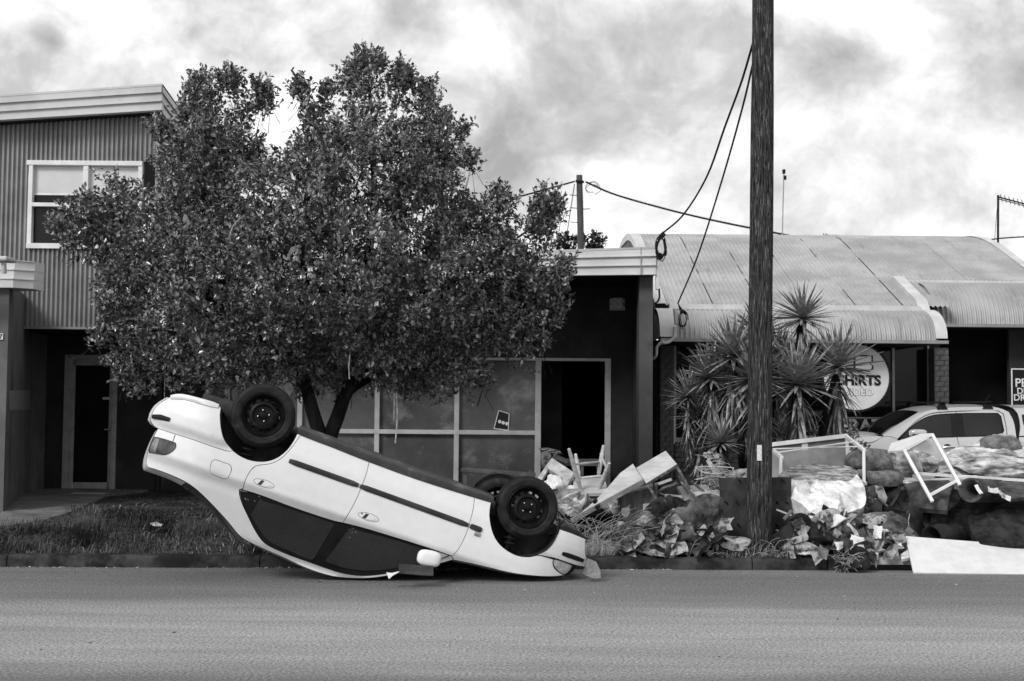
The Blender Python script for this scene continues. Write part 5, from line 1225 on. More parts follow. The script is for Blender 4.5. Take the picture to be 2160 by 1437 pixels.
limb([(560, 640), (420, 540), (300, 470), (180, 470)], .04, .01); limb([(1060, 600), (1110, 640), (1180, 655)], .02, .006); limb([(650, 740), (520, 770), (380, 760)], .04, .012)
limbs.build('trunk', 'bark', tree, True, 0)
mb = MB(); mb.tube(smooth_poly([T3(516, 455, -1.5), T3(497, 470, -1.55), T3(486, 492, -1.55), T3(487, 520, -1.5)], .05, False), .006, 5)
mb.tube(smooth_poly([T3(836, 830, -1), T3(838, 880, -1), T3(834, 935, -1.05)], .05, False), .008, 5); mb.tube([T3(832, 830, -1), T3(831, 888, -1)], .006, 5); mb.tube(smooth_poly([T3(738, 750, -1.4), T3(736, 775, -1.4), T3(737, 800, -1.4)], .05, False), .006, 5); mb.build('dead_twig', 'straw', tree)
lobes = [(460, 245, 80, 75, 0), (528, 205, 32, 48, .2), (415, 190, 30, 45, 0), (430, 340, 120, 110, -.3), (365, 335, 45, 65, .2), (662, 222, 34, 52, .2), (655, 285, 36, 65, 0), (770, 150, 40, 52, 0), (835, 170, 35, 42, .2), (795, 255, 85, 80, -.2), (905, 215, 28, 55, .3), (900, 300, 75, 85, 0), (945, 330, 55, 60, .2),
         (780, 360, 170, 120, -.5), (620, 410, 150, 120, -.7), (700, 320, 70, 60, 0), (515, 320, 50, 55, .2), (400, 470, 150, 110, -.4), (255, 440, 95, 55, .1), (170, 450, 60, 45, .2), (140, 480, 42, 30, .2), (200, 510, 70, 45, .2), (225, 385, 30, 26, .4), (300, 560, 110, 90, .1), (245, 600, 55, 60, .3),
         (480, 600, 170, 140, -.6), (690, 560, 220, 180, -1.0), (900, 440, 110, 120, -.2), (920, 600, 150, 140, -.5), (960, 450, 55, 80, .2), (1040, 560, 110, 90, 0), (1035, 450, 60, 50, .2), (1090, 500, 55, 60, .2), (1150, 480, 40, 50, .3), (1168, 430, 17, 30, .3), (1115, 590, 75, 60, .1), (1155, 560, 40, 50, .3), (1150, 650, 42, 24, .2), (1080, 660, 80, 60, .1), (1110, 715, 45, 25, .2),
         (800, 700, 150, 90, -.6), (560, 720, 180, 80, -.4), (345, 690, 110, 70, 0), (270, 720, 55, 45, .2), (255, 650, 60, 40, .2), (950, 740, 75, 75, 0), (900, 770, 90, 50, 0), (300, 775, 50, 30, .2), (420, 760, 110, 45, 0), (640, 760, 110, 50, 0), (1010, 690, 70, 60, .1), (505, 790, 90, 26, .2), (770, 780, 110, 38, .2), (690, 520, 90, 70, -.3), (630, 470, 70, 60, -.2)]
def leaf_cloud(twigs, dirs, per, ln, wd, seed, spread=.22):
    g = np.random.default_rng(seed); n = len(twigs); V = []
    T = np.repeat(twigs, per, 0); D = np.repeat(dirs, per, 0); k = np.tile(np.linspace(.15, 1, per), n)[:, None]
    base = T+D*k*spread+g.normal(0, .012, (n*per, 3))
    rd = g.normal(0, 1, (n*per, 3)); d = D*.75+rd*.75+np.array((0, 0, .10)); d /= np.linalg.norm(d, axis=1)[:, None]
    nv = np.cross(d, g.normal(0, 1, (n*per, 3))+np.array((0, 0, .0))); up = np.array((0, 0, 1.)); s = np.cross(d, up+g.normal(0, .55, (n*per, 3))); s /= np.linalg.norm(s, axis=1)[:, None]+1e-9
    nn = np.cross(s, d); sz = g.uniform(.65, 1.25, (n*per, 1)); L_ = ln*sz; w = wd*sz*g.uniform(.8, 1.2, (n*per, 1))
    p0 = base; tip = base+d*L_-nn*L_*.08; a = base+d*L_*.58+s*w*.5+nn*w*.16; b = base+d*L_*.58-s*w*.5+nn*w*.16; a2 = base+d*L_*.25+s*w*.30; b2 = base+d*L_*.25-s*w*.30
    V = np.stack([p0, a2, a, tip, b, b2], 1).reshape(-1, 3); o = np.arange(n*per)[:, None]*6
    tr = np.concatenate([o+np.array([[0, 1, 2]]), o+np.array([[0, 2, 3]]), o+np.array([[0, 3, 4]]), o+np.array([[0, 4, 5]])], 0)
    return V, tr
g = np.random.default_rng(5); tw = []; dr2 = []
area = np.array([l[2]*l[3] for l in lobes], float); tot = 8200
for (u, v, ru, rv, dy), w in zip(lobes, area**.86/np.sum(area**.86)):
    n = max(3, int(tot*w/9)); c = P(u, v, YT+dy); k = YT/FPX; rx, rz = max(ru-20, ru*.6)*k, max(rv-20, rv*.6)*k; ry = min(1.25, (rx+rz)*.55+.1)
    d = g.normal(0, 1, (n, 3)); d /= np.linalg.norm(d, axis=1)[:, None]; front = g.random(n) < .5; d[front, 1] = -np.abs(d[front, 1])
    r = g.uniform(.35, 1.0, n)**.5
    lump_ = np.array([noise.noise(Vector((x[0]*2.3+u, x[1]*2.3, x[2]*2.3+v))) for x in d]); r = r*(1+.30*lump_)
    cl = c+d*r[:, None]*np.array((rx, ry, rz)); q = d*.7+np.array((0, 0, .6))+g.normal(0, .3, (n, 3)); q /= np.linalg.norm(q, axis=1)[:, None]
    tw.append((np.repeat(cl, 9, 0)+g.normal(0, .092, (n*9, 3))-np.repeat(q, 9, 0)*.05)); q9 = np.repeat(q, 9, 0)+g.normal(0, .42, (n*9, 3)); dr2.append(q9/np.linalg.norm(q9, axis=1)[:, None])
# upright shoots that break the outline
for (u, v, h) in [(412, 150, 46), (490, 142, 40), (560, 195, 20), (545, 172, 26), (770, 100, 34), (748, 122, 30), (800, 110, 26), (855, 130, 34), (632, 160, 36), (690, 172, 32), (908, 160, 46), (940, 240, 34), (985, 260, 26), (1000, 330, 26), (1168, 405, 40), (1185, 430, 36), (1150, 440, 30), (1205, 555, 40), (1195, 600, 40), (1190, 655, 30), (1160, 720, 24), (118, 465, 30), (135, 495, 26), (160, 420, 22), (330, 250, 36), (345, 300, 36), (1085, 410, 30), (1060, 405, 24), (205, 640, 30), (195, 700, 26), (240, 775, 26), (1030, 790, 26), (465, 150, 30), (380, 220, 30), (870, 150, 24)]:
    c = P(u, v, YT+g.uniform(-.3, .5)); n = int(h*.8)
    for j in range(n):
        t = g.random(); tw.append((c+np.array((g.normal(0, .035), g.normal(0, .06), -t*h*YT/FPX*1.2+.05)))[None]); q = np.array((g.normal(0, .5), g.normal(0, .5), 1.)); dr2.append((q/np.linalg.norm(q))[None])
tw = np.concatenate(tw); tw = tw-np.array((0, 0, .09)); tw[:, 2] -= .09*np.clip((tw[:, 2]-3.4)/2.2, 0, 1); tw[:, 0] = (tw[:, 0]-tb[0])*.965+tb[0]; dr2 = np.concatenate(dr2)
V, tr = leaf_cloud(tw, dr2, 15, .062, .031, 9, .19)
o = fast('crown', V, tr, 'leaf', tree, WL[tree.name]); o['kind'] = 'stuff'
mb = MB()
for i in range(0, len(tw), 5): mb.add([tw[i]-dr2[i]*.25, tw[i]-dr2[i]*.25+(.008, 0, 0), tw[i]+dr2[i]*.2], [(0, 1, 2)])
mb.build('twigs', 'bark', tree)['kind'] = 'stuff'
scr = sheet('plastic_scrap', px([(607, 536), (614, 522), (632, 516), (636, 521), (623, 529), (610, 543)], YT-1.75), 'cardboard', None, .003, .04, .02, 8, seed=4); tag(scr, 'pale scrap of plastic caught high among the tree leaves', 'plastic scrap')
# distant tree tops behind the low roof
for i, (u, v, ru, rv, Yd) in enumerate([(1248, 508, 16, 8, 60), (1196, 514, 15, 7, 62)]):
    c = P(u, v, Yd); n = 50; d = g.normal(0, 1, (n, 3)); d /= np.linalg.norm(d, axis=1)[:, None]; k = Yd/FPX
    t_ = thing('distant_tree', ['dark distant tree top just right of the far pole', 'dark distant tree top just left of the far pole'][i], 'tree', (c[0], Yd, .1))
    V, tr = leaf_cloud(c+d*np.array((ru*k, ru*k, rv*k))*g.uniform(.5, 1, (n, 1)), d, 8, .22, .12, i, .4); fast('crown', V, tr, 'leaf_far', t_, WL[t_.name])['kind'] = 'stuff'
    mb = MB(); mb.tube([(c[0], Yd, 0), (c[0], Yd, c[2])], [.25, .1], 8); [mb.tube([(c[0], Yd, c[2]-.6), c+np.array((math.cos(a)*ru*k*.7, 0, .1))], .03, 5) for a in (.5, 1.5, 2.6)]; mb.build('trunk', 'bark', t_, True)

# ------------------------------------------------------------------ spiky yucca
YY = 15.5; yu = thing('yucca', 'big clump of spiky yucca heads with hanging dead leaves behind the thick pole', 'plant', P(1620, 1040, YY))
heads = [(1693, 672, 80, 0, 1), (1600, 705, 78, .3, .8), (1546, 752, 98, -.2, .9), (1592, 800, 100, -.5, .7), (1500, 798, 84, 0, .8), (1452, 838, 62, .1, .8), (1683, 812, 108, -.6, .9), (1768, 776, 98, -.2, 1), (1640, 760, 80, .3, .5), (1520, 935, 62, -.7, .5), (1662, 925, 70, -.3, .3), (1480, 880, 70, .2, .5)]
def leaf_mesh(ln, wd, droop, seed, mat):
    r = random.Random(seed); n = 6; vs = []; fs = []; tw_ = r.uniform(-.25, .25)
    for i in range(n+1):
        t = i/n; w = wd*(.55+.9*t if t < .35 else .865*(1-((t-.35)/.65)**1.7)+.0)*.5; w = max(w, .0005)
        x = ln*t*(1-.15*droop*t); z = -droop*ln*.55*t**2.2; a = tw_*t
        for s, h in ((-1, .35), (0, 0), (1, .35)): vs.append((x, s*w*math.cos(a), z+w*h+s*w*math.sin(a)))
    for i in range(n):
        for k in range(2): fs.append((i*3+k, i*3+k+1, (i+1)*3+k+1, (i+1)*3+k))
    me = bpy.data.meshes.new('leaf'); me.from_pydata(vs, [], fs); me.materials.append(MATS[mat]); me.shade_smooth(); return me, np.array(vs), fs
LV = [leaf_mesh(1, .105, d, i, 'yucca_leaf') for i, d in enumerate((0, .05, .12, .22, .35))]
DV = [leaf_mesh(1, .07, d, 20+i, 'yucca_dead') for i, d in enumerate((.15, .4, .6))]
count = 0; SV = []; SF = []; off_ = 0; DSV = []; DSF = []; offd = 0
R2 = random.Random(21); cand = []
for hi_, (u, v, r, dy, vis) in enumerate(heads):
    c = P(u, v, YY+dy); k = (YY+dy)/FPX; ln = r*k
    for j in range(110):                                                 # live leaves
        th = j*2.39996; e = math.asin(1-1.42*(j+.5)/110); e += R2.uniform(-.1, .1)
        d = np.array((math.cos(th)*math.cos(e), math.sin(th)*math.cos(e), math.sin(e))); l = ln*R2.uniform(.85, 1.1)*(1 if e > -.1 else .95)
        dr_i = min(4, max(0, int(1.6+R2.uniform(-1, 1.2)-2.2*math.sin(e)))); cand.append((c+np.array((0, 0, (e)*.03)), d, l, LV[dr_i], False, vis*(1.3 if d[1] < 0 else .4)))
    for j in range(95):                                                 # dry leaves hanging under the head
        th = R2.uniform(0, 6.283); e = R2.uniform(-1.5, -.55); d = np.array((math.cos(th)*math.cos(e), math.sin(th)*math.cos(e), math.sin(e)))
        z0 = R2.uniform(0, .55 if v < 900 else .1)
        cand.append((c-np.array((0, 0, z0+.05)), d, ln*R2.uniform(.6, .95), R2.choice(DV if R2.random() < .55 else LV[2:]), True, 0))
cand.sort(key=lambda q: -q[5])
for (p, d, l, (me, vs, fs), dead, vis) in cand:
    z_ax = np.array((0, 0, 1.)); y_ax = nrm(np.cross(z_ax, d)) if abs(d[2]) < .995 else np.array((0, 1., 0)); zz = np.cross(d, y_ax)
    if count < 300 and not dead:
        o = bpy.data.objects.new('leaf', me); COL.objects.link(o); o.parent = yu
        o.matrix_local = Matrix.Translation(Vector(p-np.array(WL[yu.name]))) @ Matrix((tuple(d), tuple(y_ax), tuple(zz))).transposed().to_4x4() @ Matrix.Scale(l, 4); count += 1
    else:
        w_ = p+(vs[:, :1]*d+vs[:, 1:2]*y_ax+vs[:, 2:]*zz)*l
        if me.materials[0].name == 'yucca_dead': DSV.append(w_); DSF += [tuple(i+offd for i in f) for f in fs]; offd += len(vs)
        else: SV.append(w_); SF += [tuple(i+off_ for i in f) for f in fs]; off_ += len(vs)
fast('foliage', np.vstack(SV), SF, 'yucca_leaf', yu, WL[yu.name], True)['kind'] = 'stuff'
fast('dead_foliage', np.vstack(DSV), DSF, 'yucca_dead', yu, WL[yu.name], True)['kind'] = 'stuff'
for (u, v, r, dy, vis) in heads:
    c = P(u, v, YY+dy); b = np.array((P(1600+(u-1600)*.35, 1040, YY)[0], YY+dy*.4, .08)); mid = c*.55+b*.45+np.array((0, 0, -.2))
    mb = MB(); mb.tube(smooth_poly([b, mid, c-np.array((0, 0, .03))], .15, False), .055, 8); mb.build('stem', 'bark', yu, True)
sh = thing('small_shrub', 'small pale leafy shrub between the spiky plant and the pickup', 'shrub', P(1768, 1020, 16.5))
n = 150; d = g.normal(0, 1, (n, 3)); d /= np.linalg.norm(d, axis=1)[:, None]; V, tr = leaf_cloud(P(1765, 935, 16.5)+d*np.array((.28, .25, .24))*g.uniform(.4, 1, (n, 1)), d, 7, .06, .03, 77, .12)
fast('foliage', V, tr, 'yucca_leaf', sh, WL[sh.name])['kind'] = 'stuff'; mb = MB(); [mb.tube([P(1768, 1020, 16.5), P(1745+12*k, 920, 16.5)], .01, 5) for k in range(4)]; mb.build('stem', 'bark', sh)

# ------------------------------------------------------------------ grass on the verge
fpoly = [(p[0], p[1]) for p in pts] if False else None
path_xy = [(float(G(u, v, .10)[0]), float(G(u, v, .10)[1])) for u, v in pp]
def grass(name, label, n, xr_, tr_, h, w, mat, lean=.5, seed=0, dens=None, flop=.5):
    g = np.random.default_rng(seed); x = g.uniform(*xr_, n); t = tr_[0]+(tr_[1]-tr_[0])*g.random(n)**1.35; y = 12.02+.035*x+t
    keep = np.ones(n, bool)
    if path_xy: keep &= ~in_poly(np.stack([x, y], 1), path_xy) | (g.random(n) < .015)
    keep &= y < 19.1
    keep &= ~((x < -4.6+(18.2-15.3)*0) & (y > 15.0) & (x < c1[0]+.2))
    if dens is not None:
        k = np.array([dens(a, b) for a, b in zip(x, y)]); keep &= g.random(n) < k
    x, y, t = x[keep], y[keep], t[keep]; n = len(x)
    z = np.array([zg(a, b) for a, b in zip(x, y)])-.02
    cl = np.array([noise.noise(Vector((a*1.6, b*1.6, seed))) for a, b in zip(x, y)])
    hh = h*g.uniform(.45, 1.15, n)*(1+.75*cl); az = np.array([noise.noise(Vector((a*.8, b*.8, seed+20))) for a, b in zip(x, y)])*7+g.normal(0, .8, n); ln = np.abs(g.normal(lean, .35, n))
    dx, dy = np.cos(az)*ln, np.sin(az)*ln; nm = np.sqrt(1+ln**2); p0 = np.stack([x, y, z], 1)
    u1 = np.stack([dx*.35, dy*.35, np.ones(n)], 1)/nm[:, None]; p1 = p0+u1*(hh*.55)[:, None]
    u2 = np.stack([dx*1.4, dy*1.4, np.maximum(.15, 1-flop*ln*1.3)], 1); u2 /= np.linalg.norm(u2, axis=1)[:, None]; p2 = p1+u2*(hh*.55)[:, None]
    s = np.stack([np.cos(az+1.57+g.normal(0, .5, n)), np.sin(az+1.57), np.zeros(n)], 1)*(w*g.uniform(.6, 1.3, n))[:, None]
    V = np.stack([p0-s, p0+s, p1-s*.8, p1+s*.8, p2], 1).reshape(-1, 3); o = np.arange(n)[:, None]*5
    F = np.concatenate([o+np.array([[0, 1, 3]]), o+np.array([[0, 3, 2]]), o+np.array([[2, 3, 4]])], 0)
    ob_ = fast(name, V, F, mat); return tag(ob_, label, 'grass', None, 'stuff')
dl = lambda a, b: .85
grass('verge_grass', 'short dark grass growing over the verge', 56000, (-6.3, 6.0), (.14, 6.9), .075, .0038, 'grass', 1.3, 1, flop=.9)
grass('long_grass', 'longer dark grass tufts near the kerb edge left of the car', 46000, (-6.2, .4), (.12, 4.2), .32, .0036, 'grass', 1.5, 2, flop=.9, dens=lambda a, b: max(0, min(1, .35+1.8*noise.noise(Vector((a*.9, b*.9, 4))))))
grass('dry_grass', 'pale dry stalks lying through the verge grass', 2300, (-6.2, 1.5), (.12, 4.8), .22, .0030, 'straw', 2.0, 3, flop=.9)
grass('straw_clump', 'long dry straw standing behind the nose of the overturned car', 360, (.45, 1.02), (.12, 1.1), .34, .0036, 'straw', 1.8, 4, flop=1.0)
grass('straw_fringe', 'dry straw hanging over the kerb under the rags', 520, (1.2, 3.1), (.03, .22), .16, .0028, 'straw', 1.3, 5, flop=.7, dens=lambda a, b: 1.0 if noise.noise(Vector((a*3.5, 0, 9))) > .08 else .10)
grass('straw_clump', 'dry straw tuft at the foot of the thick pole', 110, (2.2, 2.9), (.1, .9), .22, .0030, 'straw', .8, 6)
# long dry stalks arching out of the verge beside the car
g = np.random.default_rng(41); mb = MB()
for k in range(190):
    x = (g.uniform(.5, 1.0) if k < 120 else g.uniform(1.0, 1.45)) if k < 150 else g.uniform(1.7, 3.0); y = 12.02+.035*x+(g.uniform(.1, .9) if k < 150 else g.uniform(.02, .25)); z = zg(x, y); az = g.uniform(0, 6.283); l = g.uniform(.25, .75)*(1 if k < 150 else .45); e = g.uniform(.2, 1.2)
    d = np.array((math.cos(az), math.sin(az)*.6, 0)); p0 = np.array((x, y, z)); p1 = p0+d*l*.5*math.cos(e)+np.array((0, 0, l*.52*math.sin(e)+.02)); p2 = p0+d*l*math.cos(e*.9)+np.array((0, 0, l*(.80*math.sin(e)-.12*g.random()))); p2[2] = max(p2[2], -.05)
    mb.tube(smooth_poly([p0, p1, p2], l/5, False, 80), .0019, 4, False)
tag(mb.build('straw_clump', 'straw'), 'long arching dry stalks in front of the stained wooden box', 'grass', None, 'stuff')
# litter in the gutter
g = np.random.default_rng(31); n = 1500; x = np.concatenate([g.uniform(-6, 1.6, n), g.uniform(-.9, .4, 300), g.uniform(-4, 5, 120)]); m = len(x)
t = np.concatenate([-np.abs(g.normal(0, .035, n))-.012, -g.uniform(.02, .30, 300), -g.uniform(.1, 3.0, 120)]); dn_ = np.array([noise.noise(Vector((a*1.1, 0, 5))) for a in x]); kp = (g.random(m) < .45+1.3*dn_) | (np.arange(m) >= n); x, t = x[kp], t[kp]; m = len(x)
y = 12.02+.035*x+t; z = np.array([zg(a, b) for a, b in zip(x, y)])+.004; c = np.stack([x, y, z], 1); e1 = g.normal(0, 1, (m, 3)); e2 = g.normal(0, 1, (m, 3)); e1[:, 2] *= .3; e2[:, 2] *= .35; s = g.uniform(.005, .017, (m, 1))
V = np.stack([c, c+e1*s, c+e2*s], 1).reshape(-1, 3); V[:, 2] = np.maximum(V[:, 2], np.repeat(z, 3)-.001); tag(fast('gutter_litter', V, np.arange(3*m).reshape(-1, 3), 'litter'), 'pale leaf litter and broken glass along the gutter', 'litter', None, 'stuff')
# ------------------------------------------------------------------ rubbish on the verge
def S(name, label, cat, outline, Y, mat, group=None, **kw):
    o = sheet(name, px(outline, Y), mat, None, **kw); return tag(o, label, cat, group)
def board(mb, quad, th, Y=None):
    q = px(quad, Y); n = nrm(np.cross(q[1]-q[0], q[2]-q[0])); n = n if n@(CAM-q[0]) > 0 else -n; return mb.prism(q, -n*th)
def poles(mb, segs, r, Y, n=8):
    for s in segs:
        p = px(s, Y); mb.tube(p, r, n)
def rag(name, c, size, mat, seed, amp, nu=72, nv=50):
    """stiff sheet slumped over a heap: hard straight creases, flat facets between them, a ragged hem"""
    r = random.Random(seed); off = Vector((seed*5.3, seed*9.1, seed*2.7)); V = []; keep = {}
    def crease(k, lo, hi): return [(Vector((r.gauss(0, 1), r.gauss(0, .8), r.gauss(0, .75))).normalized(), r.uniform(-.75, .75), r.uniform(lo, hi)*r.choice((-1, 1, 1))) for _ in range(k)]
    C1 = crease(10, .45, 1.0); C2 = crease(14, .12, .34)
    for i in range(nv+1):
        for j in range(nu+1):
            e = rad(-38+128*i/nv); t = rad(-178+356*j/nu); d = Vector((math.sin(t)*math.cos(e), -math.cos(t)*math.cos(e), math.sin(e)))
            w = Vector((noise.noise(d*1.1+off), noise.noise(d*1.1+off+Vector((7, 0, 0))), noise.noise(d*1.1+off+Vector((0, 7, 0)))))
            q = d+w*.25; k = 1+amp*(sum(s_*(abs(n_.dot(q)-c_)-.5) for n_, c_, s_ in C1)+sum(s_*(abs(n_.dot(q)*1.7-c_)-.5) for n_, c_, s_ in C2)+.34*(1-2.4*abs(noise.noise(Vector((q.x*2.4, q.y*2.4, q.z*1.3))+off)))); k = max(.30, min(1.55, k))
            p = (d+w*.28)*k; V.append((c[0]+p.x*size[0], c[1]+p.y*size[1], c[2]+p.z*size[2]-.10*size[2]))
            keep[(i, j)] = i > 8+11*noise.noise(Vector((t*1.4, seed, 0)))+4*noise.noise(Vector((t*4, seed, 3)))
    F_ = [(i*(nu+1)+j, i*(nu+1)+j+1, (i+1)*(nu+1)+j+1, (i+1)*(nu+1)+j) for i in range(nv) for j in range(nu) if keep[(i, j)]]
    us = sorted({a for f in F_ for a in f}); mp_ = {a: k for k, a in enumerate(us)}
    return mk(name, [V[a] for a in us], [tuple(mp_[a] for a in f) for f in F_], mat, None, False)
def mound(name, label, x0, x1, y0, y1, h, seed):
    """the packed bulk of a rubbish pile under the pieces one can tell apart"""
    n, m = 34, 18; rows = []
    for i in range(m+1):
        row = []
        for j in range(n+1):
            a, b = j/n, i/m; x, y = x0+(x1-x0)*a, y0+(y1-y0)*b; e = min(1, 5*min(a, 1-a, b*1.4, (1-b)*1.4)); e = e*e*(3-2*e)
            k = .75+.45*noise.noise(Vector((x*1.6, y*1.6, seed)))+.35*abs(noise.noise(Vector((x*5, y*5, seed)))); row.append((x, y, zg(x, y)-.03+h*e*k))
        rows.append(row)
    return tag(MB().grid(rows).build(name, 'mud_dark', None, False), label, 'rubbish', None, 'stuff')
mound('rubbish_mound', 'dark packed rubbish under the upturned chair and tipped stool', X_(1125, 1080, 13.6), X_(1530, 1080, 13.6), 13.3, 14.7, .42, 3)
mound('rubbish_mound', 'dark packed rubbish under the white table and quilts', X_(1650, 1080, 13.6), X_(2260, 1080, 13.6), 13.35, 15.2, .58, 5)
# --- at the doorway
bt = thing('timber_bench', 'low worn timber bench standing under the shop window behind the front wheel', 'bench', P(1050, 1045, 17.6))
mb = MB(); board(mb, [(972, 988, 17.4), (984, 986, 17.8), (1130, 997, 17.8), (1128, 1001, 17.4)], .05); mb.build('seat', 'wood_grey', bt, bevel=.006)
mb = MB(); mb.beam(P(978, 995, 17.42), P(1126, 1006, 17.42), .02, .05); mb.build('rail', 'wood_grey', bt)
for u in (981, 1118):
    mb = MB(); a = P(u, 993, 17.45); mb.beam(a, (a[0], a[1], zg(a[0], a[1])-.03), .05, .05); mb.build('leg', 'wood_grey', bt)
def old_tyre(u, v, Y, r, yaw, label):
    c = P(u, v, Y); mb = MB(); mb.lathe([(r*.62, -.05), (r*.7, .02), (r*.85, .03), (r*.97, 0), (r, -.05), (r, -.13), (r*.95, -.18), (r*.62, -.15)], c, (math.sin(yaw), -math.cos(yaw), .1), 40)
    return tag(mb.build('old_tyre', 'tyre', None, True), label, 'tyre')
old_tyre(1046, 1062, 15.2, .37, -.35, 'dusty old tyre leaning behind the front wheels of the overturned car')
S('folded_rag', 'pale torn rag draped on the pile in the shop doorway', 'rag', [(1141, 955), (1156, 950), (1163, 962), (1157, 985), (1142, 988)], 18.4, 'paper_dirty', th=.03, sp=.03, amp=.03, nsc=9, seed=2)
mb = MB(); board(mb, [(1166, 962, 18.3), (1172, 958, 18.5), (1201, 970, 18.5), (1198, 975, 18.3)], .03); tag(mb.build('door_board', 'wood_grey'), 'short grey board lying across the pile in the shop doorway', 'board')
for k, (u, v) in enumerate(((1150, 949), (1160, 951), (1172, 955))):
    lump('crumpled_wrap', P(u, v, 18.5), (.10, .08, .035), 'paper_dirty', None, 40+k, .4, 2.2, 2, True); tag(bpy.context.scene.objects[-1] if False else COL.objects[-1], 'crumpled dirty wrapping on top of the doorway pile', 'wrapping', 'wrappings on the doorway pile')
dt = thing('doorway_table', 'low grey table standing inside the open shop doorway behind the upturned chair', 'table', P(1235, 1045, 18.7))
mb = MB(); board(mb, [(1168, 971, 18.5), (1170, 968, 19.0), (1268, 968, 19.0), (1270, 971, 18.5)], .04); mb.build('table_top', 'wood_grey', dt)
for u in (1177, 1228, 1262):
    mb = MB(); a = P(u, 974, 18.55); mb.beam(a, (a[0], a[1], .08), .045, .045); mb.build('leg', 'wood_grey', dt)
mb = MB(); board(mb, [(1171, 975, 18.52), (1171, 983, 18.52), (1268, 983, 18.52), (1268, 975, 18.52)], .02); mb.build('apron', 'wood_grey', dt)
# --- plastic stool with an oblong hole, tipped over
st = thing('plastic_stool', 'dirty pale plastic stool with a square hole in its seat, tipped on its side', 'stool', P(1165, 1085, 13.6))
outer = px([(1164, 966, 13.9), (1211, 997, 13.7), (1172, 1068, 13.3), (1118, 1030, 13.5)], 0); c_ = sum(outer)/4
inner = px([(1157, 989, 13.77), (1188, 1009, 13.65), (1172, 1036, 13.46), (1142, 1014, 13.60)], 0)
n_ = nrm(np.cross(outer[1]-outer[0], outer[3]-outer[0])); n_ = n_ if n_@(CAM-c_) > 0 else -n_
mb = MB()
ro, ri = smooth_poly(outer, .5, True, 20), smooth_poly(inner, .5, True, 20)
k = len(outer); mb.add(list(outer)+list(inner), [(i, (i+1) % k, k+(i+1) % k, k+i) for i in range(k)])
mb.add(list(inner)+[p-n_*.05 for p in inner], [(i, (i+1) % k, k+(i+1) % k, k+i) for i in range(k)])
mb.add(list(outer)+[p-n_*.06+(p-c_)*.04 for p in outer], [(i, k+i, k+(i+1) % k, (i+1) % k) for i in range(k)])
mb.build('seat', 'plastic_grey', st, bevel=.006)
for i in range(4):
    a = outer[i]; inn = nrm(c_-a); e = (a-c_)*.10; mb = MB(); b = a-n_*.40+e; s1 = nrm(outer[(i+1) % 4]-a)*.07; s2 = nrm(outer[i-1]-a)*.07
    mb.hexa([a-n_*.05, a+s1-n_*.05, a+s1+s2-n_*.05, a+s2-n_*.05, b, b+s1*.6, b+(s1+s2)*.6, b+s2*.6]); mb.build('leg', 'plastic_grey', st, bevel=.004)
rag('white_bag', P(1166, 1024, 13.4), (.075, .07, .075), 'plastic_white', 3, .8); tag(COL.objects[-1], 'crumpled white plastic bag stuffed in the hole of the tipped stool', 'bag')
S('white_sack', 'smooth white sack leaning against the front wheel under the upturned chair', 'sack', [(1204, 1024), (1214, 1028), (1214, 1046), (1200, 1066), (1180, 1080), (1172, 1068), (1184, 1040)], 13.5, 'plastic_white', th=.08, sp=.03, amp=.012, puff=.05, seed=5, corner=70)
# --- upturned wooden chair
wc = thing('wooden_chair', 'worn wooden chair lying upside down with four turned legs in the air', 'chair', P(1243, 1060, 13.6))
seat = px([(1211, 1011, 13.75), (1222, 1007, 13.85), (1268, 1004, 13.85), (1275, 1012, 13.7), (1279, 1033, 13.4), (1272, 1040, 13.35), (1215, 1041, 13.4), (1212, 1034, 13.45)], 0)
o = sheet('seat', seat, 'wood_pale', wc, .035, .03, .0, corner=50, step=.03)
def turned(name, a, b, r, host, mat='wood_pale', rings=(.25, .72)):
    n = 22; pts_ = [a+(b-a)*i/n for i in range(n+1)]; rs = []
    for i in range(n+1):
        t = i/n; k = .72+.38*math.sin(math.pi*min(1, t*1.02))
        for q in rings: k += .24*math.exp(-((t-q)/.022)**2)-.16*math.exp(-((t-q-.05)/.02)**2)
        rs.append(r*k)
    mb = MB(); mb.tube(pts_, rs, 10); mb.build(name, mat, host, True, 60)
for a, b in (((1226, 1036, 13.45), (1200, 947, 13.25)), ((1262, 1008, 13.8), (1273, 940, 13.95)), ((1265, 1031, 13.45), (1285, 977, 13.25)), ((1222, 1010, 13.8), (1214, 958, 13.95))): turned('leg', P(*a), P(*b), .024, wc)
for a, b in (((1214, 980, 13.35), (1264, 975, 13.85)), ((1221, 1009, 13.4), (1272, 1004, 13.42)), ((1269, 964, 13.9), (1280, 989, 13.35))): turned('stretcher', P(*a), P(*b), .014, wc, rings=())
rag('wrapped_bundle', P(1224, 1064, 13.3), (.185, .16, .125), 'clear_wrap', 14, .5); tag(COL.objects[-1], 'rubbish bundle in clear crinkled plastic under the upturned chair', 'bundle')
rag('clear_bag', P(1285, 1072, 13.5), (.10, .1, .08), 'clear_wrap', 17, .6); tag(COL.objects[-1], 'small crinkled clear bag behind the tapered white board', 'bag')
rag('dark_sack', P(1262, 1108, 13.45), (.36, .14, .09), 'mud_dark', 18, .5); tag(COL.objects[-1], 'dark muddy sack on the ground behind the dry straw', 'sack')
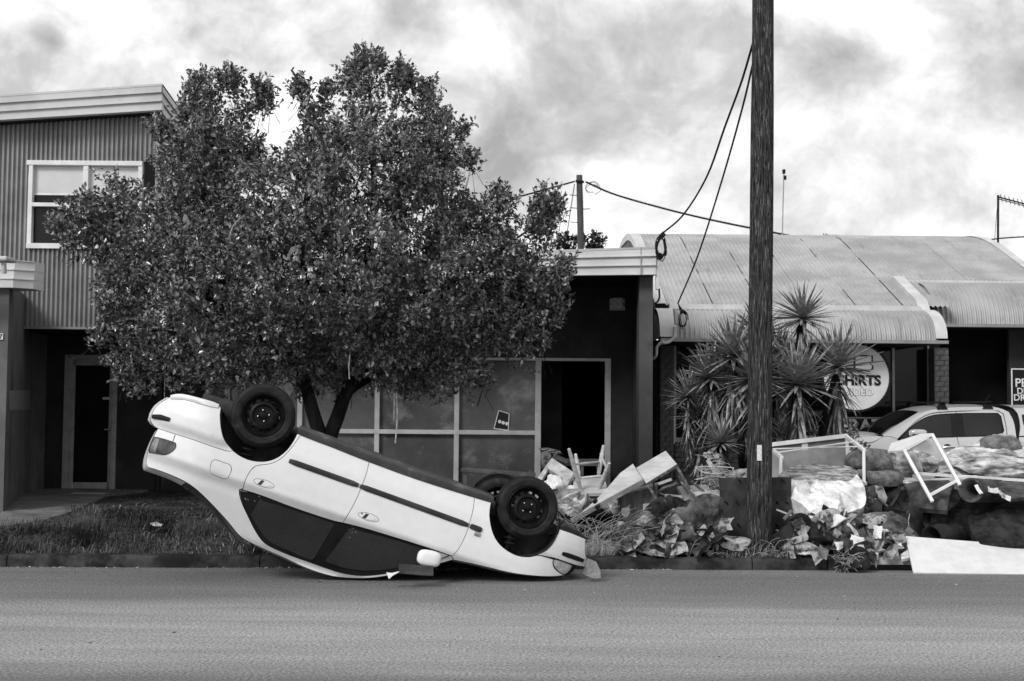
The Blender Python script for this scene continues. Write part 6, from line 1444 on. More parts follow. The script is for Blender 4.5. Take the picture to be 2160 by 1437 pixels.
# --- tapered board, table leaf with metal legs
S('tapered_board', 'long pale tapered board leaning down from the upturned table towards the car', 'board', [(1335, 978.5, 13.1), (1357, 1013, 12.95), (1308, 1037, 12.9), (1260, 1068, 12.85), (1206, 1098, 12.75), (1206, 1094, 12.75), (1217, 1088, 12.8), (1256, 1055, 12.95), (1281, 1029, 13.0), (1308, 998, 13.1)], 13, 'wood_pale', th=.03, sp=.06, corner=25)
mb = MB(); mb.beam(P(1357, 1016, 12.93), P(1205, 1099, 12.73), .03, .045); o = mb.build('board_batten', 'wood_grey'); tag(o, 'thin grey batten running along the lower edge of the tapered board', 'batten')
mb = MB(); [mb.tube([P(u, v, 12.7), P(u+3, v-3, 12.75)], .022, 8) for u, v in ((1259, 1071), (1254, 1059))]; tag(mb.build('spring_clamp', 'car_black'), 'small dark clamp on the tapered pale board', 'clamp')
ft = thing('folding_table', 'upturned wooden table leaf with chipped metal legs, propped at a slant', 'table', P(1390, 1090, 13.0))
top = px([(1342, 987, 13.05), (1404, 951, 13.15), (1428, 979, 12.95), (1363, 1019.5, 12.85)], 0)
sheet('table_top', top, 'wood_pale', ft, .025, .08, 0, corner=20)
mb = MB(); mb.beam(P(1366, 1022, 12.85), P(1427, 984, 12.95), .03, .02); mb.build('frame_rail', 'worn_paint', ft)
for s in ([(1426, 982, 12.95), (1481, 1078, 12.75)], [(1421, 986, 13.05), (1452, 1042, 12.95)], [(1366, 1022, 12.85), (1406, 1090, 12.7)]):
    mb = MB(); mb.beam(P(*s[0]), P(*s[1]), .028, .022, (0, 1, 0)); mb.build('leg', 'worn_paint', ft)
mb = MB(); mb.tube([P(1378, 1016, 12.95), P(1382, 1046, 12.95)], .010, 6); mb.build('brace', 'worn_paint', ft)
# --- wooden box with labels
bxo = thing('wooden_box', 'water-stained dark wooden box with two pale labels on its front', 'box', P(1344, 1100, 13.1))
q = px([(1302, 1046), (1384, 1026), (1386, 1096), (1305, 1100)], 13.1); back = [p+np.array((.06, .36, .02)) for p in q]
mb = MB(); mb.hexa([q[3], q[2], back[2], back[3], q[0], q[1], back[1], back[0]]); mb.build('carcass', 'wood_box', bxo, bevel=.006)
mb = MB(); mb.prism([p+np.array((0, -.006, 0)) for p in px([(1311, 1072), (1328, 1070.5), (1328, 1084), (1323, 1089.5), (1316, 1090), (1311, 1085)], 13.1)], (0, .004, 0)); lb = mb.build('label_plate', 'white_board', bxo)
mb = MB(); mb.prism([p+np.array((0, -.009, 0)) for p in px([(1313.5, 1077.5), (1326, 1076.5), (1326, 1081), (1313.5, 1082)], 13.1)], (0, .002, 0)); mb.build('print', 'alarm_box', lb)
mb = MB(); mb.prism([p+np.array((0, -.006, 0)) for p in px([(1356, 1063), (1381, 1061), (1382, 1084.5), (1357, 1085)], 13.1)], (0, .004, 0)); lb = mb.build('label_plate', 'white_board', bxo)
for r in ((1359, 1366, 1067, 1070), (1368, 1372, 1066, 1071), (1374, 1380, 1066, 1069), (1359, 1371, 1073, 1075), (1374, 1379, 1075, 1080)):
    mb = MB(); mb.prism([p+np.array((0, -.009, 0)) for p in px([(r[0], r[2]), (r[1], r[2]), (r[1], r[3]), (r[0], r[3])], 13.1)], (0, .002, 0)); mb.build('print', 'alarm_box', lb)
mb = MB(); mb.tube(smooth_poly(px([(1308, 1103), (1325, 1104), (1345, 1101), (1368, 1104), (1386, 1101)], 13.05), .05, False), .012, 6); tag(mb.build('bent_strip', 'wood_grey'), 'bent grey strip lying under the stained wooden box', 'strip')
mb = MB(); p = px([(1300, 1100), (1390, 1100), (1400, 1145), (1300, 1140)], 13.3); mb.prism(p, (0, .5, 0)); tag(mb.build('low_crate', 'wood_box', bevel=.01), 'dark sodden crate carrying the stained wooden box', 'crate')
# --- chipboard sheets, little stand, sticks
S('chipboard_sheet', 'square grey chipboard sheet tilted behind the slanting table legs', 'board', [(1428.5, 1026, 13.3), (1489, 1022, 13.6), (1518, 1053, 13.4), (1450, 1064, 13.1)], 0, 'chipboard', th=.03, sp=.1, corner=20)
S('white_chip_sheet', 'small broken white-faced board lying on the grey chipboard sheet', 'board', [(1461, 1039, 13.1), (1490, 1033, 13.35), (1519, 1034, 13.3), (1519, 1048, 13.05), (1489, 1054, 12.98)], 0, 'white_board', th=.03, sp=.08, corner=20)
S('sodden_board', 'dark sodden board at the back between the table legs', 'board', [(1395, 1035), (1440, 1004), (1490, 1010), (1518, 1040), (1500, 1100), (1410, 1100)], 13.9, 'mud_dark', th=.05, sp=.1, amp=.04, nsc=4, seed=9)
ls_ = thing('small_stand', 'small pale stand with a round leg under the chipboard sheet', 'stand', P(1415, 1085, 13.2))
mb = MB(); board(mb, [(1402, 1042, 13.2), (1402, 1048, 13.15), (1440, 1050, 13.15), (1438, 1045, 13.2)], .08); mb.build('top', 'wood_pale', ls_)
mb = MB(); mb.tube([P(1411, 1050, 13.2), P(1416, 1086, 13.1)], .020, 8); mb.build('leg', 'wood_pale', ls_)
mb = MB(); mb.tube(smooth_poly(px([(1384, 1042), (1400, 1030), (1420, 1024), (1428, 1019)], 13.4), .05, False), [.02]*40 if False else .016, 7); tag(mb.build('branch', 'wood_grey'), 'bare grey branch poking out left of the chipboard sheet', 'branch')
tag_n = 0
r_ = random.Random(5); mb = MB()
for k in range(120):
    c = P(r_.gauss(1512, 16), r_.gauss(1010, 14), 13.2+r_.uniform(-.25, .2)); a = r_.uniform(-2.9, .2); l = r_.uniform(.10, .28); d = np.array((math.cos(a)*l, r_.uniform(-.1, .1), math.sin(-a)*l*.55)); mb.tube(smooth_poly([c-d*.5, c+np.array((0, 0, .02)), c+d*.5], .06, False), .0035, 4)
tag(mb.build('twig_bundle', 'straw'), 'tangled bundle of pale twigs and straw left of the thick pole', 'twigs')
mb = MB()
for s in ([(1466, 986), (1482, 996), (1520, 1000)], [(1466, 986), (1500, 984), (1548, 987), (1545, 994)], [(1468, 1012), (1500, 1005), (1530, 1008)]): mb.tube(smooth_poly(px(s, 12.98), .05, False), .006, 5)
tag(mb.build('wire_hanger', 'foil'), 'bent wire hanger on top of the twig bundle', 'hanger')
mb = MB(); mb.beam(P(1493, 971, 13.1), P(1512, 1000, 13.0), .035, .03); tag(mb.build('short_stick', 'wood_pale'), 'short pale stick standing in the twig bundle', 'stick')
S('dead_fronds', 'dry grey fronds lying behind the metal sheet left of the pole', 'fronds', [(1528, 1004), (1548, 992), (1580, 988), (1580, 1010), (1560, 1012)], 13.2, 'straw', th=.02, sp=.03, amp=.05, nsc=12, seed=6)
lump('torn_cloth', P(1502, 963, 13.6), (.11, .08, .05), 'paper_dirty', None, 61, .5, 2, 3, rz=.5); tag(COL.objects[-1], 'torn pale cloth above the twig bundle', 'cloth')
# --- perforated metal sheet standing behind the pole
ms = thing('metal_sheet', 'dark flat metal sheet with rows of small dents standing behind the thick pole', 'metal sheet', P(1594, 1152, 12.95))
q = px([(1517, 1008), (1669, 1007), (1671, 1152), (1522, 1154)], 12.95)
sheet('sheet_face', q, 'metal_sheet', ms, .02, .12, .004, 3, corner=20, step=.2)
mb = MB()
for (u, v) in ((1532, 1060), (1555, 1060), (1640, 1060), (1660, 1060), (1538, 1108), (1558, 1108), (1640, 1108), (1655, 1108), (1560, 1014), (1652, 1014)): p = P(u, v, 12.938); mb.tube([p+(-.012, 0, .012), p+(.012, 0, -.014)], .010, 6)
mb.build('dent', 'car_black', ms)
# --- upturned cabinet / table with white frame
gt = thing('glass_table', 'upturned grey-topped table with a thin white metal frame right of the thick pole', 'table', P(1710, 1010, 14.2))
sheet('table_top', px([(1600, 945, 14.4), (1785, 920, 14.4), (1788, 1010, 14.2), (1600, 1015, 14.2)], 0), 'grey_panel', gt, .02, .15, 0, corner=20, step=.2)
mb = MB(); mb.beam(P(1600, 941, 14.36), P(1787, 919, 14.36), .05, .045); mb.build('edge_rail', 'frame_white', gt)
for s in ([(1786, 921, 14.3), (1824, 951, 13.7)], [(1822, 950, 13.7), (1822.5, 1018, 13.65)], [(1783, 985, 14.2), (1826, 1021, 13.6)], [(1632, 951, 14.2), (1650, 966, 13.8)], [(1647, 963, 13.8), (1646, 1010, 13.8)], [(1786, 920, 14.33), (1788, 1000, 14.3)]):
    mb = MB(); mb.beam(P(*s[0]), P(*s[1]), .032, .032); mb.build('frame_bar', 'frame_white', gt)
for s in ([(1640, 955, 13.8), (1800, 932, 13.9)], [(1630, 947, 13.95), (1815, 942, 13.9)]):
    mb = MB(); mb.tube([P(*s[0]), P(*s[1])], .008, 6); mb.build('cross_wire', 'frame_white', gt)
mb = MB(); mb.prism([p+np.array((0, -.004, 0)) for p in px([(1691, 936), (1704, 935), (1705, 960), (1692, 961)], 14.36)], (0, .003, 0)); mb.build('tape', 'pvc', gt)
# --- mattress, quilt strip
S('mattress', 'bare stained white mattress slumped over the rubbish heap right of the pole', 'mattress', [(1655, 1012, 13.2), (1700, 1014, 13.2), (1790, 1014, 13.25), (1808, 1000, 13.4), (1822, 1022, 13.2), (1824, 1064, 12.9), (1792, 1080, 12.75), (1750, 1088, 12.7), (1740, 1096, 12.65), (1716, 1086, 12.7), (1690, 1062, 12.85), (1660, 1045, 13.0)], 0, 'mattress_white', th=.18, sp=.018, amp=.06, nsc=4.2, puff=.05, seed=3, corner=80, ridge=True, an=(1.1, .8))
S('quilted_side', 'striped grey quilted mattress side folded over the white mattress', 'mattress cover', [(1638, 1012, 13.4), (1652, 996, 13.6), (1690, 983, 13.75), (1740, 984, 13.75), (1792, 987, 13.7), (1812, 1000, 13.5), (1800, 1016, 13.3), (1785, 1013, 13.25), (1740, 1018, 13.2), (1690, 1015, 13.2)], 0, 'mattress_strip', th=.12, sp=.02, amp=.04, nsc=6, puff=.06, seed=7, corner=80, ridge=True, an=(.7, 1.6))
S('grey_cushion', 'grey fuzzy cushion wedged behind the white frame leg, the upper one', 'cushion', [(1795, 985), (1798, 962), (1825, 950), (1865, 948), (1890, 958), (1905, 985), (1895, 998), (1850, 996), (1815, 992)], 14.0, 'blanket_grey', th=.25, sp=.04, amp=.035, nsc=5, puff=.09, pw=.12, seed=1, corner=80, ridge=True, an=(.6, 1.4))
S('rolled_blanket', 'grey rolled blanket lying below the fuzzy cushion', 'blanket', [(1808, 1005), (1820, 992), (1850, 996), (1890, 994), (1925, 1000), (1922, 1018), (1890, 1026), (1850, 1024), (1822, 1015)], 13.7, 'blanket_grey', th=.2, sp=.04, amp=.03, nsc=6, puff=.08, pw=.10, seed=2, corner=80, ridge=True, an=(1.6, .6))
S('folded_quilt', 'striped folded quilt standing on edge under the white table frame', 'quilt', [(1886, 952), (1906, 948), (1922, 958), (1945, 996), (1930, 1001), (1900, 996), (1893, 975)], 13.7, 'quilt', th=.18, sp=.03, amp=.035, nsc=6, puff=.05, seed=12, corner=70, ridge=True)
S('white_pillow', 'long white pillow squeezed between the folded quilt and dirty bedding', 'pillow', [(1915, 952), (1924, 952), (1940, 972), (1948, 996), (1938, 998), (1920, 975)], 13.55, 'mattress_white', th=.1, sp=.025, amp=.01, puff=.06, seed=13, corner=80)
S('dirty_bedding', 'crumpled dirty patterned bedding in the middle of the right-hand pile', 'bedding', [(1925, 950), (1945, 953), (1965, 960), (1985, 975), (2000, 998), (1960, 1000), (1945, 985), (1935, 965)], 13.8, 'quilt', th=.18, sp=.03, amp=.06, nsc=6, puff=.06, seed=14, corner=70, ridge=True)
S('patterned_quilt', 'large stained patterned quilt slumped on the boards at the right edge', 'quilt', [(1980, 990, 13.6), (1990, 962, 13.8), (2020, 945, 14.0), (2065, 935, 14.1), (2080, 925, 14.2), (2120, 919, 14.2), (2160, 935, 14.1), (2200, 960, 13.9), (2200, 985, 13.7), (2150, 990, 13.55), (2080, 1000, 13.5), (2030, 1003, 13.5), (1995, 1000, 13.5)], 0, 'quilt', th=.3, sp=.024, amp=.075, nsc=3.6, puff=.10, pw=.14, seed=21, corner=80, ridge=True, an=(.7, 1.7))
S('grey_quilt', 'smaller darker quilt bunched on top of the patterned quilt', 'quilt', [(2070, 945), (2085, 925), (2120, 919), (2150, 930), (2158, 952), (2130, 960), (2095, 955)], 13.85, 'blanket_grey', th=.2, sp=.03, amp=.05, nsc=5, puff=.07, seed=22, corner=80, ridge=True)
S('folded_bedding', 'dark folded bedding bulging below the patterned quilt', 'bedding', [(2020, 985), (2060, 968), (2110, 965), (2170, 972), (2190, 1000), (2130, 1008), (2060, 1004)], 13.4, 'quilt', th=.2, sp=.035, amp=.05, nsc=4, puff=.07, seed=24, corner=80, ridge=True, an=(.6, 1.7))
# --- long boards, white frame table
for i, (a, b, w, l) in enumerate([((1938, 999, 13.1), (2230, 1018, 13.3), .14, 'long thin white board, topmost of the stacked boards'), ((1912, 1011, 13.05), (2230, 1024, 13.2), .10, 'long thin board, middle one of the stacked boards'), ((1908, 1017, 13.05), (2060, 1006, 13.1), .08, 'short thin board pointing up under the stacked boards')]):
    mb = MB(); mb.beam(P(*a), P(*b), w, .028); tag(mb.build('long_board', 'white_board' if i != 1 else 'wood_pale'), l, 'board', None)
wf = thing('white_table', 'small upturned white table with thin square legs on the rubbish pile', 'table', P(1950, 1060, 12.9))
sheet('table_top', px([(1872, 952, 13.2), (1907, 949.5, 12.95), (1968, 914, 13.0), (1942, 915, 13.35), (1880, 935, 13.4)], 0), 'white_board', wf, .02, .1, 0, corner=20, step=.2)
mb = MB(); mb.beam(P(1907, 950.5, 12.95), P(1967, 916, 12.98), .024, .024); mb.beam(P(1909, 954, 13.0), P(1952, 929, 13.02), .012, .03); mb.build('apron', 'frame_white', wf)
for s in ([(1907, 950, 12.95), (1967, 1059, 12.55)], [(1966, 917, 12.98), (2025, 1024, 12.6)]):
    mb = MB(); mb.beam(P(*s[0]), P(*s[1]), .034, .034, (0, 1, 0)); mb.build('leg', 'frame_white', wf, bevel=.003)
mb = MB(); mb.beam(P(1961, 1045, 12.6), P(2018, 1014, 12.64), .028, .03, (0, 1, 0)); mb.build('stretcher', 'frame_white', wf, bevel=.003)
# --- carpets
S('hanging_carpet', 'grey-brown carpet hanging folded from the boards in the right-hand pile', 'carpet', [(1908, 1022, 13.0), (1935, 1016, 13.0), (2000, 1012, 13.0), (2012, 1020, 12.95), (2003, 1045, 12.75), (1998, 1078, 12.6), (1975, 1075, 12.65), (1940, 1072, 12.75), (1916, 1066, 12.85), (1917, 1045, 12.95)], 0, 'carpet_mid', th=.06, sp=.04, amp=.035, nsc=2.6, puff=.05, seed=31, corner=45, ridge=True)
S('carpet_flap', 'dark folded carpet flap hanging right of the grey-brown carpet', 'carpet', [(2003, 1030, 12.9), (2030, 1035, 13.1), (2020, 1060, 12.8), (2000, 1078, 12.62)], 0, 'carpet_dark', th=.04, sp=.04, amp=.02, nsc=4, seed=32)
def carpet_roll(a, b, r, label, mat, wall=.016):
    a = np.asarray(a); b = np.asarray(b); mb = MB(); d = b-a; Ln = np.linalg.norm(d)
    prof = [(r*.35, Ln), (r*.55, .04), (r-wall, .0), (r, .004), (r*1.02, Ln*.5), (r, Ln), (0, Ln)]; mb.lathe(prof, a, d, 26); return tag(mb.build('carpet_roll', mat, None, True, 50), label, 'carpet roll')
carpet_roll(P(2047, 1034, 12.55), P(2150, 1040, 13.6), .125, 'dark carpet roll with its open end facing the street below the boards', 'carpet_mid')
carpet_roll(P(1955, 1092, 12.9), P(2100, 1102, 13.0), .11, 'dark carpet roll lying low behind the big draped carpet', 'carpet_dark')
carpet_roll(P(1966, 1135, 12.7), P(2070, 1110, 13.2), .13, 'lowest carpet roll on the ground just above the white board', 'carpet_dark')
S('torn_carpet', 'dark carpet with a torn pale backing edge at the right', 'carpet', [(2060, 1020, 12.9), (2110, 1016, 12.95), (2200, 1022, 12.9), (2190, 1040, 12.7), (2132, 1054, 12.4), (2120, 1048, 12.45), (2090, 1032, 12.65)], 0, 'carpet_mid', th=.03, sp=.04, amp=.03, nsc=4, seed=33)
mb = MB(); pts_ = smooth_poly(px([(2062, 1020, 12.75), (2090, 1034, 12.55), (2105, 1036, 12.5), (2120, 1049, 12.36), (2131, 1054, 12.32)], 0), .03, False); r_ = random.Random(8)
mb.strip([p+np.array((r_.uniform(-.01, .01), 0, .018+r_.uniform(0, .02))) for p in pts_], [p+np.array((r_.uniform(-.01, .01), -.01, -.012-r_.uniform(0, .015))) for p in pts_]); tag(mb.build('carpet_backing', 'mattress_white'), 'torn white carpet backing along the dark carpet edge', 'carpet backing')
mb = MB(); pts_ = smooth_poly(px([(2055, 1024, 12.5), (2060, 1034, 12.45), (2067, 1043, 12.4)], 0), .03, False); mb.strip(pts_, [p+np.array((.035, 0, .012)) for p in pts_]); tag(mb.build('frayed_edge', 'mattress_white'), 'frayed pale carpet edge under the open carpet roll', 'carpet edge')
S('draped_carpet', 'big dark carpet draped over the pile down to the white board', 'carpet', [(2042, 1092, 12.7), (2060, 1074, 12.9), (2100, 1062, 13.0), (2200, 1050, 13.0), (2210, 1152, 12.3), (2140, 1150, 12.25), (2066, 1150, 12.3), (2054, 1130, 12.45), (2045, 1108, 12.6)], 0, 'carpet_dark', th=.06, sp=.04, amp=.06, nsc=2.2, puff=.06, pw=.15, seed=34, corner=45, ridge=True, an=(1.3, .7))
S('under_carpet', 'nearly black carpet folds filling the middle of the pile', 'carpet', [(1900, 1070), (1960, 1060), (2060, 1050), (2120, 1070), (2100, 1150), (1950, 1150), (1900, 1120)], 13.5, 'carpet_dark', th=.1, sp=.05, amp=.08, nsc=2.5, puff=.1, seed=35, ridge=True)
# --- office chair base, peeling panel
oc = thing('chair_base', 'black five-star office chair base with castors lying on its side', 'chair base', P(1885, 1120, 13.0))
hub = (1877, 1074, 12.75)
mb = MB(); mb.lathe([(0, -.05), (.035, -.05), (.04, .03), (0, .03)], P(*hub), (.2, -1, .1), 12); mb.build('hub', 'car_black', oc, True)
for (u, v, y) in ((1845, 1045, 12.85), (1904, 1032, 13.0), (1916, 1082, 12.6), (1888, 1118, 12.55), (1850, 1102, 12.7)):
    a, b = P(*hub), P(u, v, y); mb = MB(); mb.hexa([*(lambda e: [a-e*.022+(0, 0, -.018), a+e*.022+(0, 0, -.018), a+e*.022+(0, 0, .018), a-e*.022+(0, 0, .018), b-e*.014+(0, 0, -.012), b+e*.014+(0, 0, -.012), b+e*.014+(0, 0, .012), b-e*.014+(0, 0, .012)])(nrm(np.cross(b-a, (0, 0, 1))))]); ar = mb.build('arm', 'black_gloss', oc, bevel=.004)
    mb = MB(); mb.lathe([(0, -.02), (.024, -.02), (.027, 0), (.024, .02), (0, .02)], b+np.array((0, -.02, 0)), (.6, -.5, .3), 12); mb.build('castor', 'car_trim', ar, True)
S('peeling_panel', 'dark cabinet panel with peeling pale veneer behind the chair base', 'panel', [(1818, 1030), (1850, 1024), (1862, 1030), (1860, 1092), (1822, 1098)], 13.3, 'worn_paint', th=.04, sp=.08, corner=20)
S('hessian_scrap', 'torn mud-coloured cloth scrap hanging behind the chair base', 'cloth', [(1846, 1024), (1862, 1026), (1872, 1050), (1868, 1062), (1852, 1048)], 13.1, 'paper_dirty', th=.02, sp=.03, amp=.03, nsc=9, seed=41)
S('swing_tag', 'small pale square tag hanging from a string above the white board', 'tag', [(1917, 1110), (1929, 1121), (1920, 1130), (1908, 1120)], 12.45, 'cardboard', th=.006, sp=.05, corner=20)
mb = MB(); mb.tube(px([(1919, 1084), (1916, 1098), (1917, 1111)], 12.46), .005, 5); tag(mb.build('tag_string', 'straw'), 'thin string holding the small square tag', 'string')
# --- white board leaning on the kerb
q0 = [P(1910, 1131, 12.35), G(1927, 1208, -.045), G(2230, 1212, -.05), P(2230, 1156, 12.35)]
o = sheet('white_board', q0, 'white_board', None, .018, .2, .004, 1.5, corner=20, step=.25); tag(o, 'large clean white board sloping from the pile down over the kerb to the road', 'board')
# --- muddy rags left of the pole
ragd = [((1348, 1140, 12.45), (.16, .16, .10), 'mud_cloth', 'muddy cloth heap, leftmost lump beside the dry straw', .5), ((1402, 1127, 12.5), (.24, .18, .20), 'mud_cloth', 'big muddy crumpled carpet lump in front of the stained box', .75), ((1428, 1094, 12.7), (.22, .18, .20), 'mud_dark', 'dark muddy rag lump, topmost of the rag heap left of the pole', .7),
        ((1455, 1122, 12.5), (.23, .17, .22), 'mud_cloth', 'muddy rag lump in the middle of the heap left of the pole', .75), ((1497, 1110, 12.55), (.19, .15, .23), 'mud_cloth', 'muddy rag lump leaning against the dark metal sheet', .7), ((1470, 1158, 12.3), (.14, .12, .10), 'mud_cloth', 'small muddy rag at the kerb edge under the rag heap', .6),
        ((1415, 1156, 12.35), (.16, .12, .09), 'mud_dark', 'dark flat rag at the kerb below the biggest muddy lump', .6), ((1520, 1150, 12.4), (.20, .12, .06), 'paper_dirty', 'flattened pale scraps at the foot of the dark metal sheet', .6)]
for i, (c, s, m, l, a) in enumerate(ragd): tag(rag('muddy_rag', P(*c), s, m, 70+i, a), l, 'rag')
S('rag_sheet', 'stiff muddy sheet folded up against the dark metal sheet', 'cloth', [(1478, 1072, 12.75), (1500, 1066, 12.8), (1518, 1075, 12.8), (1524, 1096, 12.7), (1518, 1118, 12.55), (1500, 1110, 12.55), (1488, 1090, 12.6)], 0, 'mud_cloth', th=.03, sp=.025, amp=.05, nsc=6, seed=51, ridge=True)
mb = MB(); mb.beam(P(1448, 1097, 12.6), P(1490, 1073, 12.7), .05, .03); tag(mb.build('muddy_batten', 'wood_grey'), 'short muddy batten lying across the top of the rag heap', 'batten')
# --- rubbish heap right of the pole: muddy core and loose papers
hp = [((1700, 1126, 12.7), (.24, .2, .20), 'mud_dark', 'dark sodden core of the paper heap right of the pole', .6), ((1765, 1135, 12.7), (.27, .2, .19), 'mud_cloth', 'muddy crumpled rag in the middle of the paper heap', .8), ((1820, 1128, 12.75), (.27, .2, .20), 'mud_cloth', 'muddy crumpled rag at the right of the paper heap', .8), ((1868, 1138, 12.65), (.22, .16, .17), 'mud_cloth', 'small muddy rag beside the top corner of the white board', .8),
      ((1806, 1108, 12.85), (.20, .16, .11), 'mud_cloth', 'muddy rag at the top of the paper heap under the mattress', .8), ((1785, 1185, 11.95), (.15, .12, .105), 'mud_dark', 'muddy tuft slumped over the kerb left of the drain', .45), ((1738, 1140, 12.6), (.2, .14, .14), 'mud_dark', 'dark muddy lump low in the paper heap', .7)]
for i, (c, s, m, l, a) in enumerate(hp): tag(rag('muddy_rag', P(*c), s, m, 90+i, a*.85), l, 'rag')
def paper(name, c, w, h, mat, seed):
    """a small stiff crumpled sheet: a folded quad grid with hard creases"""
    r = random.Random(seed); n = 9; a = np.array((r.gauss(0, 1), r.gauss(0, .5)-.3, r.gauss(0, .8))); a = nrm(a); b = np.cross(a, nrm(np.array((r.gauss(0, .6), -1, r.gauss(0, .6)+.3)))); b = nrm(b); nn = np.cross(a, b); vs = []
    cr = [(r.uniform(0, math.pi), r.uniform(-.35, .35), r.uniform(-.7, .7)) for _ in range(5)]; sk = r.uniform(-.3, .3)
    for i in range(n+1):
        for j in range(n+1):
            x, y = i/n-.5, j/n-.5; z = sum(s_*abs(x*math.cos(t_)+y*math.sin(t_)-o_) for t_, o_, s_ in cr)*w; e = (.09*noise.noise(Vector((x*4, y*4, seed)))+sk*y)*w
            vs.append(c+a*(x*w+e)+b*(y*h+.08*h*noise.noise(Vector((x*5, y*5, seed+7))))+nn*z)
    fs = [(i*(n+1)+j, i*(n+1)+j+1, (i+1)*(n+1)+j+1, (i+1)*(n+1)+j) for i in range(n) for j in range(n)]
    m = len(vs); vs2 = vs+[v-nn*.003 for v in vs]; fs = fs+[tuple(k+m for k in f[::-1]) for f in fs]; return mk(name, vs2, fs, mat, None, False)
r_ = random.Random(77)
for k in range(60):
    t = r_.random(); u = 1668+t*228; top_ = 1086+max(0, (u-1800))*.42 if u > 1745 else 1100-(u-1668)*.15; v = top_+(1172-top_)*r_.random()**1.1; y = 12.62-(v-1085)*.0055-r_.uniform(0, .12)
    mt = r_.choice(['paper', 'mud_cloth', 'paper_dirty', 'mud_cloth', 'cardboard', 'paper_dirty']); o = paper('crumpled_paper', P(u, v, y), r_.uniform(.05, .17), r_.uniform(.04, .14), mt, 200+k)
    tag(o, f"{dict(paper='white', paper_dirty='dirty', mud_cloth='muddy', cardboard='brown')[mt]} crumpled paper scrap at the {'upper' if v < (top_+1172)/2 else 'lower'} {'left' if u < 1745 else 'middle' if u < 1820 else 'right'} of the heap right of the pole", 'paper', 'paper scraps in the heap right of the pole')
for i, (pl, l, m) in enumerate([([(1668, 1166, 12.2), (1682, 1146, 12.35), (1700, 1154, 12.3), (1722, 1165, 12.2), (1720, 1169, 12.15), (1685, 1169, 12.15)], 'folded white paper sheet lying at the kerb, left front of the heap', 'paper'), ([(1692, 1146, 12.4), (1706, 1144, 12.4), (1738, 1160, 12.25), (1730, 1166, 12.2), (1712, 1158, 12.3)], 'strip of white paper right behind the folded sheet at the kerb', 'paper'),
                                 ([(1686, 1106, 12.45), (1694, 1092, 12.55), (1712, 1106, 12.45), (1704, 1122, 12.35), (1690, 1120, 12.35)], 'large crumpled brown paper, upper left of the heap', 'cardboard'), ([(1700, 1090, 12.6), (1716, 1088, 12.6), (1716, 1098, 12.55), (1702, 1099, 12.55)], 'small white square of paper at the top left of the heap', 'paper')]):
    tag(sheet('paper_sheet', px(pl, 0), m, None, .004, .03, .035, 9, seed=60+i, smooth=False), l, 'paper')
def small(name, label, cat, u, v, Y, r, ln, ax, mat, n=14):
    c = P(u, v, Y); mb = MB(); mb.lathe([(r*.9, -ln/2), (r, -ln/2+.004), (r, ln/2-.004), (r*.95, ln/2), (0, ln/2-.003)], c, ax, n); mb.lathe([(0, -ln/2), (r*.9, -ln/2)], c, ax, n); return tag(mb.build(name, mat, None, True, 50), label, cat)
small('white_cup', 'small white cup standing upright on the drain lintel', 'cup', 1846, 1173.5, 12.12, .034, .065, (0, 0, 1), 'white_paint')
small('crushed_can', 'crushed pale can lying beside the white cup on the drain', 'can', 1883, 1168, 12.1, .038, .10, (1, -.2, .1), 'foil')
S('card_flap', 'dark card flap lying at the kerb left of the white cup', 'card', [(1798, 1166, 12.2), (1830, 1161, 12.25), (1850, 1165, 12.2), (1838, 1180, 12.1), (1808, 1180, 12.1)], 0, 'mud_dark', th=.02, sp=.04, amp=.02, nsc=6, seed=71, corner=30)
S('white_carton', 'torn white carton lying against the left edge of the white board', 'carton', [(1900, 1170, 12.15), (1914, 1160, 12.25), (1922, 1165, 12.2), (1924, 1175, 12.1), (1902, 1180, 12.05)], 0, 'paper', th=.03, sp=.04, amp=.01, seed=72, corner=25)
# --- scraps at the car
S('torn_card', 'torn bent piece of cardboard standing on the road at the nose of the car', 'cardboard', [(1237, 1178, 10.95), (1247, 1181, 10.85), (1258, 1186, 10.85), (1267, 1205, 10.8), (1266, 1218, 10.75), (1246, 1219.5, 10.72), (1228, 1210, 10.85), (1233, 1200, 10.9)], 0, 'cardboard', th=.008, sp=.03, amp=.04, nsc=8, seed=81, corner=30)
S('dark_flap', 'flat dark rectangular scrap of board leaning under the door mirror', 'scrap', [(841, 1189, 10.30), (914, 1194, 10.36), (914, 1214.5, 10.22), (842, 1209, 10.18)], 0, 'metal_sheet', th=.008, sp=.06, amp=.004, seed=82, corner=20)
S('white_shard', 'small white triangular shard under the roof edge of the car', 'shard', [(815, 1207.5, 10.26), (828, 1209, 10.22), (842, 1205, 10.22), (842, 1206.5, 10.2), (828, 1214, 10.2), (820, 1221.5, 10.22)], 0, 'white_board', th=.006, sp=.03, corner=20)
S('grass_litter', 'white scrap of litter lying in the grass left of the car', 'litter', [(316, 1104, 14.1), (328, 1101, 14.2), (343, 1106, 14.1), (340, 1109, 14.0), (322, 1108, 14.0)], 0, 'paper', th=.01, sp=.03, amp=.015, nsc=9, seed=91)
S('paper_on_tree_base', 'small white paper behind the sill of the car', 'paper', [(878, 985, 11.9), (884, 982, 11.95), (892, 991, 11.9), (886, 992, 11.9)], 0, 'paper', th=.004, sp=.02, amp=.01, seed=92) if False else None
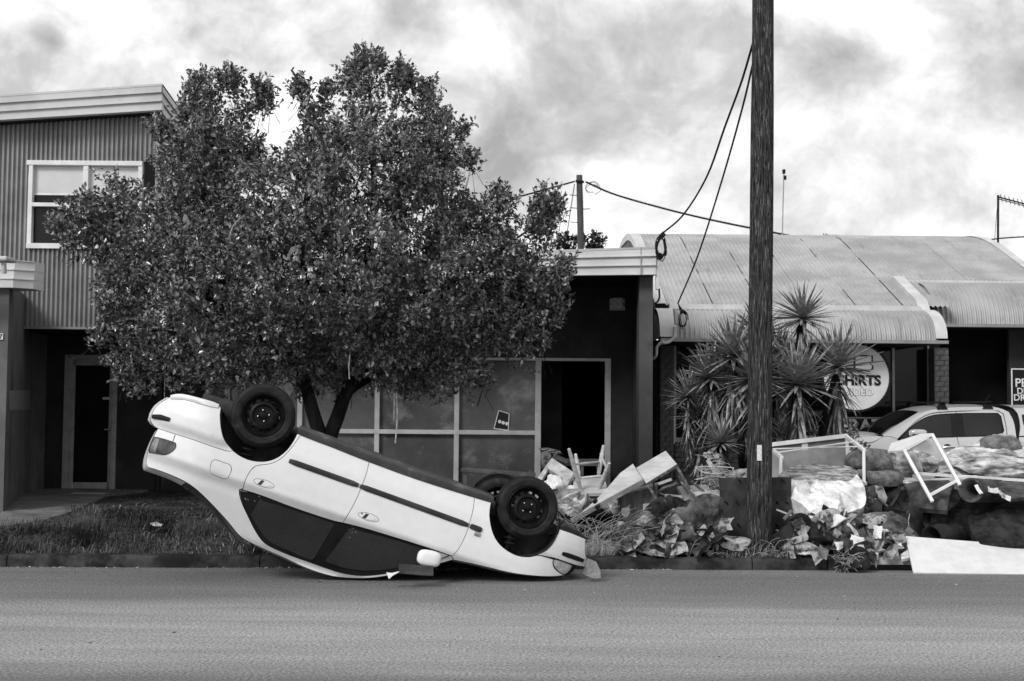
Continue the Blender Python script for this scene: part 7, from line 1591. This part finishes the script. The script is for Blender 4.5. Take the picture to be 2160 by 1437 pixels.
# poster inside the shop window
po = thing('window_poster', 'tilted dark card with three white discs propped in the shop window', 'poster', P(1056, 905, YW+.03))
q = [P(u, v, YW+.035) for u, v in ((1052, 866), (1074, 873), (1072, 908), (1042, 904))]
mb = MB(); mb.prism(q, (0, .004, 0)); mb.build('card', 'pane_dark', po)
mb = MB()
for a, b in zip(q, q[1:]+q[:1]): mb.beam(a+np.array((0, -.003, 0)), b+np.array((0, -.003, 0)), .012, .010, (0, 1, 0))
mb.build('border', 'white_paint', po)
for u, v in ((1054, 889.5), (1061.5, 892), (1069, 894)):
    mb = MB(); mb.lathe([(.027, 0), (.027, -.001), (0, -.002)], P(u, v, YW+.033), (0, 1, 0), 16); mb.build('disc', 'white_paint', po)
# small stones and scraps on the road
r_ = random.Random(3)
for k in range(11):
    u, v = r_.uniform(60, 2100), r_.uniform(1222, 1400); p = G(u, v, .0); p[2] = zg(p[0], p[1]); s = r_.uniform(.004, .010); o = lump('road_pebble', (p[0], p[1], p[2]+s*.3), (s*1.3, s, s*.6), 'paper_dirty' if k % 3 == 0 else 'mud_dark', None, k, .3, 2, 1, True); tag(o, f"{'pale scrap' if k % 3 == 0 else 'dark small stone'} lying on the {'near' if v > 1310 else 'far'} {'left' if u < 720 else 'middle' if u < 1440 else 'right'} part of the road", 'stone', 'stones and scraps on the road')

r_ = random.Random(123)
for k in range(34):                                                # torn stiff sheets lying every way over the muddy rags
    u = r_.uniform(1325, 1522); v = r_.uniform(1080+abs(u-1440)*.32, 1166); y = 12.36-(v-1085)*.0024-r_.uniform(0, .08); mt = r_.choice(['mud_cloth', 'mud_dark', 'mud_cloth', 'paper_dirty', 'mud_cloth'])
    o = paper('torn_sheet', P(u, v, y), r_.uniform(.10, .26), r_.uniform(.07, .18), mt, 500+k)
    tag(o, f"{dict(mud_cloth='mud-streaked', mud_dark='blackened', paper_dirty='pale dirty')[mt]} torn sheet on the {'upper' if v < 1125 else 'lower'} {'left' if u < 1395 else 'middle' if u < 1460 else 'right'} of the rag heap left of the pole", 'rag', 'torn sheets on the rag heap left of the pole')
mb = MB()
for k in range(70):
    c = P(r_.gauss(1785, 13), r_.uniform(1168, 1200), 11.86); a = r_.uniform(0, 6.28); l = r_.uniform(.04, .13); d = np.array((math.cos(a)*l, -abs(r_.gauss(0, .03)), math.sin(a)*l*.7)); mb.tube(smooth_poly([c, c+d*.6+np.array((0, 0, .015)), c+d], .05, False, 80), .0022, 4, False)
tag(mb.build('straw_tuft', 'straw'), 'dry straw tuft caught on the muddy lump over the kerb', 'straw', None, 'stuff')
# splintered battens, card and torn cloth wedged through both piles
r_ = random.Random(19)
for k in range(20):
    left = k < 12
    u, v = (r_.uniform(1290, 1510), r_.uniform(1015, 1105)) if left else (r_.uniform(1650, 1915), r_.uniform(1060, 1160)); Yk = (13.35 if left else 12.75)+r_.uniform(-.15, .25); c = P(u, v, Yk); a = r_.uniform(-1.0, 1.0)+(math.pi/2 if r_.random() < .25 else 0); l = r_.uniform(.10, .26)*(1 if left else .6); d = np.array((math.cos(a), r_.uniform(-.4, .4), math.sin(a)*.7))*l
    mt = r_.choice(['wood_grey', 'wood_pale', 'worn_paint', 'wood_box']); mb = MB(); mb.beam(c-d, c+d, r_.uniform(.012, .035), r_.uniform(.008, .018), (r_.uniform(-.5, .5), -1, r_.uniform(-.3, .3)))
    tag(mb.build('splintered_batten', mt), f"{dict(wood_grey='grey', wood_pale='pale', worn_paint='flaking painted', wood_box='dark stained')[mt]} splintered batten in the {'pile left of the thick pole' if left else 'heap under the white mattress'}", 'batten', 'splintered battens in the rubbish piles')
for i, (u, v, Yk, sx, sz, mt, l) in enumerate([(1322, 1122, 12.9, .13, .07, 'paper_dirty', 'dirty cloth bundle under the stained wooden box'), (1450, 1082, 13.0, .13, .10, 'mud_cloth', 'muddy cloth caught between the chipped table legs'), (1388, 1108, 12.7, .09, .06, 'cardboard', 'crumpled brown card beside the stained wooden box'),
        (1690, 1160, 12.3, .11, .06, 'paper_dirty', 'grubby cloth at the kerb just behind the folded white paper'), (1755, 1105, 12.65, .14, .11, 'paper_dirty', 'pale grubby cloth at the centre of the paper heap'), (1842, 1112, 12.6, .13, .10, 'paper_dirty', 'pale grubby cloth by the chair base castor'), (1725, 1118, 12.55, .11, .10, 'cardboard', 'brown crushed card in the left half of the paper heap'),
        (1880, 1152, 12.4, .12, .09, 'paper_dirty', 'pale torn wrapping just left of the white board'), (1820, 1160, 12.3, .12, .07, 'mud_cloth', 'small muddy cloth above the card flap'), (2000, 1008, 13.2, .10, .05, 'paper_dirty', 'torn wrapping on the stacked long boards')]):
    tag(rag('torn_cloth', P(u, v, Yk), (sx, sx*.8, sz), mt, 300+i, .9, 40, 26), l, 'cloth')
